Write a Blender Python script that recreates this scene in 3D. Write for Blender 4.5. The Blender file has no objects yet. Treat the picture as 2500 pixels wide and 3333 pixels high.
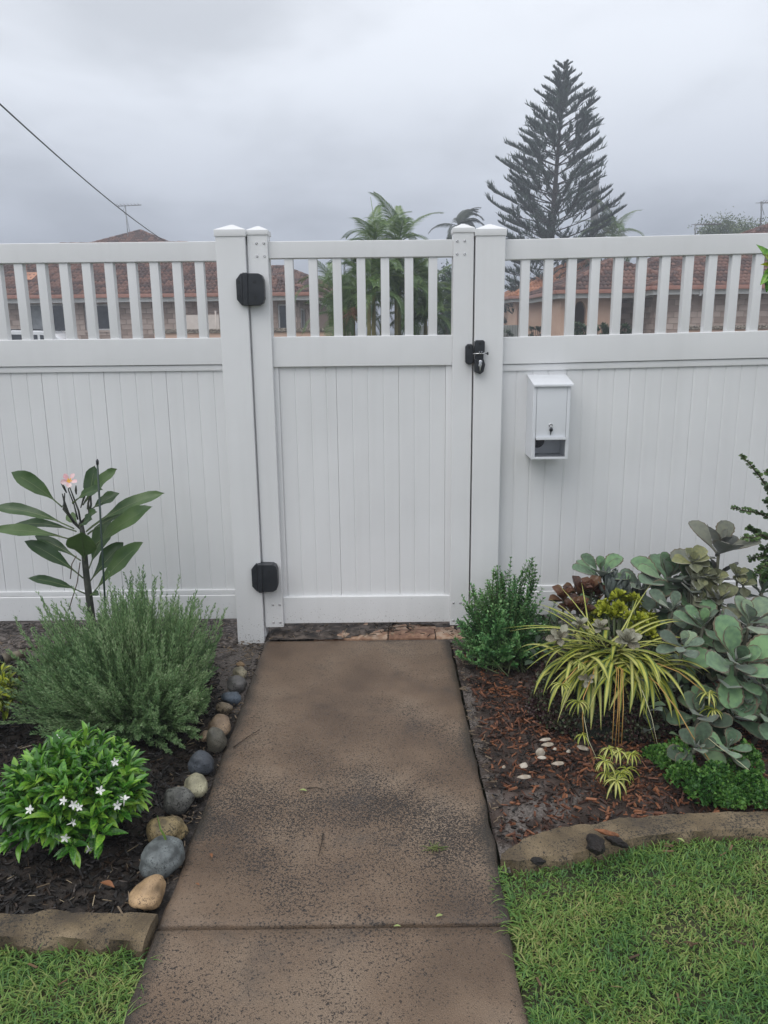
import bpy, bmesh, math, random
import numpy as np
from mathutils import Vector, Matrix

S = bpy.context.scene
COL = S.collection
rnd = random.Random(7)
rng = np.random.default_rng(7)
HAZE_ON = True

# ------------------------------------------------------------------ camera
FPX = 2550.0                       # focal length in pixels of the 2500 x 3333 photograph
PITCH = math.radians(13.2)
ROLL = 0.011
CAM = np.array([0.0, -3.58, 1.445])
_fw = np.array([0, math.cos(PITCH), -math.sin(PITCH)])
_x = np.array([1.0, 0, 0])
_u = np.array([0, math.sin(PITCH), math.cos(PITCH)])
_rt = math.cos(ROLL) * _x - math.sin(ROLL) * _u
_up = math.sin(ROLL) * _x + math.cos(ROLL) * _u
cam_data = bpy.data.cameras.new('camera')
cam = bpy.data.objects.new('camera', cam_data)
COL.objects.link(cam)
cam_data.sensor_fit = 'HORIZONTAL'
cam_data.sensor_width = 36.0
cam_data.lens = FPX / 2500.0 * 36.0
cam_data.clip_start = 0.05
cam_data.clip_end = 3000
_m = Matrix.Identity(4)
for i in range(3):
    _m[i][0] = _rt[i]; _m[i][1] = _up[i]; _m[i][2] = -_fw[i]; _m[i][3] = CAM[i]
cam.matrix_world = _m
S.camera = cam

def ray(px, py):
    return _fw * FPX + _rt * (px - 1250) - _up * (py - 1666.5)
def onY(px, py, y):
    d = ray(px, py); return Vector(CAM + d * ((y - CAM[1]) / d[1]))
def onZ(px, py, z=0.0):
    d = ray(px, py); return Vector(CAM + d * ((z - CAM[2]) / d[2]))
def px_m(y, z=0.7):                # metres for one photo pixel at a depth
    return ((y - CAM[1]) * math.cos(PITCH) + (CAM[2] - z) * math.sin(PITCH)) / FPX

# ------------------------------------------------------------------ world: overcast sky
SUN_EL = math.radians(52); SUN_AZ = math.radians(-38)      # high, behind the camera and a little to its left
W = bpy.data.worlds.new('World'); S.world = W; W.use_nodes = True
nt = W.node_tree; nt.nodes.clear()
def N(t, **k):
    n = nt.nodes.new(t)
    for a, b in k.items(): setattr(n, a, b)
    return n
out = N('ShaderNodeOutputWorld'); bg = N('ShaderNodeBackground'); bg.inputs[1].default_value = 1.0
sky = N('ShaderNodeTexSky', sky_type='NISHITA', sun_disc=False)
sky.sun_elevation = SUN_EL; sky.sun_rotation = math.pi - SUN_AZ
skys = N('ShaderNodeVectorMath', operation='SCALE'); skys.inputs['Scale'].default_value = 0.06
nt.links.new(sky.outputs[0], skys.inputs[0])
tc = N('ShaderNodeTexCoord'); sx = N('ShaderNodeSeparateXYZ'); nt.links.new(tc.outputs['Generated'], sx.inputs[0])
zc = N('ShaderNodeMath', operation='MAXIMUM'); zc.inputs[1].default_value = 0.0; nt.links.new(sx.outputs[2], zc.inputs[0])
za = N('ShaderNodeMath', operation='ADD'); za.inputs[1].default_value = 0.16; nt.links.new(zc.outputs[0], za.inputs[0])
dv = N('ShaderNodeVectorMath', operation='DIVIDE')
cb = N('ShaderNodeCombineXYZ')
for i in range(3): nt.links.new(za.outputs[0], cb.inputs[i])
nt.links.new(tc.outputs['Generated'], dv.inputs[0]); nt.links.new(cb.outputs[0], dv.inputs[1])
mp = N('ShaderNodeMapping'); mp.inputs['Location'].default_value = (4.76, 10.88, 0.0); mp.inputs['Scale'].default_value = (1.0, 0.8, 1.0)
nt.links.new(dv.outputs[0], mp.inputs[0])
nz = N('ShaderNodeTexNoise'); nz.inputs['Scale'].default_value = 1.05; nz.inputs['Detail'].default_value = 5; nz.inputs['Roughness'].default_value = 0.5; nz.inputs['Distortion'].default_value = 0.2
nt.links.new(mp.outputs[0], nz.inputs['Vector'])
cr = N('ShaderNodeValToRGB'); cr.color_ramp.interpolation = 'EASE'
e = cr.color_ramp.elements
e[0].position = 0.32; e[0].color = (0.86, 0.86, 0.86, 1)
e[1].position = 0.64; e[1].color = (1.27, 1.26, 1.25, 1)
nt.links.new(nz.outputs['Fac'], cr.inputs[0])
gr = N('ShaderNodeValToRGB'); g = gr.color_ramp.elements
g[0].position = 0.0; g[0].color = (0.385, 0.422, 0.50, 1)
g[1].position = 1.0; g[1].color = (0.93, 0.955, 1.0, 1)
k = g.new(0.10); k.color = (0.43, 0.468, 0.545, 1)
k = g.new(0.27); k.color = (0.66, 0.70, 0.765, 1)
k = g.new(0.50); k.color = (0.79, 0.82, 0.875, 1)
nt.links.new(zc.outputs[0], gr.inputs[0])
mu = N('ShaderNodeVectorMath', operation='MULTIPLY'); nt.links.new(cr.outputs[0], mu.inputs[0]); nt.links.new(gr.outputs[0], mu.inputs[1])
mx = N('ShaderNodeMix', data_type='RGBA'); mx.inputs[0].default_value = 0.93
nt.links.new(skys.outputs[0], mx.inputs[6]); nt.links.new(mu.outputs[0], mx.inputs[7])
nt.links.new(mx.outputs[2], bg.inputs[0]); nt.links.new(bg.outputs[0], out.inputs[0])

sun_d = bpy.data.lights.new('sun', 'SUN'); sun_d.energy = 1.0; sun_d.angle = math.radians(45); sun_d.color = (1.0, 0.98, 0.95)
sun = bpy.data.objects.new('sun', sun_d); COL.objects.link(sun)
_sd = Vector((math.sin(SUN_AZ) * math.cos(SUN_EL), -math.cos(SUN_AZ) * math.cos(SUN_EL), math.sin(SUN_EL)))   # towards the sun
sun.rotation_euler = _sd.to_track_quat('Z', 'Y').to_euler(); sun.location = (0, -10, 20)
vs = S.view_settings
vs.view_transform = 'Standard'; vs.look = 'None'; vs.exposure = 0.29; vs.gamma = 1.0; vs.use_curve_mapping = False
S.cycles.max_bounces = 8; S.cycles.diffuse_bounces = 3; S.cycles.transparent_max_bounces = 8; S.cycles.volume_bounces = 0

# ------------------------------------------------------------------ materials
def mat(name, cols, rough=0.6, scale=8.0, bump=0.0, bscale=60.0, spec=0.5, island=0.0, detail=6, mid=None, sss=0.0, bdist=0.004, metal=0.0, lo=0.35, hi=0.65, coat=0.0, translucent=0.0, sheen=0.0, rvar=0.0):
    """noise between two or three colours; island adds a per-piece random shift"""
    m = bpy.data.materials.new(name); m.use_nodes = True
    t = m.node_tree; b = t.nodes['Principled BSDF']; L = t.links
    tcn = t.nodes.new('ShaderNodeTexCoord')
    nzn = t.nodes.new('ShaderNodeTexNoise'); nzn.inputs['Scale'].default_value = scale; nzn.inputs['Detail'].default_value = detail
    L.new(tcn.outputs['Object'], nzn.inputs['Vector'])
    fac = nzn.outputs['Fac']
    if island > 0:
        ge = t.nodes.new('ShaderNodeNewGeometry'); oi = t.nodes.new('ShaderNodeObjectInfo')
        a = t.nodes.new('ShaderNodeMath'); a.operation = 'ADD'; L.new(ge.outputs['Random Per Island'], a.inputs[0]); L.new(oi.outputs['Random'], a.inputs[1])
        f = t.nodes.new('ShaderNodeMath'); f.operation = 'FRACT'; L.new(a.outputs[0], f.inputs[0])
        s = t.nodes.new('ShaderNodeMath'); s.operation = 'MULTIPLY_ADD'; s.inputs[1].default_value = island; s.inputs[2].default_value = -island / 2
        L.new(f.outputs[0], s.inputs[0])
        a2 = t.nodes.new('ShaderNodeMath'); a2.operation = 'ADD'; L.new(fac, a2.inputs[0]); L.new(s.outputs[0], a2.inputs[1]); fac = a2.outputs[0]
    rp = t.nodes.new('ShaderNodeValToRGB'); el = rp.color_ramp.elements
    el[0].position = lo; el[0].color = (*cols[0], 1); el[1].position = hi; el[1].color = (*cols[-1], 1)
    for i in range(1, len(cols) - 1):
        q = el.new(lo + (hi - lo) * i / (len(cols) - 1)); q.color = (*cols[i], 1)
    L.new(fac, rp.inputs[0]); L.new(rp.outputs[0], b.inputs['Base Color'])
    b.inputs['Roughness'].default_value = rough; b.inputs['Specular IOR Level'].default_value = spec; b.inputs['Metallic'].default_value = metal
    b.inputs['Coat Weight'].default_value = coat; b.inputs['Coat Roughness'].default_value = 0.08
    if sheen: b.inputs['Sheen Weight'].default_value = sheen; b.inputs['Sheen Roughness'].default_value = 0.5
    if rvar:
        mr = t.nodes.new('ShaderNodeMapRange'); mr.inputs[3].default_value = rough - rvar; mr.inputs[4].default_value = rough + rvar
        L.new(fac, mr.inputs[0]); L.new(mr.outputs[0], b.inputs['Roughness'])
    if bump > 0:
        n2 = t.nodes.new('ShaderNodeTexNoise'); n2.inputs['Scale'].default_value = bscale; n2.inputs['Detail'].default_value = 5
        L.new(tcn.outputs['Object'], n2.inputs['Vector'])
        bp = t.nodes.new('ShaderNodeBump'); bp.inputs['Strength'].default_value = bump; bp.inputs['Distance'].default_value = bdist
        L.new(n2.outputs['Fac'], bp.inputs['Height']); L.new(bp.outputs[0], b.inputs['Normal'])
    if translucent > 0:
        tr = t.nodes.new('ShaderNodeBsdfTranslucent'); L.new(rp.outputs[0], tr.inputs[0])
        ms = t.nodes.new('ShaderNodeMixShader'); ms.inputs[0].default_value = translucent
        L.new(b.outputs[0], ms.inputs[1]); L.new(tr.outputs[0], ms.inputs[2])
        L.new(ms.outputs[0], t.nodes['Material Output'].inputs[0])
    return m

# ------------------------------------------------------------------ object helpers
def tag(o, label=None, cat=None, group=None, kind=None):
    if label: o['label'] = label
    if cat: o['category'] = cat
    if group: o['group'] = group
    if kind: o['kind'] = kind
    return o
def empty(name, loc=(0, 0, 0), rz=0.0, label=None, cat=None, group=None):
    o = bpy.data.objects.new(name, None); COL.objects.link(o); o.location = loc; o.rotation_euler = (0, 0, rz)
    o.empty_display_size = 0.05
    return tag(o, label, cat, group)
def link(name, me, parent=None, M=None):
    """parts of an empty are given in world space: the parent's own transform is taken out"""
    o = bpy.data.objects.new(name, me); COL.objects.link(o)
    if parent is not None:
        o.parent = parent
        o.matrix_parent_inverse = world_of(parent).inverted()
    if M is not None: o.matrix_basis = M
    return o
def world_of(o):
    m = o.matrix_basis.copy()
    if o.parent is not None: m = world_of(o.parent) @ o.matrix_parent_inverse @ m
    return m

class Acc:
    """collects vertices and faces with numpy and makes one mesh"""
    def __init__(s): s.v = []; s.f = {}; s.n = 0
    def add(s, v, f, mi=0):
        v = np.asarray(v, float).reshape(-1, 3)
        for face in f: s.f.setdefault((len(face), mi), []).append(np.asarray(face, int)[None] + s.n)
        s.v.append(v); s.n += len(v); return s
    def inst(s, tv, tf, Ms, mi=0):
        """tf: dict or list of arrays (m,k); Ms (N,4,4)"""
        Ms = np.asarray(Ms, float)
        if len(Ms) == 0: return s
        tv = np.asarray(tv, float)
        V = np.einsum('nij,vj->nvi', Ms[:, :3, :3], tv) + Ms[:, None, :3, 3]
        off = s.n + np.arange(len(Ms)) * len(tv)
        for fa in tf:
            fa = np.asarray(fa, int)
            s.f.setdefault((fa.shape[1], mi), []).append((fa[None] + off[:, None, None]).reshape(-1, fa.shape[1]))
        s.v.append(V.reshape(-1, 3)); s.n += V.shape[0] * V.shape[1]; return s
    def box(s, x0, x1, y0, y1, z0, z1, mi=0):
        v = [(x0, y0, z0), (x1, y0, z0), (x1, y1, z0), (x0, y1, z0), (x0, y0, z1), (x1, y0, z1), (x1, y1, z1), (x0, y1, z1)]
        return s.add(v, [(0, 3, 2, 1), (4, 5, 6, 7), (0, 1, 5, 4), (1, 2, 6, 5), (2, 3, 7, 6), (3, 0, 4, 7)], mi)
    def tube(s, pts, radii, n=6, mi=0, cap=True):
        pts = [Vector(p) for p in pts]
        if not hasattr(radii, '__len__'): radii = [radii] * len(pts)
        rings = []; prev = None
        for i, p in enumerate(pts):
            d = (pts[min(i + 1, len(pts) - 1)] - pts[max(i - 1, 0)])
            if d.length < 1e-9: d = Vector((0, 0, 1))
            d.normalize()
            if prev is None:
                a = d.orthogonal().normalized()
            else:
                a = (prev - d * prev.dot(d))
                a = a.normalized() if a.length > 1e-6 else d.orthogonal().normalized()
            prev = a; b = d.cross(a)
            rings.append([p + (a * math.cos(t) + b * math.sin(t)) * radii[i] for t in [2 * math.pi * k / n for k in range(n)]])
        v = [tuple(q) for r in rings for q in r]; f = []
        for i in range(len(pts) - 1):
            for k in range(n):
                f.append((i * n + k, i * n + (k + 1) % n, (i + 1) * n + (k + 1) % n, (i + 1) * n + k))
        if cap:
            f.append(tuple(range(n))[::-1]); f.append(tuple((len(pts) - 1) * n + k for k in range(n)))
        return s.add(v, f, mi)
    def mesh(s, name, mats, smooth=False):
        me = bpy.data.meshes.new(name)
        V = np.concatenate(s.v) if s.v else np.zeros((0, 3))
        me.vertices.add(len(V)); me.vertices.foreach_set('co', V.ravel())
        idx = []; tot = []; mi = []
        for (kk, m), lst in s.f.items():
            a = np.concatenate(lst); idx.append(a.ravel()); tot.append(np.full(len(a), kk)); mi.append(np.full(len(a), m))
        idx = np.concatenate(idx); tot = np.concatenate(tot); mi = np.concatenate(mi)
        me.loops.add(len(idx)); me.loops.foreach_set('vertex_index', idx)
        me.polygons.add(len(tot)); st = np.concatenate([[0], np.cumsum(tot)[:-1]])
        me.polygons.foreach_set('loop_start', st); me.polygons.foreach_set('loop_total', tot)
        me.polygons.foreach_set('material_index', mi)
        me.polygons.foreach_set('use_smooth', np.full(len(tot), bool(smooth)))
        for q in (mats if isinstance(mats, (list, tuple)) else [mats]): me.materials.append(q)
        me.update(calc_edges=True); me.validate()
        return me
    def obj(s, name, mats, parent=None, smooth=False, M=None):
        return link(name, s.mesh(name, mats, smooth), parent, M)

def bevel_mesh(name, v, f, mats, bev=0.003, seg=2, smooth=True):
    bm = bmesh.new(); vs_ = [bm.verts.new(p) for p in v]
    for q in f: bm.faces.new([vs_[i] for i in q])
    bmesh.ops.recalc_face_normals(bm, faces=bm.faces[:])
    if bev > 0: bmesh.ops.bevel(bm, geom=bm.edges[:], offset=bev, segments=seg, profile=0.7, affect='EDGES', clamp_overlap=True)
    me = bpy.data.meshes.new(name); bm.to_mesh(me); bm.free()
    me.materials.append(mats)
    if smooth:
        for p_ in me.polygons: p_.use_smooth = True
        try: me.set_sharp_from_angle(angle=math.radians(35))
        except Exception: pass
    return me
BOXF = [(0, 3, 2, 1), (4, 5, 6, 7), (0, 1, 5, 4), (1, 2, 6, 5), (2, 3, 7, 6), (3, 0, 4, 7)]
def bbox(name, x0, x1, y0, y1, z0, z1, m, parent=None, bev=0.003, shear=0.0, xs=0.0, seg=2):
    """bevelled box; shear lifts z with x (a raked rail)"""
    v = [(x, y, z + shear * (x - xs)) for z in (z0, z1) for x, y in ((x0, y0), (x1, y0), (x1, y1), (x0, y1))]
    return link(name, bevel_mesh(name, v, BOXF, m, bev, seg), parent)
def prism(name, outline, d0, d1, m, parent=None, bev=0.0, axis='y', seg=2):
    """outline in (x,z), extruded along y from d0 to d1 (axis y) or outline (x,y) along z (axis z)"""
    n = len(outline)
    if axis == 'y': v = [(a, d0, b) for a, b in outline] + [(a, d1, b) for a, b in outline]
    else: v = [(a, b, d0) for a, b in outline] + [(a, b, d1) for a, b in outline]
    f = [tuple(range(n)), tuple(range(2 * n - 1, n - 1, -1))] + [(i, (i + 1) % n, n + (i + 1) % n, n + i) for i in range(n)]
    return link(name, bevel_mesh(name, v, f, m, bev, seg), parent)
def lathe(acc, c, prof, n=12, axis='z', mi=0):
    v = []; f = []
    for r_, h_ in prof:
        for k_ in range(n):
            a = 2 * math.pi * k_ / n; p_ = (r_ * math.cos(a), r_ * math.sin(a), h_)
            if axis == 'y': p_ = (p_[0], -p_[2], p_[1])       # height points to -y (towards the viewer)
            v.append((c[0] + p_[0], c[1] + p_[1], c[2] + p_[2]))
    for i in range(len(prof) - 1):
        for k_ in range(n): f.append((i * n + k_, i * n + (k_ + 1) % n, (i + 1) * n + (k_ + 1) % n, (i + 1) * n + k_))
    f.append(tuple(range(n))[::-1]); f.append(tuple((len(prof) - 1) * n + k_ for k_ in range(n)))
    return acc.add(v, f, mi)
def frame(p, d, nrm, s=1.0):
    """4x4: local +Y along d, local +Z near nrm"""
    y = np.asarray(d, float); y = y / (np.linalg.norm(y) + 1e-9)
    z = np.asarray(nrm, float); z = z - y * z.dot(y)
    if np.linalg.norm(z) < 1e-6: z = np.array([0.3, 0.5, 0.8]); z = z - y * z.dot(y)
    z /= np.linalg.norm(z); x = np.cross(y, z)
    M = np.eye(4); M[:3, 0] = x * s; M[:3, 1] = y * s; M[:3, 2] = z * s; M[:3, 3] = p
    return M
def leaf(L, W_, prof, nseg=6, fold=0.15, droop=0.1, wave=0.0, nx=2, curl=0.0, serr=0.0):
    """leaf along +Y with a width profile; nx pieces on each side of the midrib"""
    v = []; f = []
    cols = 2 * nx + 1
    for i in range(nseg + 1):
        t = i / nseg
        w = np.interp(t, [a for a, b in prof], [b for a, b in prof]) * W_ / 2
        if serr: w *= 1 + serr * (1 if i % 2 else -1)
        for j in range(cols):
            s_ = (j - nx) / nx
            v.append((s_ * w, t * L, fold * abs(s_) * w * 2 - droop * L * t * t + wave * L * math.sin(t * 9 + s_) * 0.03 + curl * w * s_ * s_))
    for i in range(nseg):
        for j in range(cols - 1):
            a = i * cols + j; f.append((a, a + 1, a + cols + 1, a + cols))
    return np.array(v), [np.array(f)]
ELL = [(0, 0.06), (0.12, 0.3), (0.3, 0.78), (0.5, 1.0), (0.7, 0.88), (0.88, 0.45), (1, 0.03)]
LONG = [(0, 0.04), (0.2, 0.10), (0.35, 0.5), (0.6, 1.0), (0.8, 0.9), (0.92, 0.5), (1, 0.02)]
OBO = [(0, 0.14), (0.2, 0.3), (0.45, 0.78), (0.68, 1.0), (0.86, 0.85), (0.95, 0.5), (1, 0.12)]
# ------------------------------------------------------------------ fence and gate
vinyl = mat('white_vinyl', [(0.74, 0.745, 0.75), (0.79, 0.795, 0.80)], rough=0.33, scale=2.5, bump=0.05, bscale=900, bdist=0.0006, spec=0.5)
def _droplets(m):
    """rain spray on the plastic: tiny raised beads with lower roughness, plus faint dirt low down"""
    t = m.node_tree; L = t.links; b = t.nodes['Principled BSDF']
    tcn = t.nodes.new('ShaderNodeTexCoord'); vo = t.nodes.new('ShaderNodeTexVoronoi'); vo.inputs['Scale'].default_value = 120
    L.new(tcn.outputs['Object'], vo.inputs['Vector'])
    mr = t.nodes.new('ShaderNodeMapRange'); mr.inputs[1].default_value = 0.10; mr.inputs[2].default_value = 0.22; mr.inputs[3].default_value = 1; mr.inputs[4].default_value = 0
    L.new(vo.outputs['Distance'], mr.inputs[0])
    wn = t.nodes.new('ShaderNodeSeparateColor'); L.new(vo.outputs['Color'], wn.inputs[0])
    gt = t.nodes.new('ShaderNodeMath'); gt.operation = 'GREATER_THAN'; gt.inputs[1].default_value = 0.72; L.new(wn.outputs[0], gt.inputs[0])
    ml = t.nodes.new('ShaderNodeMath'); ml.operation = 'MULTIPLY'; L.new(mr.outputs[0], ml.inputs[0]); L.new(gt.outputs[0], ml.inputs[1])
    bp = t.nodes.new('ShaderNodeBump'); bp.inputs['Strength'].default_value = 0.5; bp.inputs['Distance'].default_value = 0.0012
    L.new(ml.outputs[0], bp.inputs['Height']); L.new(bp.outputs[0], b.inputs['Normal'])
_droplets(vinyl)
def _weather(m):
    """rain streaks and soil splashed up from the bed"""
    t = m.node_tree; L = t.links; b = t.nodes['Principled BSDF']; src = b.inputs['Base Color'].links[0].from_socket
    tcn = t.nodes.new('ShaderNodeTexCoord'); mpn = t.nodes.new('ShaderNodeMapping'); mpn.inputs['Scale'].default_value = (22, 22, 1.1); L.new(tcn.outputs['Object'], mpn.inputs[0])
    n1 = t.nodes.new('ShaderNodeTexNoise'); n1.inputs['Scale'].default_value = 1.0; n1.inputs['Detail'].default_value = 7; L.new(mpn.outputs[0], n1.inputs['Vector'])
    m1 = t.nodes.new('ShaderNodeMapRange'); m1.inputs[1].default_value = 0.48; m1.inputs[2].default_value = 0.75; m1.inputs[4].default_value = 0.10; L.new(n1.outputs['Fac'], m1.inputs[0])
    x1 = t.nodes.new('ShaderNodeMix'); x1.data_type = 'RGBA'; L.new(m1.outputs[0], x1.inputs[0]); L.new(src, x1.inputs[6]); x1.inputs[7].default_value = (0.50, 0.50, 0.48, 1)
    sp = t.nodes.new('ShaderNodeSeparateXYZ'); L.new(tcn.outputs['Object'], sp.inputs[0])
    mz = t.nodes.new('ShaderNodeMapRange'); mz.inputs[1].default_value = 0.0; mz.inputs[2].default_value = 0.30; mz.inputs[3].default_value = 0.20; mz.inputs[4].default_value = 0.0; L.new(sp.outputs[2], mz.inputs[0])
    n2 = t.nodes.new('ShaderNodeTexNoise'); n2.inputs['Scale'].default_value = 140; n2.inputs['Detail'].default_value = 4; L.new(tcn.outputs['Object'], n2.inputs['Vector'])
    ad = t.nodes.new('ShaderNodeMath'); ad.operation = 'ADD'; L.new(mz.outputs[0], ad.inputs[0]); L.new(n2.outputs['Fac'], ad.inputs[1])
    m2 = t.nodes.new('ShaderNodeMapRange'); m2.inputs[1].default_value = 0.775; m2.inputs[2].default_value = 0.84; m2.inputs[4].default_value = 0.55; L.new(ad.outputs[0], m2.inputs[0])
    x2 = t.nodes.new('ShaderNodeMix'); x2.data_type = 'RGBA'; L.new(m2.outputs[0], x2.inputs[0]); L.new(x1.outputs[2], x2.inputs[6]); x2.inputs[7].default_value = (0.13, 0.10, 0.08, 1)
    L.new(x2.outputs[2], b.inputs['Base Color'])
_weather(vinyl)
steel = mat('stainless_steel', [(0.55, 0.55, 0.56), (0.68, 0.68, 0.69)], rough=0.25, metal=1.0)
blackp = mat('black_plastic', [(0.018, 0.021, 0.026), (0.028, 0.031, 0.037)], rough=0.42, scale=20, bump=0.15, bscale=500, bdist=0.0005)
darkm = mat('dark_recess', [(0.01, 0.01, 0.011), (0.02, 0.02, 0.02)], rough=0.7)
grey_paint = mat('letterbox_paint', [(0.70, 0.72, 0.75), (0.75, 0.77, 0.80)], rough=0.28, scale=3)

def cap(name, x0, x1, y0, y1, z, h, rise, parent, over=0.004):
    X0, X1, Y0, Y1 = x0 - over, x1 + over, y0 - over, y1 + over
    cx, cy = (x0 + x1) / 2, (y0 + y1) / 2; q = 0.006
    v = [(X0, Y0, z), (X1, Y0, z), (X1, Y1, z), (X0, Y1, z), (X0, Y0, z + h), (X1, Y0, z + h), (X1, Y1, z + h), (X0, Y1, z + h),
         (cx - q, cy - q, z + h + rise), (cx + q, cy - q, z + h + rise), (cx + q, cy + q, z + h + rise), (cx - q, cy + q, z + h + rise)]
    f = [(0, 3, 2, 1), (0, 1, 5, 4), (1, 2, 6, 5), (2, 3, 7, 6), (3, 0, 4, 7), (4, 5, 9, 8), (5, 6, 10, 9), (6, 7, 11, 10), (7, 4, 8, 11), (8, 9, 10, 11)]
    return link(name, bevel_mesh(name, v, f, vinyl, 0.003, 2), parent)

PH = 0.0635
for (x0, x1, lab, zt) in ((-0.707, -0.580, 'thick white fence post beside the hinges, with a low pyramid cap', 1.835),
                          (0.405, 0.532, 'thick white fence post carrying the black lock, with a low pyramid cap', 1.826)):
    P = empty('fence_post', ((x0 + x1) / 2, 0, 0), 0, lab, 'fence post', 'big posts at either side of the gate')
    bbox('shaft', x0, x1, -PH, PH, -0.25, zt, vinyl, P, 0.005, seg=3)
    cap('post_cap', x0, x1, -PH, PH, zt - 0.002, 0.028, 0.026, P)

_P0 = bpy.data.objects['fence_post']
bbox('gate_stop', -0.5805, -0.5738, -0.030, 0.030, 0.0, 1.80, vinyl, _P0, 0.001)

def board(x0, x1, z0, z1, parent, shear=0.0, xs=0.0, pitch=0.0712, y=-0.009, groove=(0.0022, 0.0070)):
    """tongue and groove board: a joint at each edge and V grooves between"""
    gd, gw = groove; e_ = 0.0004
    xsx = [(x0 + e_, y + 0.007), (x0 + e_, y + 0.0026), (x0 + e_ + gw, y)]
    k = 1
    while x0 + k * pitch < x1 - 0.02:
        c = x0 + k * pitch; xsx += [(c - 0.0010, y), (c, y + gd), (c + gw, y)]; k += 1
    xsx += [(x1 - e_ - 0.001, y), (x1 - e_, y + 0.0018), (x1 - e_, y + 0.007)]
    n = len(xsx)
    v = [(a, b, z0 + shear * (a - xs)) for a, b in xsx] + [(a, b, z1 + shear * (a - xs)) for a, b in xsx]
    back = [(x0 + e_, y + 0.018), (x1 - e_, y + 0.018)]
    v += [(a, b, z0 + shear * (a - xs)) for a, b in back] + [(a, b, z1 + shear * (a - xs)) for a, b in back]
    f = [(i, i + 1, n + i + 1, n + i) for i in range(n - 1)]
    b0 = 2 * n
    f += [(b0 + 1, b0, b0 + 2, b0 + 3), (b0, 0, n, b0 + 2), (n - 1, b0 + 1, b0 + 3, 2 * n - 1)]
    f += [tuple(range(n - 1, -1, -1)) + (b0, b0 + 1), tuple(range(n, 2 * n)) + (b0 + 3, b0 + 2)]
    a = Acc(); a.add(v, f); return a.obj('board', vinyl, parent)

RY = 0.026
def panel(x0, x1, zr, picks, joints, lab, shear, xs, base):
    P = empty('picket_fence', ((x0 + x1) / 2, 0, base), 0, lab, 'fence', 'white fence panels beside the gate')
    tt, tb, mt, mb, mm, lt, lm, lb = zr
    bbox('top_rail', x0, x1, -RY, RY, tb, tt, vinyl, P, 0.005, shear, xs, 3)
    bbox('middle_rail', x0, x1, -RY, RY, mb, mt, vinyl, P, 0.005, shear, xs, 3)
    bbox('rail_trim', x0, x1, -RY + 0.008, RY - 0.008, mm, mb - 0.0015, vinyl, P, 0.004, shear, xs)
    bbox('rail_trim', x0, x1, -RY + 0.008, RY - 0.008, lm + 0.0015, lt, vinyl, P, 0.004, shear, xs)
    bbox('bottom_rail', x0, x1, -RY, RY, lb, lm, vinyl, P, 0.005, shear, xs, 3)
    for c in picks:
        dz = shear * (c - xs)
        bbox('picket', c - 0.019, c + 0.019, -0.019, 0.019, mt - 0.01 + dz, tb + 0.01 + dz, vinyl, P, 0.003)
    for a, b in zip(joints[:-1], joints[1:]): board(a, b, lt - 0.02, mm + 0.02, P, shear, xs, groove=(0.0022, 0.0070) if x0 < 0 else (0.0036, 0.0090))
    return P
pl = [-0.7925 - 0.0983 * k for k in range(20)]
panel(-2.78, -0.70, (1.818, 1.736, 1.412, 1.295, 1.268, 0.236, 0.212, 0.092), pl,
      [-2.775, -2.654, -2.374, -2.094, -1.814, -1.534, -1.254, -0.974, -0.702],
      'white picket topped fence panel with tongue and groove boards behind the frangipani', 0.0, 0, 0.09)
pr = [0.629 + 0.1018 * k for k in range(21)]
panel(0.525, 2.74, (1.813, 1.729, 1.402, 1.283, 1.253, 0.236, 0.212, 0.092), pr,
      [0.53, 0.8285] + [0.8285 + 0.285 * k for k in range(1, 7)] + [2.735],
      'white picket topped fence panel with the letterbox hung on its boards', 0.0135, 0.617, 0.09)
for xe, lab in ((-2.905, 'white fence post at the far end of the panel behind the frangipani'), (2.74, 'white fence post at the far end of the letterbox panel')):
    P = empty('fence_post', (xe + 0.0635, 0, 0), 0, lab, 'fence post')
    bbox('shaft', xe, xe + 0.127, -PH, PH, -0.25, 1.85, vinyl, P, 0.005); cap('post_cap', xe, xe + 0.127, -PH, PH, 1.848, 0.028, 0.026, P)

# gate
G = empty('garden_gate', (-0.09, 0, 0.05), 0, 'white garden gate with pickets above tongue and groove boards, between two posts', 'gate')
SY = 0.0445
for (x0, x1) in ((-0.574, -0.487), (0.311, 0.399)):
    st = bbox('stile', x0, x1, -SY, SY, 0.053, 1.842, vinyl, G, 0.004, seg=3)
    cap('stile_cap', x0, x1, -SY, SY, 1.840, 0.02, 0.02, st)
    inn = 1 if x0 < 0 else -1
    cxx = (x0 + x1) / 2
    for zz in ((1.806, 1.753), (0.167, 0.078)):
        for z_ in zz:
            for dx in (-0.016, 0.016):
                a = Acc(); lathe(a, (cxx + dx + inn * 0.012, -SY, z_), [(0.0058, -0.001), (0.0058, 0.0015), (0.0042, 0.0036), (0.0022, 0.0042), (0.0018, 0.003)], 10, 'y')
                a.obj('bolt', steel, st, True)
xg0, xg1 = -0.488, 0.312
bbox('top_rail', xg0, xg1, -RY, RY, 1.744, 1.815, vinyl, G, 0.005, seg=3)
bbox('middle_rail', xg0, xg1, -RY, RY, 1.281, 1.413, vinyl, G, 0.005, seg=3)
bbox('bottom_rail', xg0, xg1, -RY, RY, 0.064, 0.198, vinyl, G, 0.005, seg=3)
for k_ in range(7):
    c = -0.403 + 0.1047 * k_
    bbox('picket', c - 0.0188, c + 0.0188, -0.019, 0.019, 1.403, 1.754, vinyl, G, 0.003)
jg = [-0.466, -0.2085, 0.0722, 0.2845]
for a, b in zip(jg[:-1], jg[1:]): board(a, b, 0.19, 1.29, G, pitch=0.0702)
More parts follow.
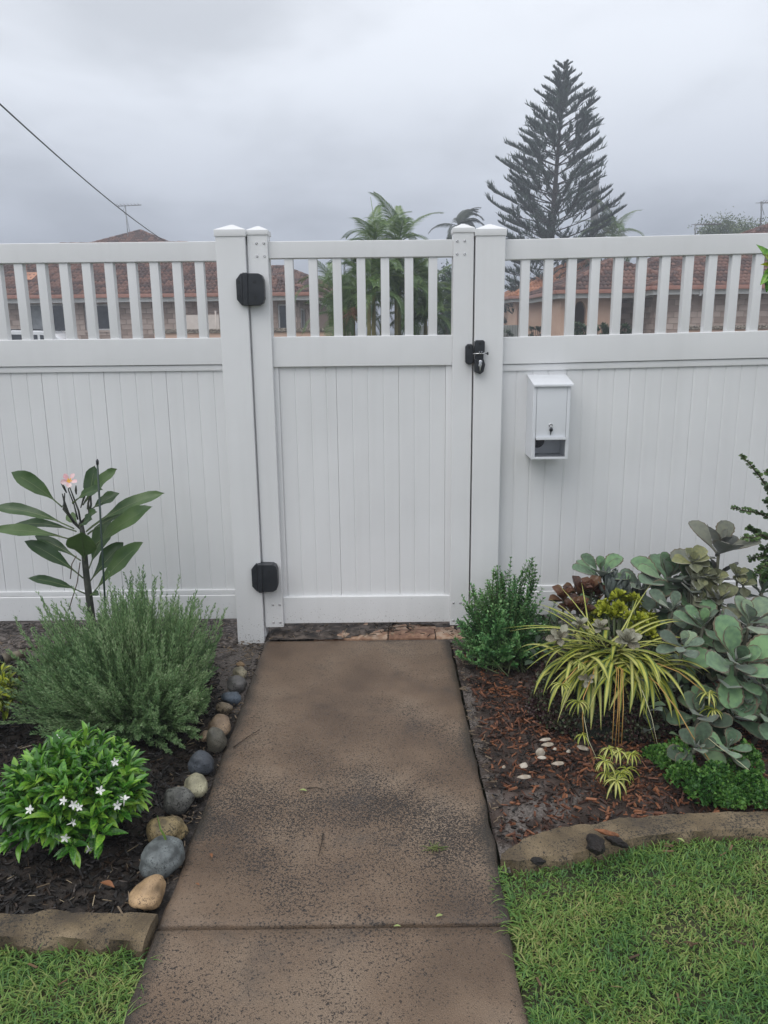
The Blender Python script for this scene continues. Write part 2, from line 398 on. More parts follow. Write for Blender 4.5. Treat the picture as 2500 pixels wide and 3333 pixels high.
for x0, x1 in ((-0.489, -0.466), (0.2845, 0.313)):
    bbox('edge_channel', x0, x1, -0.016, 0.016, 0.19, 1.29, vinyl, G, 0.003)

# hinges
def rounded(cx, cz, w, h, ch):
    w2, h2 = w / 2, h / 2
    return [(cx - w2 + ch, cz - h2), (cx + w2 - ch, cz - h2), (cx + w2, cz - h2 + ch), (cx + w2, cz + h2 - ch), (cx + w2 - ch, cz + h2), (cx - w2 + ch, cz + h2), (cx - w2, cz + h2 - ch), (cx - w2, cz - h2 + ch)]
for (l, t_, r_, b_, which) in ((770, 888, 861, 996, 'upper'), (820, 1833, 905, 1925, 'lower')):
    A_ = onY(l, (t_ + b_) / 2, -0.075); B_ = onY(r_, (t_ + b_) / 2, -0.075); T_ = onY((l + r_) / 2, t_, -0.075); D_ = onY((l + r_) / 2, b_, -0.075)
    cx, cz, w, h = (A_.x + B_.x) / 2, (T_.z + D_.z) / 2, B_.x - A_.x, T_.z - D_.z
    fy = -PH
    split = cx - w * 0.27
    ol = [(x_, z_) for x_, z_ in rounded(cx, cz, w, h, w * 0.17)]
    # the hinge's gate leaf carries the post leaf, the barrel cover and the screws
    H = prism('hinge', [(split + 0.002, cz - h * 0.49), (cx + w * 0.30, cz - h * 0.49), (cx + w * 0.44, cz - h * 0.42), (cx + w * 0.5, cz - h * 0.27), (cx + w * 0.5, cz + h * 0.27), (cx + w * 0.44, cz + h * 0.42), (cx + w * 0.32, cz + h * 0.48), (split + 0.002, cz + h * 0.49)], fy - 0.028, -SY + 0.001, blackp, G, 0.006, seg=3)
    H['label'] = 'black plastic hinge, %s one of the gate' % which
    prism('post_leaf', [(cx - w * 0.5, cz - h * 0.30), (cx - w * 0.33, cz - h * 0.48), (split, cz - h * 0.49), (split, cz + h * 0.49), (cx - w * 0.33, cz + h * 0.48), (cx - w * 0.5, cz + h * 0.30)], fy - 0.020, fy + 0.001, blackp, H, 0.004)
    prism('barrel_cover', [(cx - w * 0.25, cz - h * 0.5), (cx - 0.01, cz - h * 0.5), (cx - 0.006, cz + h * 0.5), (cx - w * 0.25, cz + h * 0.5)], fy - 0.034, fy - 0.004, blackp, H, 0.006, seg=3)
    for sx_, sz_ in ((0.18, 0.22), (0.18, -0.24), (-0.40, 0.22), (-0.40, -0.2)):
        a = Acc(); yy = -fy + (0.028 if sx_ > 0 else 0.020)
        lathe(a, (cx + w * sx_, -yy, cz + h * sz_), [(0.006, -0.002), (0.006, 0.0008), (0.004, 0.0004), (0.002, -0.001)], 10, 'y'); a.obj('screw', darkm, H, True)

# latch on the post, striker on the gate
def Y(px, py, y=-0.08): return onY(px, py, y)
def zs(X_, Y_): return (1450 + X_ * 550 / 1659, 1050 + Y_ * 550 / 1659)
a0 = Y(*zs(197, 210), -0.065); a1 = Y(*zs(274, 410), -0.065)
K = prism('striker', rounded((a0.x + a1.x) / 2, (a0.z + a1.z) / 2, a1.x - a0.x, a0.z - a1.z, 0.010), -0.072, -SY + 0.001, blackp, G, 0.005, seg=3)
c_ = Y(*zs(233, 242), -0.072); prism('screw_slot', rounded(c_.x, c_.z, 0.008, 0.014, 0.003), -0.0735, -0.071, darkm, K, 0.0005)
a0 = Y(*zs(285, 172), -0.08); a1 = Y(*zs(378, 505), -0.08)
Lk = empty('gate_lock', ((a0.x + a1.x) / 2, -PH, a1.z), 0, 'black plastic gate lock on the thick post with a key hanging in it', 'lock')
cx = (a0.x + a1.x) / 2; w = a1.x - a0.x; zt, zb = a0.z, a1.z; h = zt - zb
prism('upper_body', rounded(cx, zt - h * 0.19, w, h * 0.38, 0.007), -PH - 0.034, -PH + 0.001, blackp, Lk, 0.004, seg=3)
prism('neck', [(cx - w * 0.42, zt - h * 0.60), (cx + w * 0.42, zt - h * 0.60), (cx + w * 0.42, zt - h * 0.36), (cx - w * 0.42, zt - h * 0.36)], -PH - 0.022, -PH + 0.001, blackp, Lk, 0.002)
prism('lower_body', [(cx - w * 0.48, zt - h * 0.93), (cx + w * 0.1, zb), (cx + w * 0.42, zt - h * 0.93), (cx + w * 0.58, zt - h * 0.72), (cx + w * 0.42, zt - h * 0.56), (cx - w * 0.48, zt - h * 0.56)], -PH - 0.032, -PH + 0.001, blackp, Lk, 0.004, seg=3)
a = Acc(); c1 = Y(*zs(270, 306), -0.1); c2 = Y(*zs(412, 303), -0.1)
a.tube([(c1.x, -0.1, c1.z), (c2.x, -0.1, c2.z)], 0.0022, 8); a.obj('bolt_pin', steel, Lk, True)
a = Acc(); a.tube([(c2.x - 0.002, -0.1, c2.z), (c2.x + 0.004, -0.1, c2.z)], 0.0062, 10); a.obj('bolt_knob', blackp, Lk, True)
for X_ in (333, 356):
    q = Y(*zs(X_, 290), -0.1); bbox('pin_guide', q.x - 0.0014, q.x + 0.0014, -0.104, -PH - 0.02, q.z - 0.007, q.z + 0.004, steel, Lk, 0.0005)
q = Y(*zs(340, 205), -0.098); prism('thumb_hole', rounded(q.x, q.z, 0.009, 0.010, 0.003), -PH - 0.0355, -PH - 0.033, darkm, Lk, 0.0004)
q = Y(*zs(345, 385), -0.1); a = Acc(); lathe(a, (q.x, -PH - 0.031, q.z), [(0.0078, 0), (0.0078, 0.004), (0.006, 0.005)], 14, 'y'); a.obj('cylinder_lock', steel, Lk, True)
ky = prism('key', [(q.x - 0.001, q.z + 0.004), (q.x + 0.0025, q.z), (q.x + 0.0055, q.z - 0.012), (q.x + 0.002, q.z - 0.021), (q.x - 0.001, q.z - 0.038), (q.x - 0.004, q.z - 0.041), (q.x - 0.0055, q.z - 0.022), (q.x - 0.0105, q.z - 0.016), (q.x - 0.008, q.z - 0.004)], -PH - 0.043, -PH - 0.041, steel, Lk, 0.0006)
bbox('key_shank', q.x - 0.002, q.x + 0.002, -PH - 0.042, -PH - 0.033, q.z - 0.002, q.z + 0.003, steel, Lk, 0.0004)

# letterbox: sheet metal box hung on the boards
FYB = -0.165
A0 = onY(*zs(868, 605), FYB); A1 = onY(*zs(1192, 1340), FYB)
x0, x1, zt, zb = A0.x, A1.x + 0.004, A0.z, A1.z
B = empty('letterbox', ((x0 + x1) / 2, -0.009, zb), 0, 'pale grey metal letterbox with locked flap and open tray, hung on the fence boards', 'letterbox')
t_ = 0.0025; yb = -0.0095
sl = 0.030                                                   # roof rises towards the fence
for xx in (x0, x1 - t_):
    v = [(xx, FYB, zb), (xx, yb, zb + 0.0), (xx, yb, zt + sl - 0.004), (xx, FYB, zt - 0.004)]; v = v + [(p_[0] + t_, p_[1], p_[2]) for p_ in v]
    link('side_panel', bevel_mesh('side_panel', v, [(0, 1, 2, 3), (7, 6, 5, 4), (0, 4, 5, 1), (1, 5, 6, 2), (2, 6, 7, 3), (3, 7, 4, 0)], grey_paint, 0.0006, 1), B)
fl = 0.014
zd1 = onY(*zs(1000, 1138), FYB).z                             # bottom of the flap
bbox('front_return', x0 + t_, x0 + fl, FYB, FYB + t_, zb, zt - 0.004, grey_paint, B, 0.0006)
bbox('front_return', x1 - fl, x1 - t_, FYB, FYB + t_, zb, zt - 0.004, grey_paint, B, 0.0006)
v = [(x0 - 0.002, FYB - 0.012, zt - 0.007), (x1 + 0.010, FYB - 0.012, zt - 0.007), (x1 + 0.010, FYB - 0.012, zt - 0.002), (x0 - 0.002, FYB - 0.012, zt - 0.002)]
v = [(x0 - 0.003, FYB - 0.012, zt - 0.004), (x1 + 0.011, FYB - 0.012, zt - 0.004), (x1 + 0.011, yb, zt + sl), (x0 - 0.003, yb, zt + sl)]
v = v + [(p_[0], p_[1], p_[2] + 0.003) for p_ in v]
lid = link('lid', bevel_mesh('lid', v, BOXF, grey_paint, 0.001, 2), B)
bbox('lid_lip', x0 - 0.002, x1 + 0.010, FYB - 0.0125, FYB - 0.010, zt - 0.010, zt - 0.0035, grey_paint, lid, 0.0008)
dr = bbox('flap', x0 + fl + 0.0015, x1 - fl - 0.0015, FYB - 0.0015, FYB + 0.001, zd1 + 0.004, zt - 0.008, grey_paint, B, 0.0006)
bbox('flap_lip', x0 + fl + 0.001, x1 - fl - 0.001, FYB - 0.014, FYB + 0.001, zd1 + 0.001, zd1 + 0.0035, grey_paint, dr, 0.0008)
bbox('flap_lip', x0 + fl + 0.001, x1 - fl - 0.001, FYB - 0.015, FYB - 0.0132, zd1 - 0.004, zd1 + 0.008, grey_paint, dr, 0.0006)
bbox('floor_tray', x0 + t_, x1 - t_, FYB + 0.002, yb - 0.002, zb + 0.0005, zb + 0.0025, grey_paint, B, 0.0005)
bbox('tray_lip', x0 + fl, x1 - fl + 0.001, FYB - 0.0005, FYB + 0.0015, zb + 0.0005, zb + 0.011, grey_paint, B, 0.0006)
bbox('back_panel', x0 + t_, x1 - t_, yb - 0.003, yb, zb + 0.003, zt + sl - 0.004, grey_paint, B, 0.0005)
speck = mat('paper_roll_end', [(0.05, 0.05, 0.055), (0.22, 0.22, 0.23)], rough=0.8, scale=350, lo=0.42, hi=0.6)
a = Acc(); lathe(a, (x0 + 0.045, -0.045, zd1 - 0.024), [(0.034, -0.03), (0.034, 0.003), (0.031, 0.005)], 28, 'y'); a.obj('roll', speck, B, True)
a = Acc(); lathe(a, (x0 + 0.045, -0.048, zd1 - 0.024), [(0.0365, -0.02), (0.0365, 0.006), (0.0345, 0.006), (0.0345, -0.015)], 28, 'y'); a.obj('roll_ring', grey_paint, B, True)
q = onY(*zs(1032, 1008), FYB)
a = Acc(); lathe(a, (q.x, FYB - 0.001, q.z), [(0.0092, 0), (0.0092, 0.003), (0.0075, 0.0045), (0.003, 0.0045), (0.0028, 0.003)], 16, 'y'); lk = a.obj('cam_lock', steel, dr, True)
a = Acc(); lathe(a, (q.x + 0.0005, FYB - 0.012, q.z - 0.018), [(0.0015, -0.0012), (0.0082, -0.0012), (0.0082, 0.0012), (0.0015, 0.0012)], 16, 'y'); a.obj('key', blackp, dr, True)
prism('key_blade', [(q.x - 0.003, q.z - 0.042), (q.x - 0.0015, q.z - 0.042), (q.x + 0.001, q.z - 0.036), (q.x + 0.0028, q.z - 0.025), (q.x - 0.0035, q.z - 0.025)], FYB - 0.0128, FYB - 0.0112, blackp, dr, 0.0004)
a = Acc(); a.tube([(q.x + 0.003, FYB - 0.004, q.z), (q.x + 0.0045, FYB - 0.012, q.z - 0.003), (q.x + 0.003, FYB - 0.012, q.z - 0.012)], 0.0011, 6); a.obj('key_ring', steel, dr, True)
# ------------------------------------------------------------------ ground, beds, path, kerbs, lawn
from mathutils import noise as mnoise
def fbm(x, y, s=1.0, o=4, seed=0.0):
    return mnoise.fractal(Vector((x * s + seed, y * s - seed, seed * 0.37)), 1.0, 2.0, o)
def sheet(name, poly, z, m, step=0.03, amp=0.008, s=9.0, kind='structure', zf=None, parent=None):
    """bumpy sheet over a polygon (grid points inside it; the edge follows the grid)"""
    xs_ = [p_[0] for p_ in poly]; ys_ = [p_[1] for p_ in poly]
    nx_ = int((max(xs_) - min(xs_)) / step) + 1; ny_ = int((max(ys_) - min(ys_)) / step) + 1
    v = []; f = []
    for j in range(ny_ + 1):
        for i in range(nx_ + 1):
            x_ = min(xs_) + i * step; y_ = min(ys_) + j * step
            v.append((x_, y_, z + amp * fbm(x_, y_, s) + (zf(x_, y_) if zf else 0)))
    for j in range(ny_):
        for i in range(nx_):
            cx_ = min(xs_) + (i + .5) * step; cy_ = min(ys_) + (j + .5) * step
            if inside(cx_, cy_, poly):
                a = j * (nx_ + 1) + i; f.append((a, a + 1, a + nx_ + 2, a + nx_ + 1))
    me = bpy.data.meshes.new(name); me.from_pydata(v, [], f); me.materials.append(m)
    for p_ in me.polygons: p_.use_smooth = True
    o = link(name, me, parent); o['kind'] = kind
    return o
def inside(x, y, poly):
    c = False; n = len(poly)
    for i in range(n):
        x1, y1 = poly[i]; x2, y2 = poly[i - 1]
        if (y1 > y) != (y2 > y) and x < (x2 - x1) * (y - y1) / (y2 - y1) + x1: c = not c
    return c
soil_dark = mat('wet_dark_soil', [(0.008, 0.006, 0.005), (0.022, 0.016, 0.012), (0.045, 0.033, 0.025)], rough=0.75, scale=25, bump=0.8, bscale=120, bdist=0.006)
soil_sand = mat('wet_grey_sand', [(0.022, 0.017, 0.014), (0.075, 0.061, 0.052), (0.20, 0.172, 0.155)], rough=0.85, scale=55, detail=12, bump=1.0, bscale=160, bdist=0.005)
soil_right = mat('bark_soil', [(0.018, 0.011, 0.008), (0.042, 0.026, 0.019), (0.085, 0.062, 0.052)], rough=0.8, scale=12, bump=0.8, bscale=140, bdist=0.006)

gm = mat('far_ground', [(0.05, 0.06, 0.03), (0.08, 0.085, 0.045)], rough=0.9, scale=3)
a = Acc(); a.add([(-600, -60, -0.13), (600, -60, -0.13), (600, 900, -0.13), (-600, 900, -0.13)], [(0, 1, 2, 3)]); o = a.obj('ground', gm); o['kind'] = 'structure'
asph = mat('asphalt', [(0.04, 0.04, 0.042), (0.06, 0.06, 0.062)], rough=0.7, scale=40, bump=0.4, bscale=80)
a = Acc(); a.box(-300, 300, 9.0, 15.5, -0.2, -0.11); o = a.obj('road', asph); o['kind'] = 'structure'
kc = mat('street_kerb_concrete', [(0.25, 0.24, 0.22), (0.34, 0.33, 0.31)], rough=0.85, scale=6)
for yy in (8.75, 15.5):
    a = Acc(); a.box(-300, 300, yy, yy + 0.25, -0.2, 0.0); o = a.obj('street_kerb', kc); o['kind'] = 'structure'

PXL, PXR = -0.572, 0.300
YK_L = onZ(250, 2957, 0.03).y
# kerb on the right: measured edge pairs
inn_px = [(1632, 2772), (1699, 2726), (1765, 2694), (1862, 2677), (1958, 2666), (2073, 2651), (2193, 2640), (2344, 2634), (2500, 2632), (2680, 2630), (3100, 2624), (3700, 2610)]
out_px = [(1630, 2805), (1690, 2818), (1765, 2803), (1862, 2792), (1958, 2772), (2073, 2740), (2193, 2722), (2344, 2712), (2500, 2707), (2680, 2704), (3100, 2696), (3700, 2680)]
KI = [onZ(*p_, 0.02) for p_ in inn_px]; KO = [onZ(*p_, 0.005) for p_ in out_px]
concrete_y = mat('mossy_concrete', [(0.085, 0.062, 0.036), (0.165, 0.122, 0.070), (0.235, 0.178, 0.108)], rough=0.85, scale=7, bump=0.7, bscale=90, bdist=0.004, detail=9)
def _stain(m, dark=(0.02, 0.018, 0.015), scale=5.0, lo=0.52, hi=0.7, sp=170, splo=0.63, sphi=0.68, add=0.12, soft=0.35, grain=0.0):
    """dark lichen stains: broad blotches filled with fine specks"""
    t = m.node_tree; L = t.links; b = t.nodes['Principled BSDF']
    src = b.inputs['Base Color'].links[0].from_socket
    tcn = t.nodes.new('ShaderNodeTexCoord')
    n1 = t.nodes.new('ShaderNodeTexNoise'); n1.inputs['Scale'].default_value = scale; n1.inputs['Detail'].default_value = 8; n1.inputs['Roughness'].default_value = 0.62
    n2 = t.nodes.new('ShaderNodeTexNoise'); n2.inputs['Scale'].default_value = sp; n2.inputs['Detail'].default_value = 3; n2.inputs['Roughness'].default_value = 0.6; n2.inputs['Distortion'].default_value = 0.9
    L.new(tcn.outputs['Object'], n1.inputs['Vector']); L.new(tcn.outputs['Object'], n2.inputs['Vector'])
    m1 = t.nodes.new('ShaderNodeMapRange'); m1.inputs[1].default_value = lo; m1.inputs[2].default_value = hi; L.new(n1.outputs['Fac'], m1.inputs[0])
    ad = t.nodes.new('ShaderNodeMath'); ad.operation = 'MULTIPLY_ADD'; ad.inputs[1].default_value = add; L.new(m1.outputs[0], ad.inputs[0]); L.new(n2.outputs['Fac'], ad.inputs[2])
    m2 = t.nodes.new('ShaderNodeMapRange'); m2.inputs[1].default_value = splo; m2.inputs[2].default_value = sphi; m2.inputs[4].default_value = 0.93; L.new(ad.outputs[0], m2.inputs[0])
    mx1 = t.nodes.new('ShaderNodeMix'); mx1.data_type = 'RGBA'; L.new(m2.outputs[0], mx1.inputs[0]); L.new(src, mx1.inputs[6]); mx1.inputs[7].default_value = (*dark, 1)
    m3 = t.nodes.new('ShaderNodeMath'); m3.operation = 'MULTIPLY'; m3.inputs[1].default_value = soft; L.new(m1.outputs[0], m3.inputs[0])
    mx2 = t.nodes.new('ShaderNodeMix'); mx2.data_type = 'RGBA'; L.new(m3.outputs[0], mx2.inputs[0]); L.new(mx1.outputs[2], mx2.inputs[6]); mx2.inputs[7].default_value = (dark[0] * 2, dark[1] * 2, dark[2] * 2, 1)
    res = mx2.outputs[2]
    if grain:
        n4 = t.nodes.new('ShaderNodeTexNoise'); n4.inputs['Scale'].default_value = 420; n4.inputs['Detail'].default_value = 3; L.new(tcn.outputs['Object'], n4.inputs['Vector'])
        m4 = t.nodes.new('ShaderNodeMapRange'); m4.inputs[1].default_value = 0.3; m4.inputs[2].default_value = 0.7; m4.inputs[3].default_value = 1 - grain; m4.inputs[4].default_value = 1 + grain; L.new(n4.outputs['Fac'], m4.inputs[0])
        sc4 = t.nodes.new('ShaderNodeVectorMath'); sc4.operation = 'SCALE'; L.new(res, sc4.inputs[0]); L.new(m4.outputs[0], sc4.inputs['Scale']); res = sc4.outputs[0]
        n6 = t.nodes.new('ShaderNodeTexNoise'); n6.inputs['Scale'].default_value = 4.2; n6.inputs['Detail'].default_value = 9; n6.inputs['Roughness'].default_value = 0.68; L.new(tcn.outputs['Object'], n6.inputs['Vector'])
        m6 = t.nodes.new('ShaderNodeMapRange'); m6.inputs[1].default_value = 0.53; m6.inputs[2].default_value = 0.72; m6.inputs[4].default_value = 0.60; L.new(n6.outputs['Fac'], m6.inputs[0])
        mx6 = t.nodes.new('ShaderNodeMix'); mx6.data_type = 'RGBA'; L.new(m6.outputs[0], mx6.inputs[0]); L.new(res, mx6.inputs[6]); mx6.inputs[7].default_value = (0.040, 0.034, 0.031, 1); res = mx6.outputs[2]
        lc = t.nodes.new('ShaderNodeAttribute'); lc.attribute_name = 'lichen'; a7 = t.nodes.new('ShaderNodeMath'); a7.operation = 'MULTIPLY_ADD'; a7.inputs[1].default_value = 0.10
        L.new(lc.outputs['Fac'], a7.inputs[0]); L.new(ad.outputs[0], a7.inputs[2]); L.new(a7.outputs[0], m2.inputs[0])
        at = t.nodes.new('ShaderNodeAttribute'); at.attribute_name = 'grime'
        a5 = t.nodes.new('ShaderNodeMath'); a5.operation = 'MULTIPLY_ADD'; a5.inputs[1].default_value = 0.42; L.new(at.outputs['Fac'], a5.inputs[0]); L.new(n1.outputs['Fac'], a5.inputs[2])
        m5 = t.nodes.new('ShaderNodeMapRange'); m5.inputs[1].default_value = 0.66; m5.inputs[2].default_value = 0.90; m5.inputs[4].default_value = 0.8; L.new(a5.outputs[0], m5.inputs[0])
        mx5 = t.nodes.new('ShaderNodeMix'); mx5.data_type = 'RGBA'; L.new(m5.outputs[0], mx5.inputs[0]); L.new(res, mx5.inputs[6]); mx5.inputs[7].default_value = (0.026, 0.022, 0.017, 1); res = mx5.outputs[2]
    L.new(res, b.inputs['Base Color'])
    return m
_stain(concrete_y, scale=8, lo=0.44, hi=0.66, sp=150, splo=0.60, sphi=0.65, soft=0.3, grain=0.35)
def kerb_strip(name, inner, outer, lab):
    v = []; f = []; n = len(inner)
    prof = [(0.0, -0.06), (0.0, 0.008), (0.06, 0.014), (0.5, 0.017), (0.92, 0.013), (1.0, 0.0), (1.0, -0.06)]
    fine = 9
    I2 = []; O2 = []
    for i in range(n - 1):
        for k_ in range(fine):
            q = k_ / fine; I2.append(inner[i].lerp(inner[i + 1], q)); O2.append(outer[i].lerp(outer[i + 1], q))
    I2.append(inner[-1]); O2.append(outer[-1])
    for i, (a_, b_) in enumerate(zip(I2, O2)):
        for s_, z_ in prof:
            q = a_.lerp(b_, s_); w_ = 0.022 * fbm(q.x, q.y, 13) if s_ in (0.0, 1.0) else 0
            v.append((q.x, q.y + w_, z_ + 0.005 * fbm(q.x, q.y, 22)))
    m_ = len(prof)
    for i in range(len(I2) - 1):
        for k_ in range(m_ - 1): f.append((i * m_ + k_, i * m_ + k_ + 1, (i + 1) * m_ + k_ + 1, (i + 1) * m_ + k_))
    f.append(tuple(range(m_))); f.append(tuple((len(I2) - 1) * m_ + k_ for k_ in range(m_))[::-1])
    me = bpy.data.meshes.new(name); me.from_pydata([tuple(q) for q in v], [], f); me.materials.append(concrete_y)
    for p_ in me.polygons: p_.use_smooth = True
    me.set_sharp_from_angle(angle=math.radians(28))
    return tag(link(name, me), lab, 'garden edging')
kerb_strip('garden_edging', KI, KO, 'curved mossy concrete garden edging below the spider plant, along the lawn')
kl_i = [onZ(p_, 2957 + q, 0.022) for p_, q in ((-1500, 6), (-420, 3), (-200, 2), (0, 2), (200, 0), (400, -1), (512, 0))]
kl_o = [onZ(p_, q, 0.005) for p_, q in ((-1500, 3068), (-420, 3060), (-200, 3062), (0, 3064), (200, 3068), (400, 3078), (466, 3082))]
kerb_strip('garden_edging', kl_i, kl_o, 'straight mossy concrete garden edging below the white flowered shrub')

bedL = [(-2.9, YK_L - 0.03), (PXL - 0.004, YK_L - 0.03), (PXL - 0.004, -0.06), (PXL + 0.02, 0.35), (-2.9, 0.35)]
kerb_in = [(p_.x, p_.y - 0.04) for p_ in KI]
bedR = [(PXR + 0.006, KI[0].y - 0.02)] + kerb_in + [(2.9, KI[-1].y), (2.9, 0.35), (PXR - 0.05, 0.35), (PXR + 0.006, -0.1)]
def sandy(m):
    """wet grey sand shows where the 'sand' attribute of the sheet says so, with a ragged edge"""
    t = m.node_tree; L = t.links; b = t.nodes['Principled BSDF']; src = b.inputs['Base Color'].links[0].from_socket
    at = t.nodes.new('ShaderNodeAttribute'); at.attribute_name = 'sand'; n1 = t.nodes.new('ShaderNodeTexNoise'); n1.inputs['Scale'].default_value = 38; n1.inputs['Detail'].default_value = 8; n1.inputs['Roughness'].default_value = 0.7
    tcn = t.nodes.new('ShaderNodeTexCoord'); L.new(tcn.outputs['Object'], n1.inputs['Vector'])
    ad = t.nodes.new('ShaderNodeMath'); ad.operation = 'ADD'; L.new(at.outputs['Fac'], ad.inputs[0]); L.new(n1.outputs['Fac'], ad.inputs[1])
    mr = t.nodes.new('ShaderNodeMapRange'); mr.inputs[1].default_value = 0.92; mr.inputs[2].default_value = 1.15; L.new(ad.outputs[0], mr.inputs[0])
    n2 = t.nodes.new('ShaderNodeTexNoise'); n2.inputs['Scale'].default_value = 160; n2.inputs['Detail'].default_value = 6; L.new(tcn.outputs['Object'], n2.inputs['Vector'])
    rp = t.nodes.new('ShaderNodeValToRGB'); e = rp.color_ramp.elements; e[0].position = 0.35; e[0].color = (0.045, 0.037, 0.031, 1); e[1].position = 0.68; e[1].color = (0.185, 0.158, 0.142, 1); L.new(n2.outputs['Fac'], rp.inputs[0])
    mx_ = t.nodes.new('ShaderNodeMix'); mx_.data_type = 'RGBA'; L.new(mr.outputs[0], mx_.inputs[0]); L.new(src, mx_.inputs[6]); L.new(rp.outputs[0], mx_.inputs[7]); L.new(mx_.outputs[2], b.inputs['Base Color'])
sandy(soil_dark); sandy(soil_right)
def sand_attr(o, fn):
    at = o.data.attributes.new('sand', 'FLOAT', 'POINT'); at.data.foreach_set('value', [fn(v.co.x, v.co.y) for v in o.data.vertices])
ss = lambda a_, b_, x: max(0.0, min(1.0, (x - a_) / (b_ - a_)))
sand_attr(sheet('garden_bed', bedL, -0.022, soil_dark, 0.022, 0.016, 8), lambda x, y: max(ss(-0.34, -0.16, y), ss(-0.65, -0.58, x) * (0.9 if y > -0.75 else 0.55), ss(-0.95, -0.65, x) * ss(-0.75, -0.45, y)) * 0.85 + 0.25 * fbm(x, y, 5))
sand_attr(sheet('garden_bed', bedR, -0.020, soil_right, 0.022, 0.018, 7), lambda x, y: max(ss(0.40, 0.33, x) * 0.95, ss(-0.3, -0.12, y), ss(0.78, 0.55, x) * ss(-1.22, -1.34, y) * 0.9, 0.30) * 0.62 + 0.55 * fbm(x, y, 11))
sheet('sandy_strip', [(-2.9, -0.10), (-0.585, -0.10), (-0.585, -0.078), (0.32, -0.09), (0.32, -0.10), (2.9, -0.10), (2.9, 0.5), (-2.9, 0.5)], -0.020, soil_sand, 0.022, 0.018, 9, zf=lambda x, y: min(0.012, max(0, (y + 0.10) * 0.15)))

# path: two poured slabs with a joint
conc = mat('stained_concrete', [(0.105, 0.068, 0.043), (0.165, 0.112, 0.073), (0.225, 0.165, 0.115)], rough=0.52, scale=2.6, bump=1.0, bscale=260, bdist=0.003, detail=10, rvar=0.16)
_stain(conc, dark=(0.016, 0.012, 0.010), scale=2.4, lo=0.40, hi=0.66, sp=160, splo=0.635, sphi=0.665, add=0.12, soft=0.08, grain=0.34)
PATH = empty('path', (-0.13, -1.2, 0)); PATH['kind'] = 'structure'
YJ = (onZ(520, 3012).y + onZ(1650, 3012).y) / 2
def slab(xa, xb, ya, yb, ja=0.0):
    n = 44; v = []; f = []
    n += 2; xs_ = np.concatenate([[xa], np.linspace(xa + 0.006, xb - 0.006, n - 1), [xb]]); m_ = max(6, int((yb - ya) / 0.03)) + 2; ys_ = np.concatenate([[ya], np.linspace(ya + 0.006, yb - 0.006, m_ - 1), [yb]])
    for j, y_ in enumerate(ys_):
        for i, x_ in enumerate(xs_):
            e_ = min(x_ - xa, xb - x_, y_ - ya, yb - y_)
            ex = 0.008 * fbm(y_, 3.3 if i == 0 else 7.7, 6) if i in (0, n) else 0
            v.append((x_ + ex, y_ + (0.004 * fbm(x_, 1.7, 9) if j in (0, m_) else 0), (-0.006 if e_ < 1e-6 else 0.0) + 0.0006 * fbm(x_, y_, 5)))
    W1 = n + 1
    for j in range(m_):
        for i in range(n): f.append((j * W1 + i, j * W1 + i + 1, (j + 1) * W1 + i + 1, (j + 1) * W1 + i))
    ring = [i for i in range(W1)] + [j * W1 + n for j in range(1, m_ + 1)] + [m_ * W1 + i for i in range(n - 1, -1, -1)] + [j * W1 for j in range(m_ - 1, 0, -1)]
    b0 = len(v); v += [(v[i][0], v[i][1], -0.11) for i in ring]
    for k_ in range(len(ring)):
        k2 = (k_ + 1) % len(ring); f.append((ring[k2], ring[k_], b0 + k_, b0 + k2))
    me = bpy.data.meshes.new('slab'); me.from_pydata(v, [], f); me.materials.append(conc)
    for p_ in me.polygons: p_.use_smooth = True
    at = me.attributes.new('grime', 'FLOAT', 'POINT'); at.data.foreach_set('value', [max(0.0, 1 - min(v_.co.x - xa, xb - v_.co.x, v_.co.y - ya + 0.03, yb - v_.co.y + 0.03) / 0.07) for v_ in me.vertices])
    at = me.attributes.new('lichen', 'FLOAT', 'POINT'); at.data.foreach_set('value', [0.9 * math.exp(-((v_.co.y + 1.45) / 0.60) ** 2) + 0.45 * fbm(v_.co.x, v_.co.y, 3.1) - 0.12 for v_ in me.vertices])
    return link('slab', me, PATH)
slab(PXL, PXR + 0.006, YJ + 0.0055, -0.085)
slab(PXL - 0.004, PXR - 0.004, -4.6, YJ - 0.0055)
a = Acc(); a.box(PXL + 0.01, PXR - 0.01, YJ - 0.02, YJ + 0.02, -0.10, -0.020); a.obj('joint_filler', soil_dark, PATH)

# terracotta pavers beyond the gate
tp = mat('terracotta_paver', [(0.20, 0.105, 0.065), (0.34, 0.20, 0.125), (0.46, 0.34, 0.25)], rough=0.7, scale=26, bump=0.5, bscale=120, island=0.25)
PV = empty('paving', (0.05, 0.3, 0)); PV['kind'] = 'structure'
pv = bevel_mesh('paver', [(x_, y_, z_) for z_ in (-0.06, 0) for x_, y_ in ((-0.112, -0.055), (0.112, -0.055), (0.112, 0.055), (-0.112, 0.055))], BOXF, tp, 0.006, 2)
for j in range(7):
    for i in range(4):
        x_ = -0.23 + i * 0.229 + (0.0 if j % 2 else -0.10) ; y_ = -0.015 + j * 0.116
        if j == 0 and i == 0: x_ += 0.10
        if x_ > 0.40: continue
        M = Matrix.Translation((x_, y_, 0.002 + rnd.uniform(-0.003, 0.003))) @ Matrix.Rotation(rnd.uniform(-0.02, 0.02), 4, 'Z') @ Matrix.Rotation(0.03 if j == 0 else 0, 4, 'X')
        link('paver', pv, PV, M)
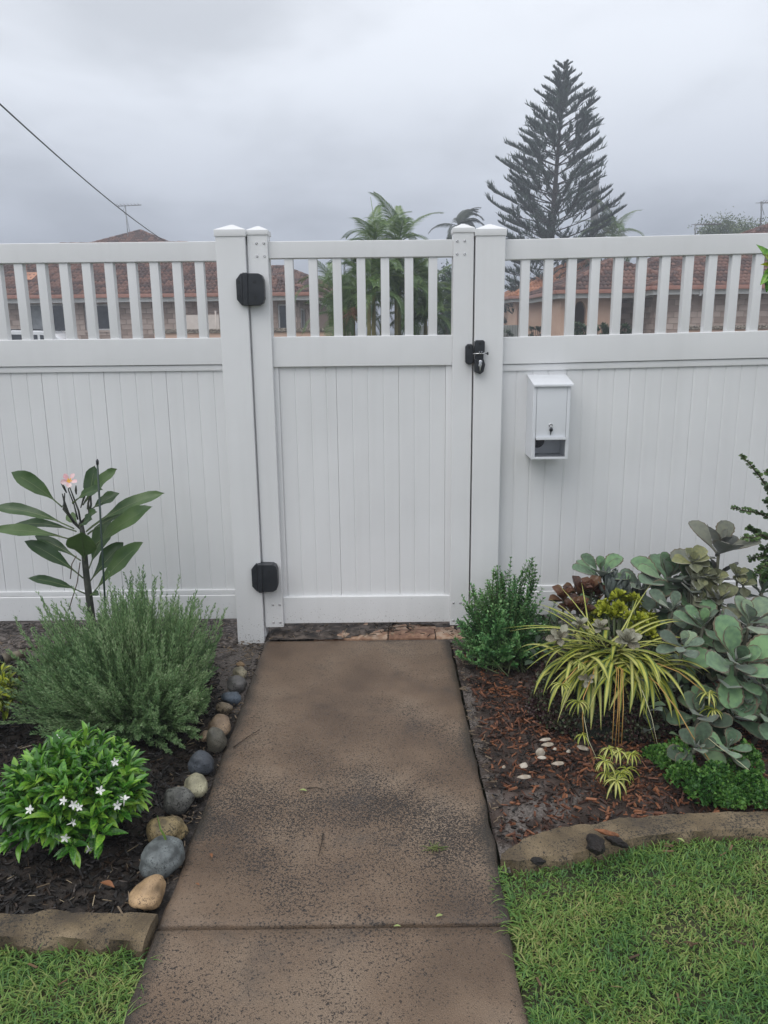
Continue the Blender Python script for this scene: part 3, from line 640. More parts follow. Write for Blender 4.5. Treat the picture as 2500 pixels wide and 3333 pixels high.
# soil washed over part of the pavers under the gate
a = Acc(); V_ = []; F_ = []
sheet('soil_drift', [(-0.56, -0.083), (-0.22, -0.083), (-0.12, -0.03), (0.02, 0.02), (0.05, 0.12), (0.3, 0.06), (0.36, 0.1), (0.36, 0.5), (-0.56, 0.5)], 0.006, mat('washed_soil', [(0.018, 0.014, 0.012), (0.06, 0.045, 0.036), (0.15, 0.12, 0.10)], rough=0.8, scale=22, bump=0.9, bscale=150), 0.018, 0.014, 12)

# ---- wood chips and shreds
def chips(n, poly, zf, lmin, lmax, wr, tr, tilt, den=None):
    Ms = []
    xs_ = [p_[0] for p_ in poly]; ys_ = [p_[1] for p_ in poly]
    while len(Ms) < n:
        x_ = rnd.uniform(min(xs_), max(xs_)); y_ = rnd.uniform(min(ys_), max(ys_))
        if not inside(x_, y_, poly): continue
        if den and rnd.random() > den(x_, y_): continue
        L_ = rnd.uniform(lmin, lmax); w_ = L_ * rnd.uniform(*wr); t_ = rnd.uniform(*tr)
        M = Matrix.Translation((x_, y_, zf(x_, y_) + rnd.uniform(0, 0.010))) @ Matrix.Rotation(rnd.uniform(0, 6.28), 4, 'Z') @ Matrix.Rotation(rnd.gauss(0, tilt), 4, 'Y') @ Matrix.Rotation(rnd.gauss(0, tilt), 4, 'X') @ Matrix.Diagonal((w_, L_, t_, 1))
        Ms.append(np.array(M))
    return Ms
CH_V = np.array([(-.5, -.42, -.5), (.35, -.5, -.5), (.5, .38, -.5), (-.3, .5, -.5), (-.45, -.36, .5), (.3, -.42, .5), (.42, .40, .5), (-.22, .46, .5)])
CH_F = [np.array(BOXF)]
chip_red = mat('red_brown_bark', [(0.022, 0.010, 0.006), (0.055, 0.021, 0.011), (0.115, 0.041, 0.019), (0.24, 0.095, 0.042)], rough=0.62, scale=30, island=0.75, bump=0.4, bscale=200, lo=0.25, hi=0.8)
chip_dark = mat('wet_black_mulch', [(0.004, 0.003, 0.0025), (0.012, 0.008, 0.006), (0.05, 0.03, 0.018)], rough=0.45, scale=30, island=0.6, lo=0.3, hi=0.95)
straw = mat('pale_straw', [(0.14, 0.10, 0.06), (0.36, 0.29, 0.19)], rough=0.7, island=0.8, scale=10)
def zR(x, y): return -0.020 + 0.018 * fbm(x, y, 7)
def zL(x, y): return -0.022 + 0.016 * fbm(x, y, 8)
def denR(x, y):
    d = 0.25 + 0.75 * min(1, max(0, (x - 0.33) / 0.25))
    if x < 0.75 and y < -1.25: d *= 0.45
    if y > -0.45: d *= 0.25
    c = fbm(x, y, 3.2) * 0.9 + 0.62
    return max(0.04, min(1, d * c))
polR = [(PXR + 0.03, KI[1].y)] + [(p_.x, p_.y + 0.012) for p_ in KI[1:]] + [(2.9, -0.1), (0.36, -0.1)]
a = Acc(); a.inst(CH_V, CH_F, chips(11500, polR, zR, 0.010, 0.044, (0.12, 0.30), (0.002, 0.006), 0.38, denR))
tag(a.obj('bark_mulch', chip_red), 'red brown bark chips strewn between path edge and succulents', 'mulch', kind='stuff')
a = Acc(); a.inst(CH_V, CH_F, chips(6000, polR, lambda x, y: zR(x, y) + 0.003, 0.005, 0.026, (0.12, 0.3), (0.002, 0.004), 0.25))
tag(a.obj('bark_crumbs', chip_dark), 'fine dark bark crumbs among the red chips', 'mulch', kind='stuff')
polL = [(-2.8, YK_L + 0.01), (PXL - 0.03, YK_L + 0.01), (PXL - 0.03, -0.85), (-0.75, -0.35), (-1.1, -0.22), (-2.8, -0.15)]
a = Acc(); a.inst(CH_V, CH_F, chips(19000, polL, zL, 0.008, 0.034, (0.10, 0.30), (0.002, 0.006), 0.35))
tag(a.obj('black_mulch', chip_dark), 'wet black mulch around the white flowered shrub', 'mulch', kind='stuff')
a = Acc(); a.inst(CH_V, CH_F, chips(420, polL, lambda x, y: zL(x, y) + 0.006, 0.014, 0.05, (0.03, 0.09), (0.001, 0.002), 0.15, lambda x, y: 1.0 if y < -1.55 or x > -0.75 else 0.25))
tag(a.obj('straw_bits', straw), 'pale dry straw bits lying on the black mulch', 'straw', kind='stuff')
# litter beside the path and below the gate
polE = [(-0.70, -1.85), (PXL - 0.002, -1.85), (PXL - 0.002, -0.1), (-0.66, -0.1)]
a = Acc(); a.inst(CH_V, CH_F, chips(520, polE, lambda x, y: -0.012, 0.006, 0.03, (0.06, 0.25), (0.001, 0.004), 0.2))
a.inst(CH_V, CH_F, chips(260, [(-0.56, -0.08), (0.36, -0.08), (0.36, 0.2), (-0.56, 0.2)], lambda x, y: 0.01, 0.006, 0.035, (0.06, 0.2), (0.001, 0.004), 0.2))
a.inst(CH_V, CH_F, chips(1500, [(-2.2, -0.3), (-0.6, -0.5), (-0.6, 0.2), (-2.2, 0.2)], lambda x, y: -0.010, 0.006, 0.03, (0.06, 0.2), (0.001, 0.004), 0.2))
a.inst(CH_V, CH_F, chips(200, [(PXR + 0.008, -1.6), (PXR + 0.06, -1.6), (PXR + 0.06, -0.1), (PXR + 0.008, -0.1)], lambda x, y: -0.008, 0.006, 0.03, (0.06, 0.2), (0.001, 0.004), 0.2))
tag(a.obj('litter', mat('leaf_litter', [(0.015, 0.010, 0.007), (0.06, 0.04, 0.025), (0.2, 0.15, 0.10)], rough=0.7, island=0.9, scale=10)), 'dark twig and leaf litter along the path edges and under the gate', 'litter', kind='stuff')

# ---- river stones along the left edge of the path
STN = [(782, 2160, 27, 16, (0.26, 0.17, 0.09), 'small tan pebble behind the striped stone near the post', 0), (781, 2187, 38, 40, (0.25, 0.22, 0.15), 'small pale striped stone near the foot of the post', 1), (769, 2230, 61, 54, (0.11, 0.105, 0.10), 'grey brown angular stone next to the striped stone', 0),
       (753, 2273, 58, 43, (0.075, 0.095, 0.12), 'blue grey stone between the angular stone and a tan stone', 0), (730, 2306, 50, 41, (0.21, 0.165, 0.11), 'tan stone with a dark top beside the blue grey stone', 0), (716, 2364, 68, 68, (0.22, 0.155, 0.10), 'round brownish tan stone behind the upright olive stone', 0),
       (667, 2393, 32, 36, (0.25, 0.18, 0.11), 'small tan stone half under the grey green shrub', 0), (703, 2415, 53, 83, (0.095, 0.088, 0.068), 'upright olive grey stone leaning on the round tan one', 2), (654, 2488, 83, 70, (0.050, 0.058, 0.070), 'dark slate grey stone wet with rain beside the shrub', 0),
       (637, 2560, 65, 70, (0.29, 0.27, 0.18), 'pale yellow green round stone next to the dark slate stone', 0), (579, 2615, 84, 90, (0.155, 0.155, 0.14), 'light grey stone with dark flecks, tilted to a point', 2), (541, 2710, 116, 92, (0.23, 0.175, 0.085), 'large mustard stone with dark flecks under a grass blade', 0),
       (525, 2800, 117, 116, (0.125, 0.14, 0.14), 'large grey green stone, biggest of the row', 0), (482, 2911, 87, 97, (0.36, 0.24, 0.13), 'egg shaped orange tan stone at the end of the row by the edging', 3)]
def stone(i, cx, cy, w, h, col, lab, kind):
    base = onZ(cx, cy + 0.30 * h, -0.005)
    k_ = px_m(base.y, 0) * 1.10; rx = w * k_ / 2; hh = h * k_
    fs = 0.62                                                 # sine of the view's dip
    rz = min(rx * 0.85, hh * 0.48) if kind != 2 else hh * 0.52
    ry = max(rx * 0.65, min((hh - rz * 1.3) / fs / 1.2, rx * 1.35))
    r2 = random.Random(50 + i)
    bm = bmesh.new(); bmesh.ops.create_icosphere(bm, subdivisions=4, radius=1.0)
    for v_ in bm.verts:
        n_ = v_.co.copy(); d_ = 1 + 0.24 * mnoise.noise(n_ * 1.0 + Vector((i * 7.1, 0, 0))) + 0.07 * mnoise.noise(n_ * 2.6 + Vector((i * 3.1, 5, 0)))
        n_ = n_ * d_
        if kind == 3: n_.x *= 1 - 0.22 * n_.y
        if kind == 0 and i == 2: n_.x *= 1 + 0.15 * n_.y
        v_.co = Vector((n_.x * rx, n_.y * ry, n_.z * rz))
    me = bpy.data.meshes.new('river_stone'); bm.to_mesh(me); bm.free()
    for p_ in me.polygons: p_.use_smooth = True
    c = Vector(col)
    m = mat('river_stone', [tuple(c * 0.42), tuple(c), tuple(c * 1.5)], rough=0.6, scale=28 if i in (10, 11, 12) else 14, bump=0.6, bscale=130, bdist=0.003, rvar=0.1, detail=12, lo=0.34, hi=0.66)
    _stain(m, dark=tuple(c * 0.3), scale=16, lo=0.45, hi=0.7, sp=220, splo=0.60, sphi=0.68, soft=0.15)
    if i in (10, 11, 4): _stain(m, dark=tuple(c * 0.15), scale=20, lo=0.4, hi=0.7, sp=110, splo=0.60, sphi=0.63)
    me.materials.append(m)
    o = link('river_stone', me); o.location = (base.x, base.y + ry * 0.25, rz * 0.80 - 0.012)
    o.rotation_euler = ((0.12 if kind != 2 else 0.35), r2.uniform(-0.12, 0.12) + (0.3 if i == 10 else 0), r2.uniform(-0.35, 0.35) + (0.5 if i in (1,) else 0) + (-0.4 if i in (12, 13, 8) else 0))
    tag(o, lab, 'stone', 'river stones along the path')
for i, s_ in enumerate(STN): stone(i, *s_)

# ---- lawn
lawn_soil = mat('lawn_thatch', [(0.018, 0.022, 0.010), (0.045, 0.048, 0.020), (0.075, 0.062, 0.030)], rough=0.9, scale=14, bump=0.6, bscale=80)
koR = [(p_.x, p_.y) for p_ in KO]
lawnR = [(PXR + 0.0, -4.4), (2.9, -4.4), (2.9, koR[-1][1] + 0.01)] + [(x_, y_ + 0.01) for x_, y_ in koR[::-1]]
lawnL = [(-2.9, -4.4), (PXL - 0.004, -4.4), (kl_o[-1].x, kl_o[-1].y + 0.01), (kl_o[0].x, kl_o[0].y + 0.01), (-2.9, kl_o[0].y)]
sheet('lawn', lawnR, -0.030, lawn_soil, 0.04, 0.008, 5)
sheet('lawn', lawnL, -0.030, lawn_soil, 0.04, 0.008, 5)
grass_m = mat('couch_grass', [(0.070, 0.175, 0.045), (0.140, 0.275, 0.055), (0.225, 0.335, 0.075), (0.36, 0.34, 0.13)], rough=0.45, scale=4.5, island=0.42, lo=0.28, hi=0.83, translucent=0.3)
blade_t = []
for b_ in range(5):
    v = []; cur = 0.25 + 0.17 * b_
    for i, t_ in enumerate((0, 0.35, 0.7, 1.0)):
        ang = cur * t_ * 1.5
        y_ = t_ * math.sin(ang); z_ = t_ * math.cos(ang); wv = (1 - t_ ** 2.2) * 0.5 + 0.02
        v += [(-wv, y_, z_), (wv, y_, z_)]
    blade_t.append((np.array(v), [np.array([(0, 1, 3, 2), (2, 3, 5, 4), (4, 5, 7, 6)])]))
def grass(n, poly, xmin, xmax, ymin, ymax, lab, edge):
    xs_ = rng.uniform(xmin, xmax, n * 2); ys_ = rng.uniform(ymin, ymax, n * 2)
    per = [[] for _ in blade_t]; c = 0
    for x_, y_ in zip(xs_, ys_):
        if c >= n: break
        if not inside(x_, y_, poly): continue
        e_ = edge(x_, y_)
        pt = fbm(x_, y_, 6.0)
        if pt < -0.28 and rnd.random() < 0.35: continue
        c += 1
        L_ = rnd.uniform(0.013, 0.036) * (0.75 + 0.45 * (pt + 0.5)) * e_; w_ = rnd.uniform(0.0022, 0.0042)
        az = rnd.uniform(0, 6.28) if rnd.random() < 0.7 else rnd.gauss(2.2, 0.8); tl = abs(rnd.gauss(0.42, 0.30))
        ca, sa = math.cos(az), math.sin(az); ct, st_ = math.cos(tl), math.sin(tl)
        Rz = np.array([[ca, -sa, 0], [sa, ca, 0], [0, 0, 1]]); Rx = np.array([[1, 0, 0], [0, ct, st_], [0, -st_, ct]])
        M = np.eye(4); M[:3, :3] = Rz @ Rx @ np.diag([w_, L_, L_]); M[:3, 3] = (x_, y_, -0.030 + rnd.uniform(0, 0.014))
        per[rnd.randrange(len(blade_t))].append(M)
    a = Acc()
    for (tv, tf), Ms in zip(blade_t, per): a.inst(tv, tf, Ms)
    return tag(a.obj('grass', grass_m, None, True), lab, 'grass', kind='stuff')
gR = [(PXR - 0.012, -3.1), (2.0, -3.1), (2.0, koR[-1][1] + 0.02)] + [(x_, y_ + 0.025) for x_, y_ in koR[::-1]]
grass(82000, gR, PXR - 0.02, 2.0, -3.1, -1.35, 'short green lawn grass in front of the curved edging', lambda x, y: 0.55 + 0.45 * min(1, abs(x - PXR) / 0.05))
gL = [(-1.7, -3.1), (PXL + 0.012, -3.1), (kl_o[-1].x + 0.0, kl_o[-1].y + 0.012), (kl_o[0].x, kl_o[0].y + 0.03), (-1.7, kl_o[0].y + 0.03)]
grass(34000, gL, -1.7, PXL + 0.02, -3.1, kl_o[0].y + 0.05, 'short green lawn grass in front of the straight edging', lambda x, y: 0.75 + 0.45 * min(1, abs(x - PXL) / 0.05))
def runners(n, x_, y0, y1, sg, lab):
    per = [[] for _ in blade_t]
    for _ in range(n):
        y_ = rnd.uniform(y0, y1)
        if fbm(x_, y_, 9) < -0.12: continue
        L_ = rnd.uniform(0.022, 0.055); w_ = rnd.uniform(0.002, 0.0036); az = (math.pi / 2 if sg < 0 else -math.pi / 2) + rnd.gauss(0, 0.8); tl = rnd.uniform(0.5, 1.15)
        ca, sa = math.cos(az), math.sin(az); ct, st_ = math.cos(tl), math.sin(tl); M = np.eye(4)
        M[:3, :3] = np.array([[ca, -sa, 0], [sa, ca, 0], [0, 0, 1]]) @ np.array([[1, 0, 0], [0, ct, st_], [0, -st_, ct]]) @ np.diag([w_, L_, L_]); M[:3, 3] = (x_ - sg * rnd.uniform(-0.004, 0.03), y_, -0.016 + rnd.uniform(0, 0.010)); per[rnd.randrange(len(blade_t))].append(M)
    a = Acc()
    for (tv_, tf_), Ms_ in zip(blade_t, per): a.inst(tv_, tf_, Ms_)
    tag(a.obj('grass_fringe', grass_m, None, True), lab, 'grass', kind='stuff')
runners(900, PXR, -3.0, KO[0].y, -1, 'grass runners creeping over the path edge below the curved edging')
runners(700, PXL, -3.0, kl_o[-1].y, 1, 'grass runners creeping over the path edge below the straight edging')
a = Acc(); a.inst(CH_V, CH_F, chips(240, gR, lambda x, y: -0.012, 0.010, 0.034, (0.1, 0.3), (0.001, 0.002), 0.3)); a.inst(CH_V, CH_F, chips(60, gL, lambda x, y: -0.012, 0.010, 0.034, (0.1, 0.3), (0.001, 0.002), 0.3))
tag(a.obj('lawn_litter', mat('brown_leaf_bits', [(0.05, 0.025, 0.012), (0.14, 0.085, 0.04)], rough=0.7, island=0.8)), 'brown leaf bits caught in the lawn', 'litter', kind='stuff')

# ---- pale shells, chips, leaves and twigs lying about
shell_m = mat('bleached_shell', [(0.30, 0.25, 0.19), (0.46, 0.41, 0.34)], rough=0.65, scale=60, bump=0.2, bscale=200, island=0.5)
ALM = [(0, 0.02), (0.12, 0.45), (0.35, 0.95), (0.55, 1.0), (0.8, 0.6), (1, 0.04)]
SH = [(515, 1137, 70, 20, 0.1, 'flat pale shell at the back of the shell cluster'), (527, 1162, 75, 30, 0.05, 'broad pale shell lying behind the upright tan shell'), (488, 1195, 40, 58, 1.5, 'tan shell standing on end in the bark'), (497, 1231, 52, 20, -0.2, 'thin shell just before the upright tan shell'),
      (562, 1187, 22, 11, 0.0, 'tiny white shell chip right of the upright shell'), (632, 1198, 28, 18, 0.4, 'small white shell chip between the cluster and the lone slanting shell'), (708, 1180, 78, 34, -0.75, 'slanting pale shell under the mossy rock'), (580, 1260, 74, 28, 0.0, 'fat almond shaped shell on open bark'),
      (402, 1270, 55, 34, 0.95, 'shell tilted on edge close to the path'), (407, 1330, 82, 28, -0.05, 'long white shell furthest from the rock, on bare sand'), (300, 1280, 22, 13, 0.2, 'tiny shell chip in the bark beside the path')]
for X_, Y_, w_, h_, an, lab in SH:
    q = onZ(1450 + X_ * .633, 1700 + Y_ * .633, 0.012); k_ = px_m(q.y, 0) * 0.633
    L_ = max(w_, h_) * k_; Wd = min(w_, h_) * k_ * 1.25
    tv, tf = leaf(L_, Wd, ALM, 10, 0.0, 0.0, nx=3)
    a = Acc(); t2 = tv.copy(); bul = (1 - (np.linspace(-1, 1, 7)[np.arange(len(tv)) % 7]) ** 2) * np.sin(np.clip(tv[:, 1] / L_, 0, 1) * 3.1416) ** 0.6; tv[:, 2] += 0.0075 * bul; t2[:, 2] -= 0.004 * bul
    M0 = np.eye(4); M0[1, 3] = -L_ / 2
    n_ = len(tv); a.inst(tv, tf, [M0]); a.inst(t2, [tf[0][:, ::-1]], [M0])
    ob = a.obj('shell', shell_m, None, True)
    ob.location = (q.x, q.y, 0.026 if abs(an) < 1.2 else L_ * 0.52); ob.rotation_euler = (0.05 if abs(an) < 1.2 else 1.25, 0.0, an - math.pi / 2 if abs(an) < 1.2 else 0.0)
    tag(ob, lab, 'shell', 'pale shells on the bark mulch')
def chip_obj(px, py, z, L_, w_, t_, rz, col, lab, cat, tilt=0.0):
    q = onZ(px, py, z)
    bm = bmesh.new(); bmesh.ops.create_icosphere(bm, subdivisions=3, radius=0.62)
    for v_ in bm.verts:
        n_ = v_.co; g_ = n_ * (1 + 0.45 * mnoise.noise(n_ * 2.2 + Vector((px, py, 0)) * 0.013) + 0.16 * mnoise.noise(n_ * 6)); v_.co = Vector((g_.x * w_, g_.y * L_, g_.z * t_ * 1.3))
    me = bpy.data.meshes.new('wood_chip'); bm.to_mesh(me); bm.free(); me.polygons.foreach_set('use_smooth', [False] * len(me.polygons)); me.materials.append(mat('wood_chip', [tuple(Vector(col) * 0.4), col], rough=0.75, scale=60, bump=0.8, bscale=200))
    o = link('wood_chip', me); o.location = (q.x, q.y, z); o.rotation_euler = (tilt, 0, rz); return tag(o, lab, cat)
chip_obj(1940, 2748, 0.040, 0.085, 0.042, 0.026, -0.25, (0.014, 0.009, 0.007), 'black charred bark piece leaning over the curved edging', 'bark', -0.35)
chip_obj(1976, 2710, 0.034, 0.055, 0.013, 0.008, 1.15, (0.30, 0.12, 0.05), 'orange wood splinter lying on the curved edging', 'wood chip')
chip_obj(2006, 2738, 0.028, 0.052, 0.018, 0.014, 0.9, (0.015, 0.010, 0.008), 'small black bark piece next to the orange splinter on the edging', 'bark')
chip_obj(1752, 2803, 0.016, 0.035, 0.016, 0.010, 1.3, (0.012, 0.009, 0.008), 'black bark lump where the edging meets the lawn', 'bark')
leafg = mat('fallen_green_leaf', [(0.22, 0.28, 0.08), (0.34, 0.38, 0.14)], rough=0.4); leafo = mat('fallen_orange_leaf', [(0.18, 0.07, 0.025), (0.28, 0.12, 0.05)], rough=0.6)
for px, py, L_, rz, m_, lab, z_ in ((1000, 2575, 0.028, 1.3, leafg, 'small yellow green leaf fallen on the middle of the path', 0.006), (1418, 2984, 0.020, -1.2, leafg, 'small round green leaf fallen beside the joint in the path', 0.006), (1305, 3015, 0.018, 1.5, leafg, 'thin green leaf caught in the path joint', 0.005),
                                   (690, 2792, 0.022, 0.4, leafo, 'curled orange leaf scrap on the path near the grey green stone', 0.006), (650, 2882, 0.016, 1.0, leafo, 'tiny orange leaf scrap on the path near the egg shaped stone', 0.006), (372, 2889, 0.05, 1.1, leafo, 'rust coloured dead leaf on the black mulch', 0.02), (785, 2456, 0.016, 0.2, mat('dead_brown_leaf', [(0.03, 0.018, 0.01), (0.06, 0.035, 0.02)]), 'brown seed scrap on the path by the upright stone', 0.006), (2229, 2742, 0.026, 0.6, leafg, 'pale green leaf lying on the lawn below the edging', 0.012)):
    q = onZ(px, py, z_); tv, tf = leaf(L_, L_ * 0.42, ELL, 6, 0.3, 0.15); a = Acc(); a.inst(tv, tf, [np.eye(4)])
    ob = a.obj('fallen_leaf', m_, None, True); ob.location = (q.x, q.y, z_); ob.rotation_euler = (0.1, 0.1, rz); tag(ob, lab, 'leaf')
q0 = onZ(560, 2770, 0.10); a = Acc()
p0 = onZ(550, 2768, 0.03); p1 = onZ(523, 2700, 0.10); p2 = onZ(512, 2655, 0.07)
a.tube([p0, p0.lerp(p1, 0.5) + Vector((0, 0, 0.012)), p1, p2], [0.003, 0.0035, 0.0025, 0.0008], 4); tag(a.obj('grass_blade', grass_m), 'single long grass blade bent over the mustard stone', 'grass blade')
# twigs, and a weed growing in the path
twm = mat('dead_twig', [(0.03, 0.02, 0.013), (0.07, 0.048, 0.032)], rough=0.8, scale=40)
for p_, q_, lab in (((1245, 2046), (1385, 2036), 'long dry twig lying on the pavers under the gate'), ((1300, 2052), (1215, 2061), 'short dark twig beside the long one under the gate'), ((810, 2182), (835, 2200), 'dark twig poking over the path edge near the striped stone'), ((760, 2432), (845, 2375), 'thin pale stalk lying on the path beside the upright stone'), ((1530, 2205), (1560, 2225), 'dark twig at the path edge below the leafy bush'), ((1052, 2712), (1037, 2785), 'thin brown stick lying along the middle of the path'), ((1000, 2566), (1055, 2570), 'fine stalk beside the yellow green leaf on the path')):
    a_ = onZ(*p_, 0.012 if p_[1] < 2070 else 0.005); b_ = onZ(*q_, 0.020 if p_[1] < 2070 else 0.007); a = Acc(); m_ = a_.lerp(b_, 0.5) + Vector((0.002, 0.003, 0.003)); a.tube([a_, m_, b_], [0.0022, 0.0019, 0.001], 5); tag(a.obj('twig', twm, None, True), lab, 'twig')
wq = onZ(1412, 2765, 0.0); wp = empty('weed_tuft', (wq.x, wq.y, 0), 0, 'small yellow green weed growing from the stained path', 'weed')
a = Acc()
for k_ in range(26):
    az = rnd.uniform(0, 6.28); L_ = rnd.uniform(0.015, 0.045); bx_ = Vector((wq.x + rnd.gauss(0, 0.010), wq.y + rnd.gauss(0, 0.008), 0)); d_ = Vector((math.cos(az) * 0.7, math.sin(az) * 0.7, 0.35)); a.tube([bx_, bx_ + d_ * L_ * 0.6, bx_ + d_ * L_ + Vector((0, 0, -L_ * 0.15))], [0.0012, 0.0011, 0.0004], 4, cap=False)
a.obj('blades', mat('dull_weed', [(0.09, 0.12, 0.03), (0.17, 0.19, 0.06)], rough=0.6), wp, True)['kind'] = 'stuff'
# old pipe end at the bed's edge
pm = mat('weathered_pipe', [(0.10, 0.085, 0.06), (0.20, 0.17, 0.12)], rough=0.6, scale=20)
pe = onZ(28, 2140, 0.04); HP = empty('garden_pipe', (pe.x, pe.y, 0), 0, 'weathered pipe end with a black coupling lying in the mulch', 'pipe')
a = Acc(); a.tube([pe + Vector((0.05, 0.05, 0)), pe], 0.020, 12); a.obj('pipe_end', pm, HP, True)
a = Acc(); a.tube([pe, pe + Vector((-0.018, -0.018, 0))], 0.024, 12); a.obj('collar', pm, HP, True)
a = Acc(); a.tube([pe + Vector((-0.018, -0.018, 0)), pe + Vector((-0.16, -0.13, -0.015))], 0.021, 12); a.obj('coupling', blackp, HP, True)
# ------------------------------------------------------------------ plants
def V3(*a): return np.array(a, float)
def unit(v): v = np.asarray(v, float); return v / (np.linalg.norm(v) + 1e-9)
def bez(p0, p1, p2, n):
    t = np.linspace(0, 1, n)[:, None]; p0, p1, p2 = map(lambda q: np.asarray(q, float), (p0, p1, p2))
    return (1 - t) ** 2 * p0 + 2 * t * (1 - t) * p1 + t * t * p2
def rdir(): v = rng.normal(size=3); return v / np.linalg.norm(v)
bark_m = mat('brown_stem', [(0.05, 0.035, 0.022), (0.12, 0.085, 0.055)], rough=0.8, scale=30, bump=0.5, bscale=100)
stem_g = mat('green_stem', [(0.06, 0.09, 0.03), (0.10, 0.13, 0.05)], rough=0.6)

# ---- frangipani behind the grey green shrub
FY = -0.42
def fz(X_, Y_, y=FY): return onY(X_ * 800 / 1659, 1450 + Y_ * 800 / 1659, y)
fb = fz(640, 1330); FR = empty('frangipani', (fb.x, FY, 0), 0, 'young frangipani with long drooping leaves and a pink flower against the fence', 'frangipani')
trunk_m = mat('frangipani_bark', [(0.018, 0.020, 0.017), (0.045, 0.050, 0.040), (0.085, 0.085, 0.068)], rough=0.7, scale=22, bump=0.5, bscale=90, bdist=0.003)
a = Acc()
tp_ = [(640, 1330), (622, 1180), (605, 1050), (590, 930), (575, 800), (568, 700), (560, 600), (545, 520)]
a.tube([Vector((fb.x + 0.005, FY, -0.03))] + [fz(*p_) for p_ in tp_], [0.016, 0.016, 0.0155, 0.015, 0.014, 0.013, 0.012, 0.011, 0.009], 10)
for pts, rr in (([(545, 560), (500, 520), (450, 440), (425, 400)], 0.007), ([(548, 540), (530, 440), (500, 360), (470, 280)], 0.0045), ([(550, 520), (600, 470), (615, 400), (612, 330)], 0.006)):
    a.tube([fz(*p_) for p_ in pts], [rr, rr * 0.9, rr * 0.75, rr * 0.5], 8)
a.obj('trunk', trunk_m, FR, True)
fr_m = mat('frangipani_leaf', [(0.036, 0.078, 0.026), (0.060, 0.115, 0.036), (0.100, 0.165, 0.055)], rough=0.38, scale=7, island=0.35, bump=0.35, bscale=45, bdist=0.003, translucent=0.2)
rib_m = mat('leaf_midrib', [(0.12, 0.17, 0.07), (0.16, 0.20, 0.09)], rough=0.5)
# base, tip (zoom pixels), width, depth of base, depth of tip, arch, facing tilt
FL = [((420, 415), (75, 180), 105, 0, -.06, .10), ((500, 560), (-70, 420), 80, 0, .04, .12), ((515, 578), (100, 535), 66, .03, .12, .10), ((470, 630), (-60, 570), 82, -.02, -.10, .08), ((545, 775), (235, 612), 74, .02, .10, .06),
      ((562, 895), (165, 645), 90, 0, -.04, .10), ((578, 1000), (185, 895), 62, 0, -.08, .10), ((572, 775), (550, 585), 185, -.02, -.13, .02), ((580, 580), (1110, 322), 92, 0, .06, .12), ((590, 600), (890, 425), 62, .02, .10, .08),
      ((590, 720), (1028, 412), 118, 0, -.04, .08), ((600, 830), (745, 500), 130, .02, .10, .05), ((620, 1005), (960, 652), 125, 0, -.06, .06), ((608, 915), (832, 655), 125, .02, .07, .05), ((560, 400), (790, 158), 84, 0, -.05, .10),
      ((590, 430), (640, 135), 100, .02, .06, .03), ((490, 390), (692, 300), 72, -.02, -.10, .15), ((600, 440), (805, 322), 82, .03, .07, .06), ((560, 530), (650, 445), 66, -.02, -.08, .1), ((530, 540), (455, 470), 70, .02, .08, .08), ((610, 1010), (668, 1005), 40, -.02, -.05, .2), ((540, 545), (620, 500), 90, -.03, -.12, .1)]
for i, (b_, t_, w_, db, dt, arch) in enumerate(FL):
    P0 = np.array(fz(*b_, FY + db)); P2 = np.array(fz(*t_, FY + dt)); L_ = np.linalg.norm(P2 - P0); Wd = w_ * 800 / 1659 * px_m(FY) * 1.08
    P1 = (P0 + P2) / 2 + V3(0, 0, arch * L_ * 1.1); C_ = bez(P0, P1, P2, 12)
    v = []; f = []; nx = 2
    side = unit(np.cross(P2 - P0, V3(0, -0.75, 0.65))) if i != 7 else V3(1, 0, 0)
    for k_, c in enumerate(C_):
        t = k_ / 11; tan = unit(C_[min(k_ + 1, 11)] - C_[max(k_ - 1, 0)])
        sd = unit(side - tan * side.dot(tan)); nr = unit(np.cross(sd, tan))
        wd = np.interp(t, [0, .16, .28, .45, .62, .78, .9, .97, 1], [.05, .07, .32, .8, 1, .92, .55, .2, .02]) * Wd / 2
        for j in range(-nx, nx + 1):
            s_ = j / nx
            v.append(c + sd * s_ * wd + nr * (abs(s_) * wd * 0.30 + 0.005 * math.sin(t * 16 + s_ * 2 + i) * abs(s_)))
    for k_ in range(11):
        for j in range(4): q = k_ * 5 + j; f.append((q, q + 1, q + 6, q + 5))
    a = Acc(); a.add(v, f); lf = a.obj('leaf', fr_m, FR, True)
    a = Acc(); a.tube([tuple(c - V3(0, 0, 0.001)) for c in C_[:10]], [0.0032 - 0.00025 * k_ for k_ in range(10)], 5); a.obj('midrib', rib_m, lf, True)
pet = mat('pink_petal', [(0.80, 0.42, 0.46), (0.88, 0.74, 0.72)], rough=0.5, scale=40, translucent=0.2); yel = mat('flower_throat', [(0.75, 0.35, 0.04), (0.80, 0.48, 0.08)], rough=0.5)
fc = np.array(fz(470, 240, FY - 0.02)); FLW = bpy.data.objects.new('flower', None)
tv, tf = leaf(0.036, 0.023, OBO, 6, 0.12, 0.12, nx=2)
a = Acc()
fn = unit(V3(0.1, -0.80, 0.55)); f1 = unit(np.cross(fn, V3(0, 0, 1))); f2 = np.cross(f1, fn)
for k_ in range(5):
    an = 2 * math.pi * k_ / 5 + 0.35; d = unit(f1 * math.cos(an) - f2 * math.sin(an) + fn * 0.45)
    Mx = frame(fc, d, fn + 0.35 * np.cross(fn, d)); a.inst(tv, tf, [Mx], 0)
    Mx2 = Mx.copy(); Mx2[:3, :3] *= 0.34; Mx2[:3, 3] += fn * 0.0022; a.inst(tv, tf, [Mx2], 1)
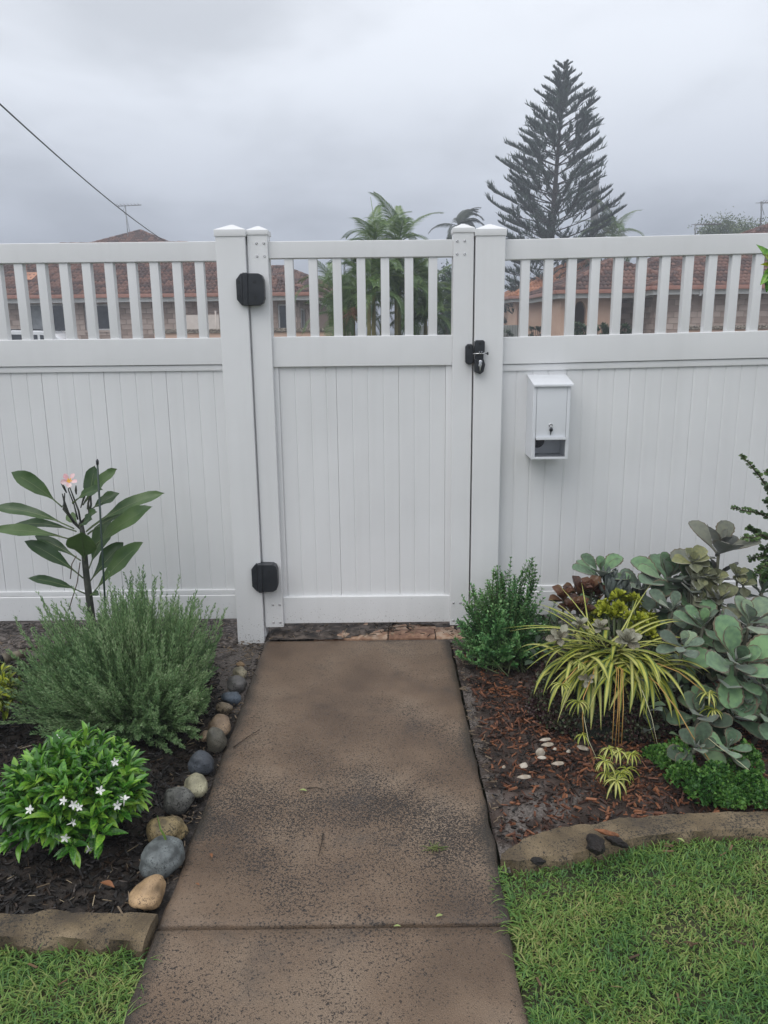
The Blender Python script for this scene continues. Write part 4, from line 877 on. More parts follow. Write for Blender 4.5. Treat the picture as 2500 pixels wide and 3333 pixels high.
a.tube([tuple(fc), tuple(fz(462, 300, FY)), tuple(fz(500, 400, FY)), tuple(fz(525, 500, FY))], [0.0028, 0.0022, 0.003, 0.004], 6, 2)
a.obj('flower', [pet, yel, trunk_m], FR, True)
for pts in ([(470, 470), (440, 400), (420, 325)], [(500, 520), (430, 430), (437, 320)], [(545, 420), (570, 340), (600, 300)], [(600, 460), (595, 390), (612, 325)], [(515, 330), (512, 300), (513, 270)], [(450, 320), (430, 280), (410, 245)]):
    a = Acc(); a.tube([fz(*p_, FY - 0.01) for p_ in pts], [0.0025, 0.0052, 0.0022], 6); a.obj('flower_bud', trunk_m, FR, True)
for pts in ([(515, 745), (485, 800), (475, 900)], [(540, 790), (520, 930), (485, 1040), (465, 1110)]):
    a = Acc(); a.tube([fz(*p_, FY - 0.02) for p_ in pts], 0.0022, 5); a.obj('dry_leaf_stalk', bark_m, FR, True)

# green garden stake
s0 = fz(657, 108, FY - 0.1); s1 = fz(722, 1290, FY - 0.1); dd = (s1 - s0).normalized()
SK = empty('garden_stake', (s1.x, s1.y, 0), 0, 'thin dark green garden stake beside the frangipani trunk', 'garden stake')
kk = s0.z / (s0.z - s1.z) * 1.12
a = Acc(); a.tube([s0, s0 + (s1 - s0) * kk], 0.0042, 8); stm = mat('green_stake', [(0.010, 0.028, 0.020), (0.018, 0.042, 0.030)], rough=0.4); a.obj('rod', stm, SK, True)
a = Acc(); a.tube([s0 - dd * 0.010, s0 - dd * 0.003, s0 + dd * 0.012], [0.002, 0.006, 0.0055], 8); a.obj('tip_cap', blackp, SK, True)

# ---- needle-leaved grey green shrub
def needle_shrub(cx, cy, targets, label, nm, m_leaf, needles=(84, 110), nl=0.020, nw=0.0052, base_r=0.07, group=None, start=0.22):
    P = empty(nm, (cx, cy, 0), 0, label, 'shrub', group)
    tv = np.array([(0, 0, 0), (0.5, 0.45, 0.05), (0, 1, 0), (-0.5, 0.45, 0.05)]); tf = [np.array([(0, 1, 2, 3)])]
    Ms = []; st_ = Acc()
    for tgt in targets:
        b_ = V3(cx + rng.normal() * base_r, cy + rng.normal() * base_r, -0.01)
        out = tgt - b_; mid = b_ + V3(out[0] * 0.72, out[1] * 0.72, out[2] * 0.34) + rng.normal(size=3) * 0.015
        C_ = bez(b_, mid, tgt, 9)
        st_.tube([tuple(c) for c in C_], [0.0022 - 0.00021 * k_ for k_ in range(9)], 3, cap=False)
        nn = rnd.randint(*needles); L_ = np.linalg.norm(out)
        ts = np.linspace(start, 1.0, nn)
        for t in ts:
            i_ = min(7, int(t * 8)); u_ = t * 8 - i_; p_ = C_[i_] * (1 - u_) + C_[i_ + 1] * u_
            tan = unit(C_[i_ + 1] - C_[i_]); r_ = rdir(); r_ = unit(r_ - tan * r_.dot(tan))
            d = unit(tan * rng.uniform(0.9, 1.6) + r_ * 0.75)
            M = frame(p_, d, rdir()); ln = nl * rng.uniform(0.7, 1.2) * (1 - 0.35 * max(0, t - 0.85) / 0.15)
            M[:3, 0] *= nw; M[:3, 1] *= ln; M[:3, 2] *= ln
            Ms.append(M)
    a = Acc(); a.inst(tv, tf, Ms); fo = a.obj('foliage', m_leaf, P); fo['kind'] = 'stuff'
    o_ = st_.obj('stems', stem_g, P, True); o_['kind'] = 'stuff'
    return P
rose = mat('grey_green_needle', [(0.130, 0.235, 0.105), (0.210, 0.345, 0.150), (0.30, 0.44, 0.21), (0.40, 0.50, 0.29)], rough=0.5, scale=5, island=0.45, lo=0.25, hi=0.8, translucent=0.4)
sc = onZ(395, 2330, 0.0)
T = []
def dome(n, cx, cy, rx, ry, h, zmin=0.05, gap=None):
    o_ = []
    while len(o_) < n:
        an = rnd.uniform(0, 6.283); el = math.asin(rnd.uniform(0.02, 1.0)); q = rnd.uniform(0.72, 1.04)
        lump = 1 + 0.20 * math.sin(an * 5 + 1) * math.cos(el * 4) + 0.14 * math.sin(an * 9 + el * 5)
        p_ = V3(cx + rx * math.cos(an) * math.cos(el) * q * lump, cy + ry * math.sin(an) * math.cos(el) * q * lump, zmin + h * math.sin(el) * q * lump)
        if gap and gap(p_): continue
        o_.append(p_)
    return o_
T += dome(820, -1.0, -0.72, 0.39, 0.44, 0.42, gap=lambda p_: p_[0] > -0.655 + 0.12 * max(0, p_[2] - 0.2))
T += dome(260, -0.76, -0.98, 0.15, 0.20, 0.22, gap=lambda p_: p_[0] > -0.645)
T += dome(180, -1.25, -0.80, 0.22, 0.25, 0.30)
for X_, Y_ in ((968, 805), (935, 880), (850, 1010), (815, 1015), (1020, 1055), (1050, 1075), (1175, 1040), (1160, 1080), (1325, 980), (1300, 1030), (1195, 1125), (1285, 1145), (440, 1040), (355, 1050), (350, 1080), (295, 1080), (255, 1090), (575, 1090), (975, 1020), (760, 1140), (905, 985), (970, 900), (955, 950)):
    T += [np.array(fz(X_ + dx_, Y_ + dy_, -0.66 + rnd.uniform(-0.1, 0.1))) for dx_, dy_ in ((0, 0), (rnd.uniform(-30, 30), rnd.uniform(10, 60)), (rnd.uniform(-40, 40), rnd.uniform(20, 90)))]
needle_shrub(-0.97, -0.74, T, 'wide grey green needle leaved shrub in front of the frangipani', 'needle_shrub', rose)

# ---- generic whorl shrub with lance leaves, some as single leaf objects
def rot_to(d, spin=0.0):
    return frame((0, 0, 0), d, rdir())
def whorl_shrub(nm, label, c, rx, ry, rz, nshoot, nleaf, L_, Wd, m_leaf, front=300, seed=1, flowers=(), keep=None, drop=0.25):
    P = empty(nm, (c[0], c[1], 0), 0, label, 'shrub')
    vars_ = [leaf(1.0, Wd / L_, ELL, 6, 0.35, d_, nx=1) for d_ in (0.08, drop, drop * 1.7)]
    meshes = []
    for tv, tf in vars_:
        a = Acc(); a.inst(tv, tf, [np.eye(4)]); meshes.append(a.mesh('leaf', m_leaf, True))
    r2 = np.random.default_rng(seed); items = []; st_ = Acc()
    for s_ in range(nshoot):
        while True:
            d = r2.normal(size=3); d /= np.linalg.norm(d)
            if d[2] > -0.30: break
        q = r2.uniform(0.70, 1.03) * (1 + 0.08 * math.sin(5 * d[0] + 3 * d[2]))
        tip = np.array(c) + d * np.array([rx, ry, rz]) * q
        if keep and not keep(tip): continue
        ax = unit(d * 0.7 + V3(0, 0, 0.75) + r2.normal(size=3) * 0.2)
        b0 = np.array([c[0], c[1], 0.0]) + r2.normal(size=3) * 0.02
        st_.tube([tuple(b0), tuple((b0 + tip) / 2 + V3(0, 0, 0.03)), tuple(tip)], [0.003, 0.002, 0.0012], 4, cap=False)
        for k_ in range(nleaf):
            an = k_ * 2.4 + s_; lev = k_ / nleaf
            o1 = unit(np.cross(ax, r2.normal(size=3))); o2 = np.cross(ax, o1); rad = o1 * math.cos(an) + o2 * math.sin(an)
            dd_ = unit(ax * (1.15 - 1.15 * lev) + rad * (0.35 + 0.75 * lev))
            p_ = tip - ax * (lev * L_ * 0.9)
            M = frame(p_, dd_, ax * 0.6 + V3(0, 0, 0.5), L_ * r2.uniform(0.62, 1.12) * (0.7 if lev < 0.25 else 1))
            items.append((M, r2.integers(0, 3)))
    dist = [np.linalg.norm(M[:3, 3] + M[:3, 1] * 0.6 - CAM) for M, _ in items]
    order = np.argsort(dist)
    for i in order[:front]:
        M, k_ = items[i]; link('leaf', meshes[k_], P, Matrix(M.tolist()))
    a = Acc()
    for i in order[front:]: M, k_ = items[i]; a.inst(*vars_[k_], [M])
    if a.n: o_ = a.obj('inner_leaves', m_leaf, P, True); o_['kind'] = 'stuff'
    o_ = st_.obj('stems', stem_g, P, True); o_['kind'] = 'stuff'
    return P
gl = mat('glossy_green_leaf', [(0.026, 0.095, 0.014), (0.070, 0.22, 0.026), (0.16, 0.37, 0.042), (0.28, 0.48, 0.06)], rough=0.27, scale=9, island=0.55, lo=0.26, hi=0.82, translucent=0.18, spec=0.55)
WS = whorl_shrub('white_flowered_shrub', 'rounded glossy green shrub with small white pinwheel flowers on black mulch', (-0.915, -1.525, 0.122), 0.205, 0.195, 0.150, 330, 10, 0.062, 0.0205, gl, seed=3)
wh = mat('white_petal', [(0.78, 0.78, 0.74), (0.84, 0.84, 0.80)], rough=0.45, translucent=0.15)
tv, tf = leaf(0.0125, 0.0062, ELL, 4, 0.15, -0.1, nx=1); a = Acc()
for k_ in range(5):
    an = 2 * math.pi * k_ / 5; M = frame((0, 0, 0.004), (math.cos(an), math.sin(an), 0.15), (0.25 * math.sin(an), -0.25 * math.cos(an), 1)); a.inst(tv, tf, [M])
a.tube([(0, 0, -0.014), (0, 0, 0.004)], [0.0012, 0.0016], 5); fmesh = a.mesh('flower', wh, True)
EC = np.array((-0.905, -1.515, 0.125)); ER = np.array((0.205, 0.195, 0.150)) * 1.12
def on_ell(px, py, c, r_):
    d = ray(px, py); d = d / np.linalg.norm(d); o_ = (CAM - c) / r_; e_ = d / r_
    A2 = e_.dot(e_); B2 = 2 * o_.dot(e_); C2 = o_.dot(o_) - 1; D = B2 * B2 - 4 * A2 * C2
    t = (-B2 - math.sqrt(max(D, 0))) / (2 * A2); return CAM + d * t
for X_, Y_ in ((683, 705), (597, 875), (388, 937), (437, 955), (467, 978), (185, 990), (695, 962), (745, 932), (428, 1068), (392, 1150), (530, 1215), (330, 560)):
    p_ = on_ell(X_ * .5425, 2100 + Y_ * .5425, EC, ER); n_ = unit((p_ - EC) / ER ** 2 + (CAM - p_) * 1.2 + rng.normal(size=3) * 1.2)
    M = frame(p_, rdir(), n_, rnd.uniform(0.95, 1.25)); link('flower', fmesh, WS, Matrix(M.tolist()))
yl = mat('lime_yellow_leaf', [(0.10, 0.15, 0.012), (0.24, 0.30, 0.022), (0.40, 0.44, 0.035)], rough=0.3, scale=9, island=0.5, translucent=0.2)
q = onZ(-95, 2420, 0.0)
whorl_shrub('golden_shrub', 'lime yellow leaved shrub at the edge of the bed beyond the white flowered one', (q.x - 0.02, q.y + 0.12, 0.13), 0.155, 0.15, 0.15, 90, 8, 0.048, 0.017, yl, 150, 5)

# ---- dense small-leaved bush right of the gate
bush_m = mat('fresh_green_leaf', [(0.050, 0.160, 0.050), (0.100, 0.260, 0.080), (0.160, 0.340, 0.110), (0.23, 0.40, 0.15)], rough=0.4, scale=8, island=0.5, lo=0.28, hi=0.8, translucent=0.2)
def small_leaf_bush(nm, label, cx, cy, targets, m_leaf, L_, Wd, per, base_r=0.05, cat='shrub', prof=ELL, start=0.3, stem_m=None, spread=0.8, nseg=4):
    P = empty(nm, (cx, cy, 0), 0, label, cat)
    tv, tf = leaf(1.0, Wd / L_, prof, nseg, 0.25, 0.08, nx=1); Ms = []; st_ = Acc()
    for tgt in targets:
        b_ = V3(cx + rng.normal() * base_r, cy + rng.normal() * base_r, -0.01); out = tgt - b_
        C_ = bez(b_, b_ + out * 0.5 + V3(out[0] * 0.08, out[1] * 0.08, 0.05 * abs(out[2])), tgt, 9)
        st_.tube([tuple(c) for c in C_], [0.0028 - 0.00022 * k_ for k_ in range(9)], 3, cap=False)
        for s_ in range(per):
            t = start + (1 - start) * (s_ + 0.5) / per; i_ = min(7, int(t * 8)); u_ = t * 8 - i_; p_ = C_[i_] * (1 - u_) + C_[i_ + 1] * u_
            tan = unit(C_[i_ + 1] - C_[i_]); r_ = rdir(); r_ = unit(r_ - tan * r_.dot(tan))
            for sg in (1, -1):
                d = unit(tan * rng.uniform(0.5, 1.0) + sg * r_ * spread); M = frame(p_, d, tan + V3(0, 0, 0.3), L_ * rng.uniform(0.7, 1.15) * (0.75 if t > 0.93 else 1)); Ms.append(M)
    a = Acc(); a.inst(tv, tf, Ms); fo = a.obj('foliage', m_leaf, P, True); fo['kind'] = 'stuff'
    o_ = st_.obj('stems', stem_m or stem_g, P, True); o_['kind'] = 'stuff'; return P
gb = onZ(1640, 2160, 0.0); T = dome(430, gb.x, gb.y + 0.05, 0.195, 0.18, 0.35, 0.03)
for X_, Y_, y_ in ((440, 165, .12), (425, 185, .1), (455, 200, .13), (470, 230, .12), (405, 235, .1), (475, 270, .1), (265, 215, .05), (250, 245, .04), (285, 250, .05), (320, 250, .06), (215, 290, .03), (345, 265, .08), (155, 370, .0), (105, 410, .0), (70, 495, -.05), (80, 545, -.06)):
    for _ in range(3): T.append(np.array(onY(1450 + X_ * .633 + rnd.uniform(-8, 8), 1700 + Y_ * .633 + rnd.uniform(-3, 18), gb.y + y_)))
small_leaf_bush('leafy_bush', 'dense fresh green bush with small leaves at the foot of the lock post', gb.x, gb.y + 0.05, T, bush_m, 0.0205, 0.0112, 16)
# small sprig behind it by the fence
q = onZ(1800, 2120, 0); T = [np.array(onY(1770 + rnd.uniform(-25, 60), 1920 + rnd.uniform(0, 120), q.y + 0.25)) for _ in range(26)]
small_leaf_bush('green_sprig', 'thin green sprig between the leafy bush and the copper succulent', q.x, q.y + 0.2, T, bush_m, 0.017, 0.009, 10)

# ---- mossy rock under the spider plant, with creeping stonecrop
MC = np.array((onZ(1965, 2300, 0.0).x, -0.80, 0.0)); MR = np.array((0.265, 0.225, 0.245))
bm = bmesh.new(); bmesh.ops.create_icosphere(bm, subdivisions=5, radius=1.0)
for v_ in bm.verts:
    n_ = v_.co; d_ = 1 + 0.12 * mnoise.noise(n_ * 1.4) + 0.06 * mnoise.noise(n_ * 4) + 0.02 * mnoise.noise(n_ * 11)
    v_.co = Vector((n_.x * MR[0] * d_, n_.y * MR[1] * d_, n_.z * MR[2] * d_))
me = bpy.data.meshes.new('mossy_rock'); bm.to_mesh(me); bm.free()
for p_ in me.polygons: p_.use_smooth = True
me.materials.append(mat('mossy_rock', [(0.012, 0.016, 0.010), (0.030, 0.042, 0.026), (0.075, 0.085, 0.062)], rough=0.85, scale=9, bump=0.9, bscale=60, bdist=0.01, detail=10))
ROCK = link('mossy_rock', me); ROCK.location = tuple(MC); tag(ROCK, 'dark mossy rock under the spider plant', 'rock')
creep = mat('purple_stonecrop', [(0.040, 0.018, 0.018), (0.085, 0.042, 0.036), (0.085, 0.105, 0.055)], rough=0.5, scale=8, island=0.6)
tv, tf = leaf(0.0135, 0.0095, OBO, 4, 0.3, -0.15, nx=1); Ms = []
for _ in range(7000):
    d = rdir(); d[2] = abs(d[2])
    if d[0] < -0.12 and d[0] > -0.52 and d[2] < 0.42 and d[1] < 0 and rnd.random() < 0.8: continue          # bare rock face
    p_ = MC + d * MR * rnd.uniform(1.03, 1.11); n_ = unit(d / MR)
    for k_ in range(3): Ms.append(frame(p_, unit(n_ * 0.8 + rdir() * 0.8), rdir(), rnd.uniform(0.8, 1.3)))
ROCKP = empty('stonecrop_mat', tuple(MC), 0, 'purple brown creeping stonecrop covering the mossy rock', 'succulent')
a = Acc(); a.inst(tv, tf, Ms); o_ = a.obj('foliage', creep, ROCKP, True); o_['kind'] = 'stuff'

# ---- spider plant
SPC = np.array((onY(1985, 2130, -0.86).x, -0.86, 0.245))
sp_g = mat('spider_leaf_green', [(0.070, 0.130, 0.026), (0.140, 0.205, 0.042), (0.22, 0.26, 0.065)], rough=0.42, scale=12, island=0.5, translucent=0.25)
sp_y = mat('spider_leaf_cream', [(0.34, 0.36, 0.045), (0.50, 0.50, 0.085), (0.58, 0.56, 0.18)], rough=0.42, scale=12, island=0.5, translucent=0.25)
run_m = mat('orange_runner', [(0.36, 0.19, 0.045), (0.46, 0.28, 0.075)], rough=0.45); run_p = mat('pale_runner', [(0.42, 0.40, 0.24), (0.5, 0.48, 0.32)], rough=0.45)
SP = empty('spider_plant', tuple(SPC), 0, 'yellow striped spider plant with arching leaves spilling over the mossy rock', 'spider plant')
def ribbon(a, C_, w, nr0=V3(0, 0, 1), fold=0.35, inv=False):
    v = []; n = len(C_)
    for k_ in range(n):
        t = k_ / (n - 1); tan = unit(C_[min(k_ + 1, n - 1)] - C_[max(k_ - 1, 0)])
        sd = np.cross(tan, nr0); sd = unit(sd) if np.linalg.norm(sd) > 0.05 else V3(1, 0, 0); nr = unit(np.cross(sd, tan))
        wd = w / 2 * np.interp(t, [0, 0.1, 0.4, 0.75, 1], [0.55, 0.8, 1, 0.75, 0.04])
        for s_ in (-1, -0.55, 0.55, 1): v.append(C_[k_] + sd * s_ * wd + nr * abs(s_) * wd * fold)
    f0 = []; f1 = []
    for k_ in range(n - 1):
        q = k_ * 4; f0 += [(q, q + 1, q + 5, q + 4), (q + 2, q + 3, q + 7, q + 6)]; f1.append((q + 1, q + 2, q + 6, q + 5))
    off = a.n; a.add(v, f0, 1 if inv else 0); 
    for f_ in f1: a.f.setdefault((4, 0 if inv else 1), []).append(np.asarray(f_, int)[None] + off)
def sp_leaf(b_, az, el, L_, w, grav, P=SP, nm='leaf', twist=0.0):
    d = V3(math.cos(az) * math.cos(el), math.sin(az) * math.cos(el), math.sin(el)); C_ = [b_]; n = 11
    for k_ in range(n): d = unit(d + V3(0, 0, -grav / n * (0.4 + 1.4 * k_ / n))); C_.append(C_[-1] + d * L_ / n)
    a = Acc(); ribbon(a, np.array(C_), w); return a.obj(nm, [sp_g, sp_y], P, True)
r3 = random.Random(11)
for i in range(165):
    az = r3.uniform(0, 6.283) if i % 2 else r3.uniform(math.pi * 1.05, math.pi * 1.95)
    b_ = SPC + V3(r3.uniform(-0.15, 0.17), r3.uniform(-0.07, 0.06), r3.uniform(-0.02, 0.02)); b_[2] -= 0.9 * (b_[0] - SPC[0]) ** 2 * 1.5
    sp_leaf(b_, az, r3.uniform(0.0, 0.65), r3.uniform(0.14, 0.29), r3.uniform(0.015, 0.024), r3.uniform(0.8, 2.2))
# the long ones seen against bush and bed: (zoom pixels of the tip, depth)
def sp_to(b_, tip, rise, w, P=SP):
    mid = (b_ + tip) / 2 + V3(0, 0, rise); a = Acc(); ribbon(a, bez(b_, mid, tip, 13), w); a.obj('leaf', [sp_g, sp_y], P, True)
def zp(X_, Y_, y): return np.array(onY(1450 + X_ * .633, 1700 + Y_ * .633, y))
for X_, Y_, y_, rise in ((292, 548, -0.80, .10), (330, 560, -0.9, .10), (460, 415, -0.70, .05), (480, 440, -0.75, .05), (580, 320, -0.62, .03), (700, 310, -0.6, .03), (510, 430, -.68, .05), (400, 668, -1.0, .08), (415, 758, -1.02, .10), (575, 1030, -1.05, .10), (800, 1070, -1.09, .12), (840, 968, -1.10, .10), (1060, 1000, -1.10, .12), (1140, 1005, -1.06, .14),
                         (1278, 520, -0.78, .10), (1240, 505, -0.74, .10), (1330, 640, -0.85, .10), (1335, 690, -0.9, .10), (1300, 700, -.95, .1), (1285, 740, -.92, .1), (1000, 360, -0.7, .02), (1055, 320, -0.66, .02), (1100, 480, -.7, .04), (1080, 1140, -1.12, .14), (575, 728, -1.0, .06), (530, 390, -.66, .04), (430, 700, -1.0, .09), (455, 640, -.95, .08), (520, 860, -1.04, .10), (600, 960, -1.08, .11), (650, 1000, -1.1, .11), (660, 830, -1.06, .07), (520, 590, -.88, .07), (900, 980, -1.1, .11), (960, 940, -1.1, .1), (1110, 900, -1.06, .12), (1190, 870, -1.02, .12), (1210, 770, -.98, .1), (470, 560, -.86, .07), (560, 780, -1.02, .08), (740, 960, -1.1, .1)):
    sp_to(SPC + V3(r3.uniform(-0.08, 0.1), r3.uniform(-0.03, 0.03), 0.01), zp(X_, Y_, y_), rise, 0.007 if Y_ < 400 else r3.uniform(0.012, 0.016))
# plantlets on runners
a = Acc(); r4 = random.Random(4)
for k_ in range(13):
    az = k_ * 2.4; el = r4.uniform(0.2, 1.0); d = V3(math.cos(az) * math.cos(el), math.sin(az) * math.cos(el), math.sin(el)); C_ = [V3(0, 0, 0)]; L_ = r4.uniform(0.045, 0.072)
    for j in range(6): d = unit(d + V3(0, 0, -0.42)); C_.append(C_[-1] + d * L_ / 6)
    ribbon(a, np.array(C_), 0.0075, inv=False)
plm = a.mesh('plantlet', [sp_g, sp_y], True)
def plantlet(p_, s_=1.0, tilt=0.0):
    M = Matrix.Translation(tuple(p_)) @ Matrix.Rotation(r4.uniform(0, 6.28), 4, 'Z') @ Matrix.Rotation(tilt, 4, 'X') @ Matrix.Diagonal((s_, s_, s_, 1)); link('plantlet', plm, SP, M)
def runner(pts, m_=run_m, r_=0.0019):
    a = Acc(); a.tube([tuple(p_) for p_ in pts], [r_] * (len(pts) - 1) + [r_ * 0.7], 5); return a.obj('runner', m_, SP, True)
for k_, (xa_, xb_, ye_) in enumerate(((882, 858, 1140), (890, 872, 1170), (905, 890, 1165), (912, 905, 1150))):
    runner([SPC + V3(0, -0.03, 0.0), zp(xa_, 760, -1.03), zp(xa_ * .55 + xb_ * .45 + (6 if k_ % 2 else -4), 950, -1.12), zp(xb_, ye_, -1.18)], r_=0.0015)
for X_, Y_, s_ in ((840, 1165, .9), (890, 1180, 1.0), (960, 1190, .95), (820, 1230, 1.05), (900, 1290, 1.15), (830, 1290, 1.0), (880, 1330, 1.1), (930, 1270, .9)):
    plantlet(np.array(onZ(1450 + X_ * .633, 1700 + Y_ * .633, 0.075 if Y_ < 1240 else 0.035)), s_)
runner([SPC + V3(0.06, -0.02, 0), zp(1100, 730, -0.98), zp(1200, 770, -1.02), zp(1330, 870, -1.08), zp(1400, 970, -1.1)]); plantlet(zp(1355, 880, -1.09), 1.1); plantlet(zp(1375, 965, -1.11), 1.0); plantlet(zp(1315, 655, -0.9), 0.7)
runner([SPC + V3(0.05, -0.04, 0), zp(1090, 830, -1.08), zp(1190, 960, -1.16), zp(1270, 1100, -1.22), zp(1370, 1240, -1.28), zp(1440, 1340, -1.32), zp(1490, 1450, -1.36), zp(1510, 1500, -1.38)])
runner([zp(1290, 1060, -1.2), zp(1400, 1150, -1.27), zp(1520, 1240, -1.33), zp(1590, 1300, -1.36), zp(1600, 1400, -1.38)], run_p, 0.0013)
for X_, Y_, y_, s_ in ((1420, 1350, -1.33, 1.0), (1490, 1450, -1.37, .8), (1505, 1500, -1.385, 1.1), (1450, 1390, -1.34, .8)): plantlet(zp(X_, Y_, y_), s_)
runner([SPC + V3(-0.06, -0.03, 0), zp(760, 780, -1.04), zp(710, 900, -1.10), zp(705, 1000, -1.13), zp(712, 1100, -1.15)]); plantlet(zp(685, 925, -1.11), 1.05); plantlet(zp(705, 1095, -1.15), 0.8)
runner([SPC + V3(-0.06, -0.02, 0), zp(690, 730, -1.02), zp(640, 790, -1.06), zp(600, 830, -1.08)]); plantlet(zp(600, 835, -1.08), 1.0); plantlet(zp(690, 725, -1.02), 0.8)
runner([zp(712, 1000, -1.13), zp(735, 1120, -1.18), zp(780, 1220, -1.24)], run_p, 0.0011); runner([zp(1010, 860, -1.08), zp(1060, 1000, -1.14), zp(1090, 1140, -1.2)], run_p, 0.0011)

# ---- rosette succulents
def rosette(P, c, axis, m_leaf, nl, L_, Wd, prof, cup=0.35, elev=(1.25, 0.1), serr=0.0, nm='leaf', vary=0.12, thick=0.0, nseg=8, droop=-0.05, L0=0.45, rim=None):
    tv, tf = leaf(1.0, Wd / L_, prof, nseg, cup, droop, nx=2, serr=serr)
    rim_ = serr > 0 and rim is not None
    if rim_:                                                  # narrow outer strips for the brown rim
        tv = tv.reshape(-1, 5, 3); tv[:, 1] = tv[:, 0] * 0.86 + tv[:, 2] * 0.14; tv[:, 3] = tv[:, 4] * 0.86 + tv[:, 2] * 0.14
        tv[:, 1, 2] += 0.012; tv[:, 3, 2] += 0.012; tv = tv.reshape(-1, 3)
    if thick:
        t2 = tv.copy(); t2[:, 2] -= thick * (1 - np.abs(np.linspace(-1, 1, 5)[np.arange(len(tv)) % 5]) ** 2) * np.sin(np.clip(tv[:, 1], 0, 1) * 3.14)
        a = Acc(); a.inst(tv, tf, [np.eye(4)]); a.inst(t2, [tf[0][:, ::-1]], [np.eye(4)])
    else:
        a = Acc(); a.inst(tv, tf, [np.eye(4)])
    me = a.mesh(nm, [m_leaf, rim] if rim_ else m_leaf, True); ax = unit(axis)
    if rim_:
        mi_ = [1 if (k_ % 4 in (0, 3)) else 0 for k_ in range(len(tf[0]))]; me.polygons.foreach_set('material_index', (mi_ * 2)[:len(me.polygons)])
    o1 = unit(np.cross(ax, V3(0.3, 0.8, 0.1))); o2 = np.cross(ax, o1)
    out_ = []
    for k_ in range(nl):
        t = k_ / max(1, nl - 1); an = k_ * 2.39996 + rnd.uniform(-vary, vary); el = elev[0] * (1 - t) + elev[1] * t + rnd.uniform(-vary, vary)
        rad = o1 * math.cos(an) + o2 * math.sin(an); d = unit(ax * math.sin(el) + rad * math.cos(el)); s_ = L_ * (L0 + (1 - L0) * min(1, t * 1.5)) * rnd.uniform(0.9, 1.1)
        M = frame(np.asarray(c) - ax * L_ * 0.28 * t, d, ax, s_); out_.append(link(nm, me, P, Matrix(M.tolist())))
    return out_
SPOON = [(0, 0.12), (0.25, 0.18), (0.38, 0.5), (0.55, 0.86), (0.72, 1.0), (0.86, 0.88), (0.95, 0.62), (1, 0.2)]
k_rim = mat('felt_leaf_rim', [(0.075, 0.075, 0.045), (0.13, 0.10, 0.06)], rough=0.8, sheen=0.3)
def kmat(nm, base, edge=(0.10, 0.085, 0.055)):
    b = Vector(base); return mat(nm, [tuple(b * 0.42), tuple(b * 0.85), (b[0] * 1.45, b[1] * 1.35, b[2] * 1.15)], rough=0.75, scale=5, island=0.55, lo=0.25, hi=0.78, sheen=0.35, bump=0.15, bscale=300, bdist=0.001)
k_green = kmat('felt_leaf_green', (0.120, 0.225, 0.115)); k_grey = kmat('felt_leaf_grey', (0.140, 0.205, 0.140)); k_dark = kmat('felt_leaf_dusky', (0.105, 0.118, 0.100)); k_olive = kmat('felt_leaf_olive', (0.185, 0.200, 0.100)); k_deep = kmat('felt_leaf_deep', (0.075, 0.130, 0.070))
k_stem = mat('felt_stem', [(0.08, 0.085, 0.06), (0.13, 0.13, 0.09)], rough=0.8)
KAL = [(1955, 1870, -0.38, 12, 115, k_green, 'grey green felt leaved succulent standing clear behind the silvery finger leaves', (0, -.3, 1)), (2175, 1885, -0.50, 15, 150, k_green, 'broad pale green felt leaved rosette beside the dusky one', (-.05, -.35, 1)), (2340, 1790, -0.55, 9, 165, k_dark, 'tall felt leaved succulent with dusky purple leaves, highest of the clump', (.1, -.25, 1)),
       (2245, 1905, -0.58, 10, 135, k_deep, 'dark drooping felt leaved rosette below the dusky one', (.1, -.6, .8)), (2290, 2040, -0.80, 11, 118, k_green, 'upright grey green felt leaved rosette on a pale stalk above the big one', (-.05, -.25, 1)), (2440, 2030, -0.82, 12, 140, k_grey, 'grey felt leaved rosette beside the elephant bush', (0, -.3, 1)),
       (2395, 2160, -1.02, 15, 175, k_green, 'biggest pale green felt leaved rosette, opening towards the lawn', (0, -.65, .8)), (2490, 2230, -1.00, 12, 160, k_green, 'green felt leaved rosette next to the biggest one, beyond it', (.2, -.4, .9)), (2280, 2330, -1.08, 11, 125, k_deep, 'deep green felt leaved rosette crossed by orange runners', (-.2, -.5, .9)),
       (2265, 2440, -1.24, 12, 105, k_deep, 'low dusky green rosette standing in the curly groundcover', (0, -.6, .8)), (2390, 2330, -1.08, 10, 120, k_green, 'felt leaved rosette low behind the curly groundcover', (.1, -.4, .9)), (2370, 2440, -1.24, 10, 100, k_green, 'small green felt rosette beside the low dusky one', (.1, -.4, 1)), (2190, 1990, -0.68, 8, 100, k_grey, 'small grey felt rosette behind the spider plant leaves', (0, -.4, 1)), (2100, 1920, -0.46, 9, 110, k_grey, 'grey felt rosette tucked behind the lime rosettes', (0, -.4, 1)), (2500, 2340, -1.08, 11, 130, k_green, 'green felt rosette beside the curly groundcover tuft', (.1, -.5, .9)), (2345, 1960, -0.72, 9, 105, k_olive, 'olive tinted felt rosette above the upright grey green one', (0, -.4, 1)), (2225, 2110, -0.95, 9, 95, k_grey, 'small grey felt rosette touching the spider plant leaves', (-.2, -.5, 1)), (2480, 1930, -0.60, 10, 120, k_deep, 'deep green felt rosette under the elephant bush branches', (.1, -.3, 1))]
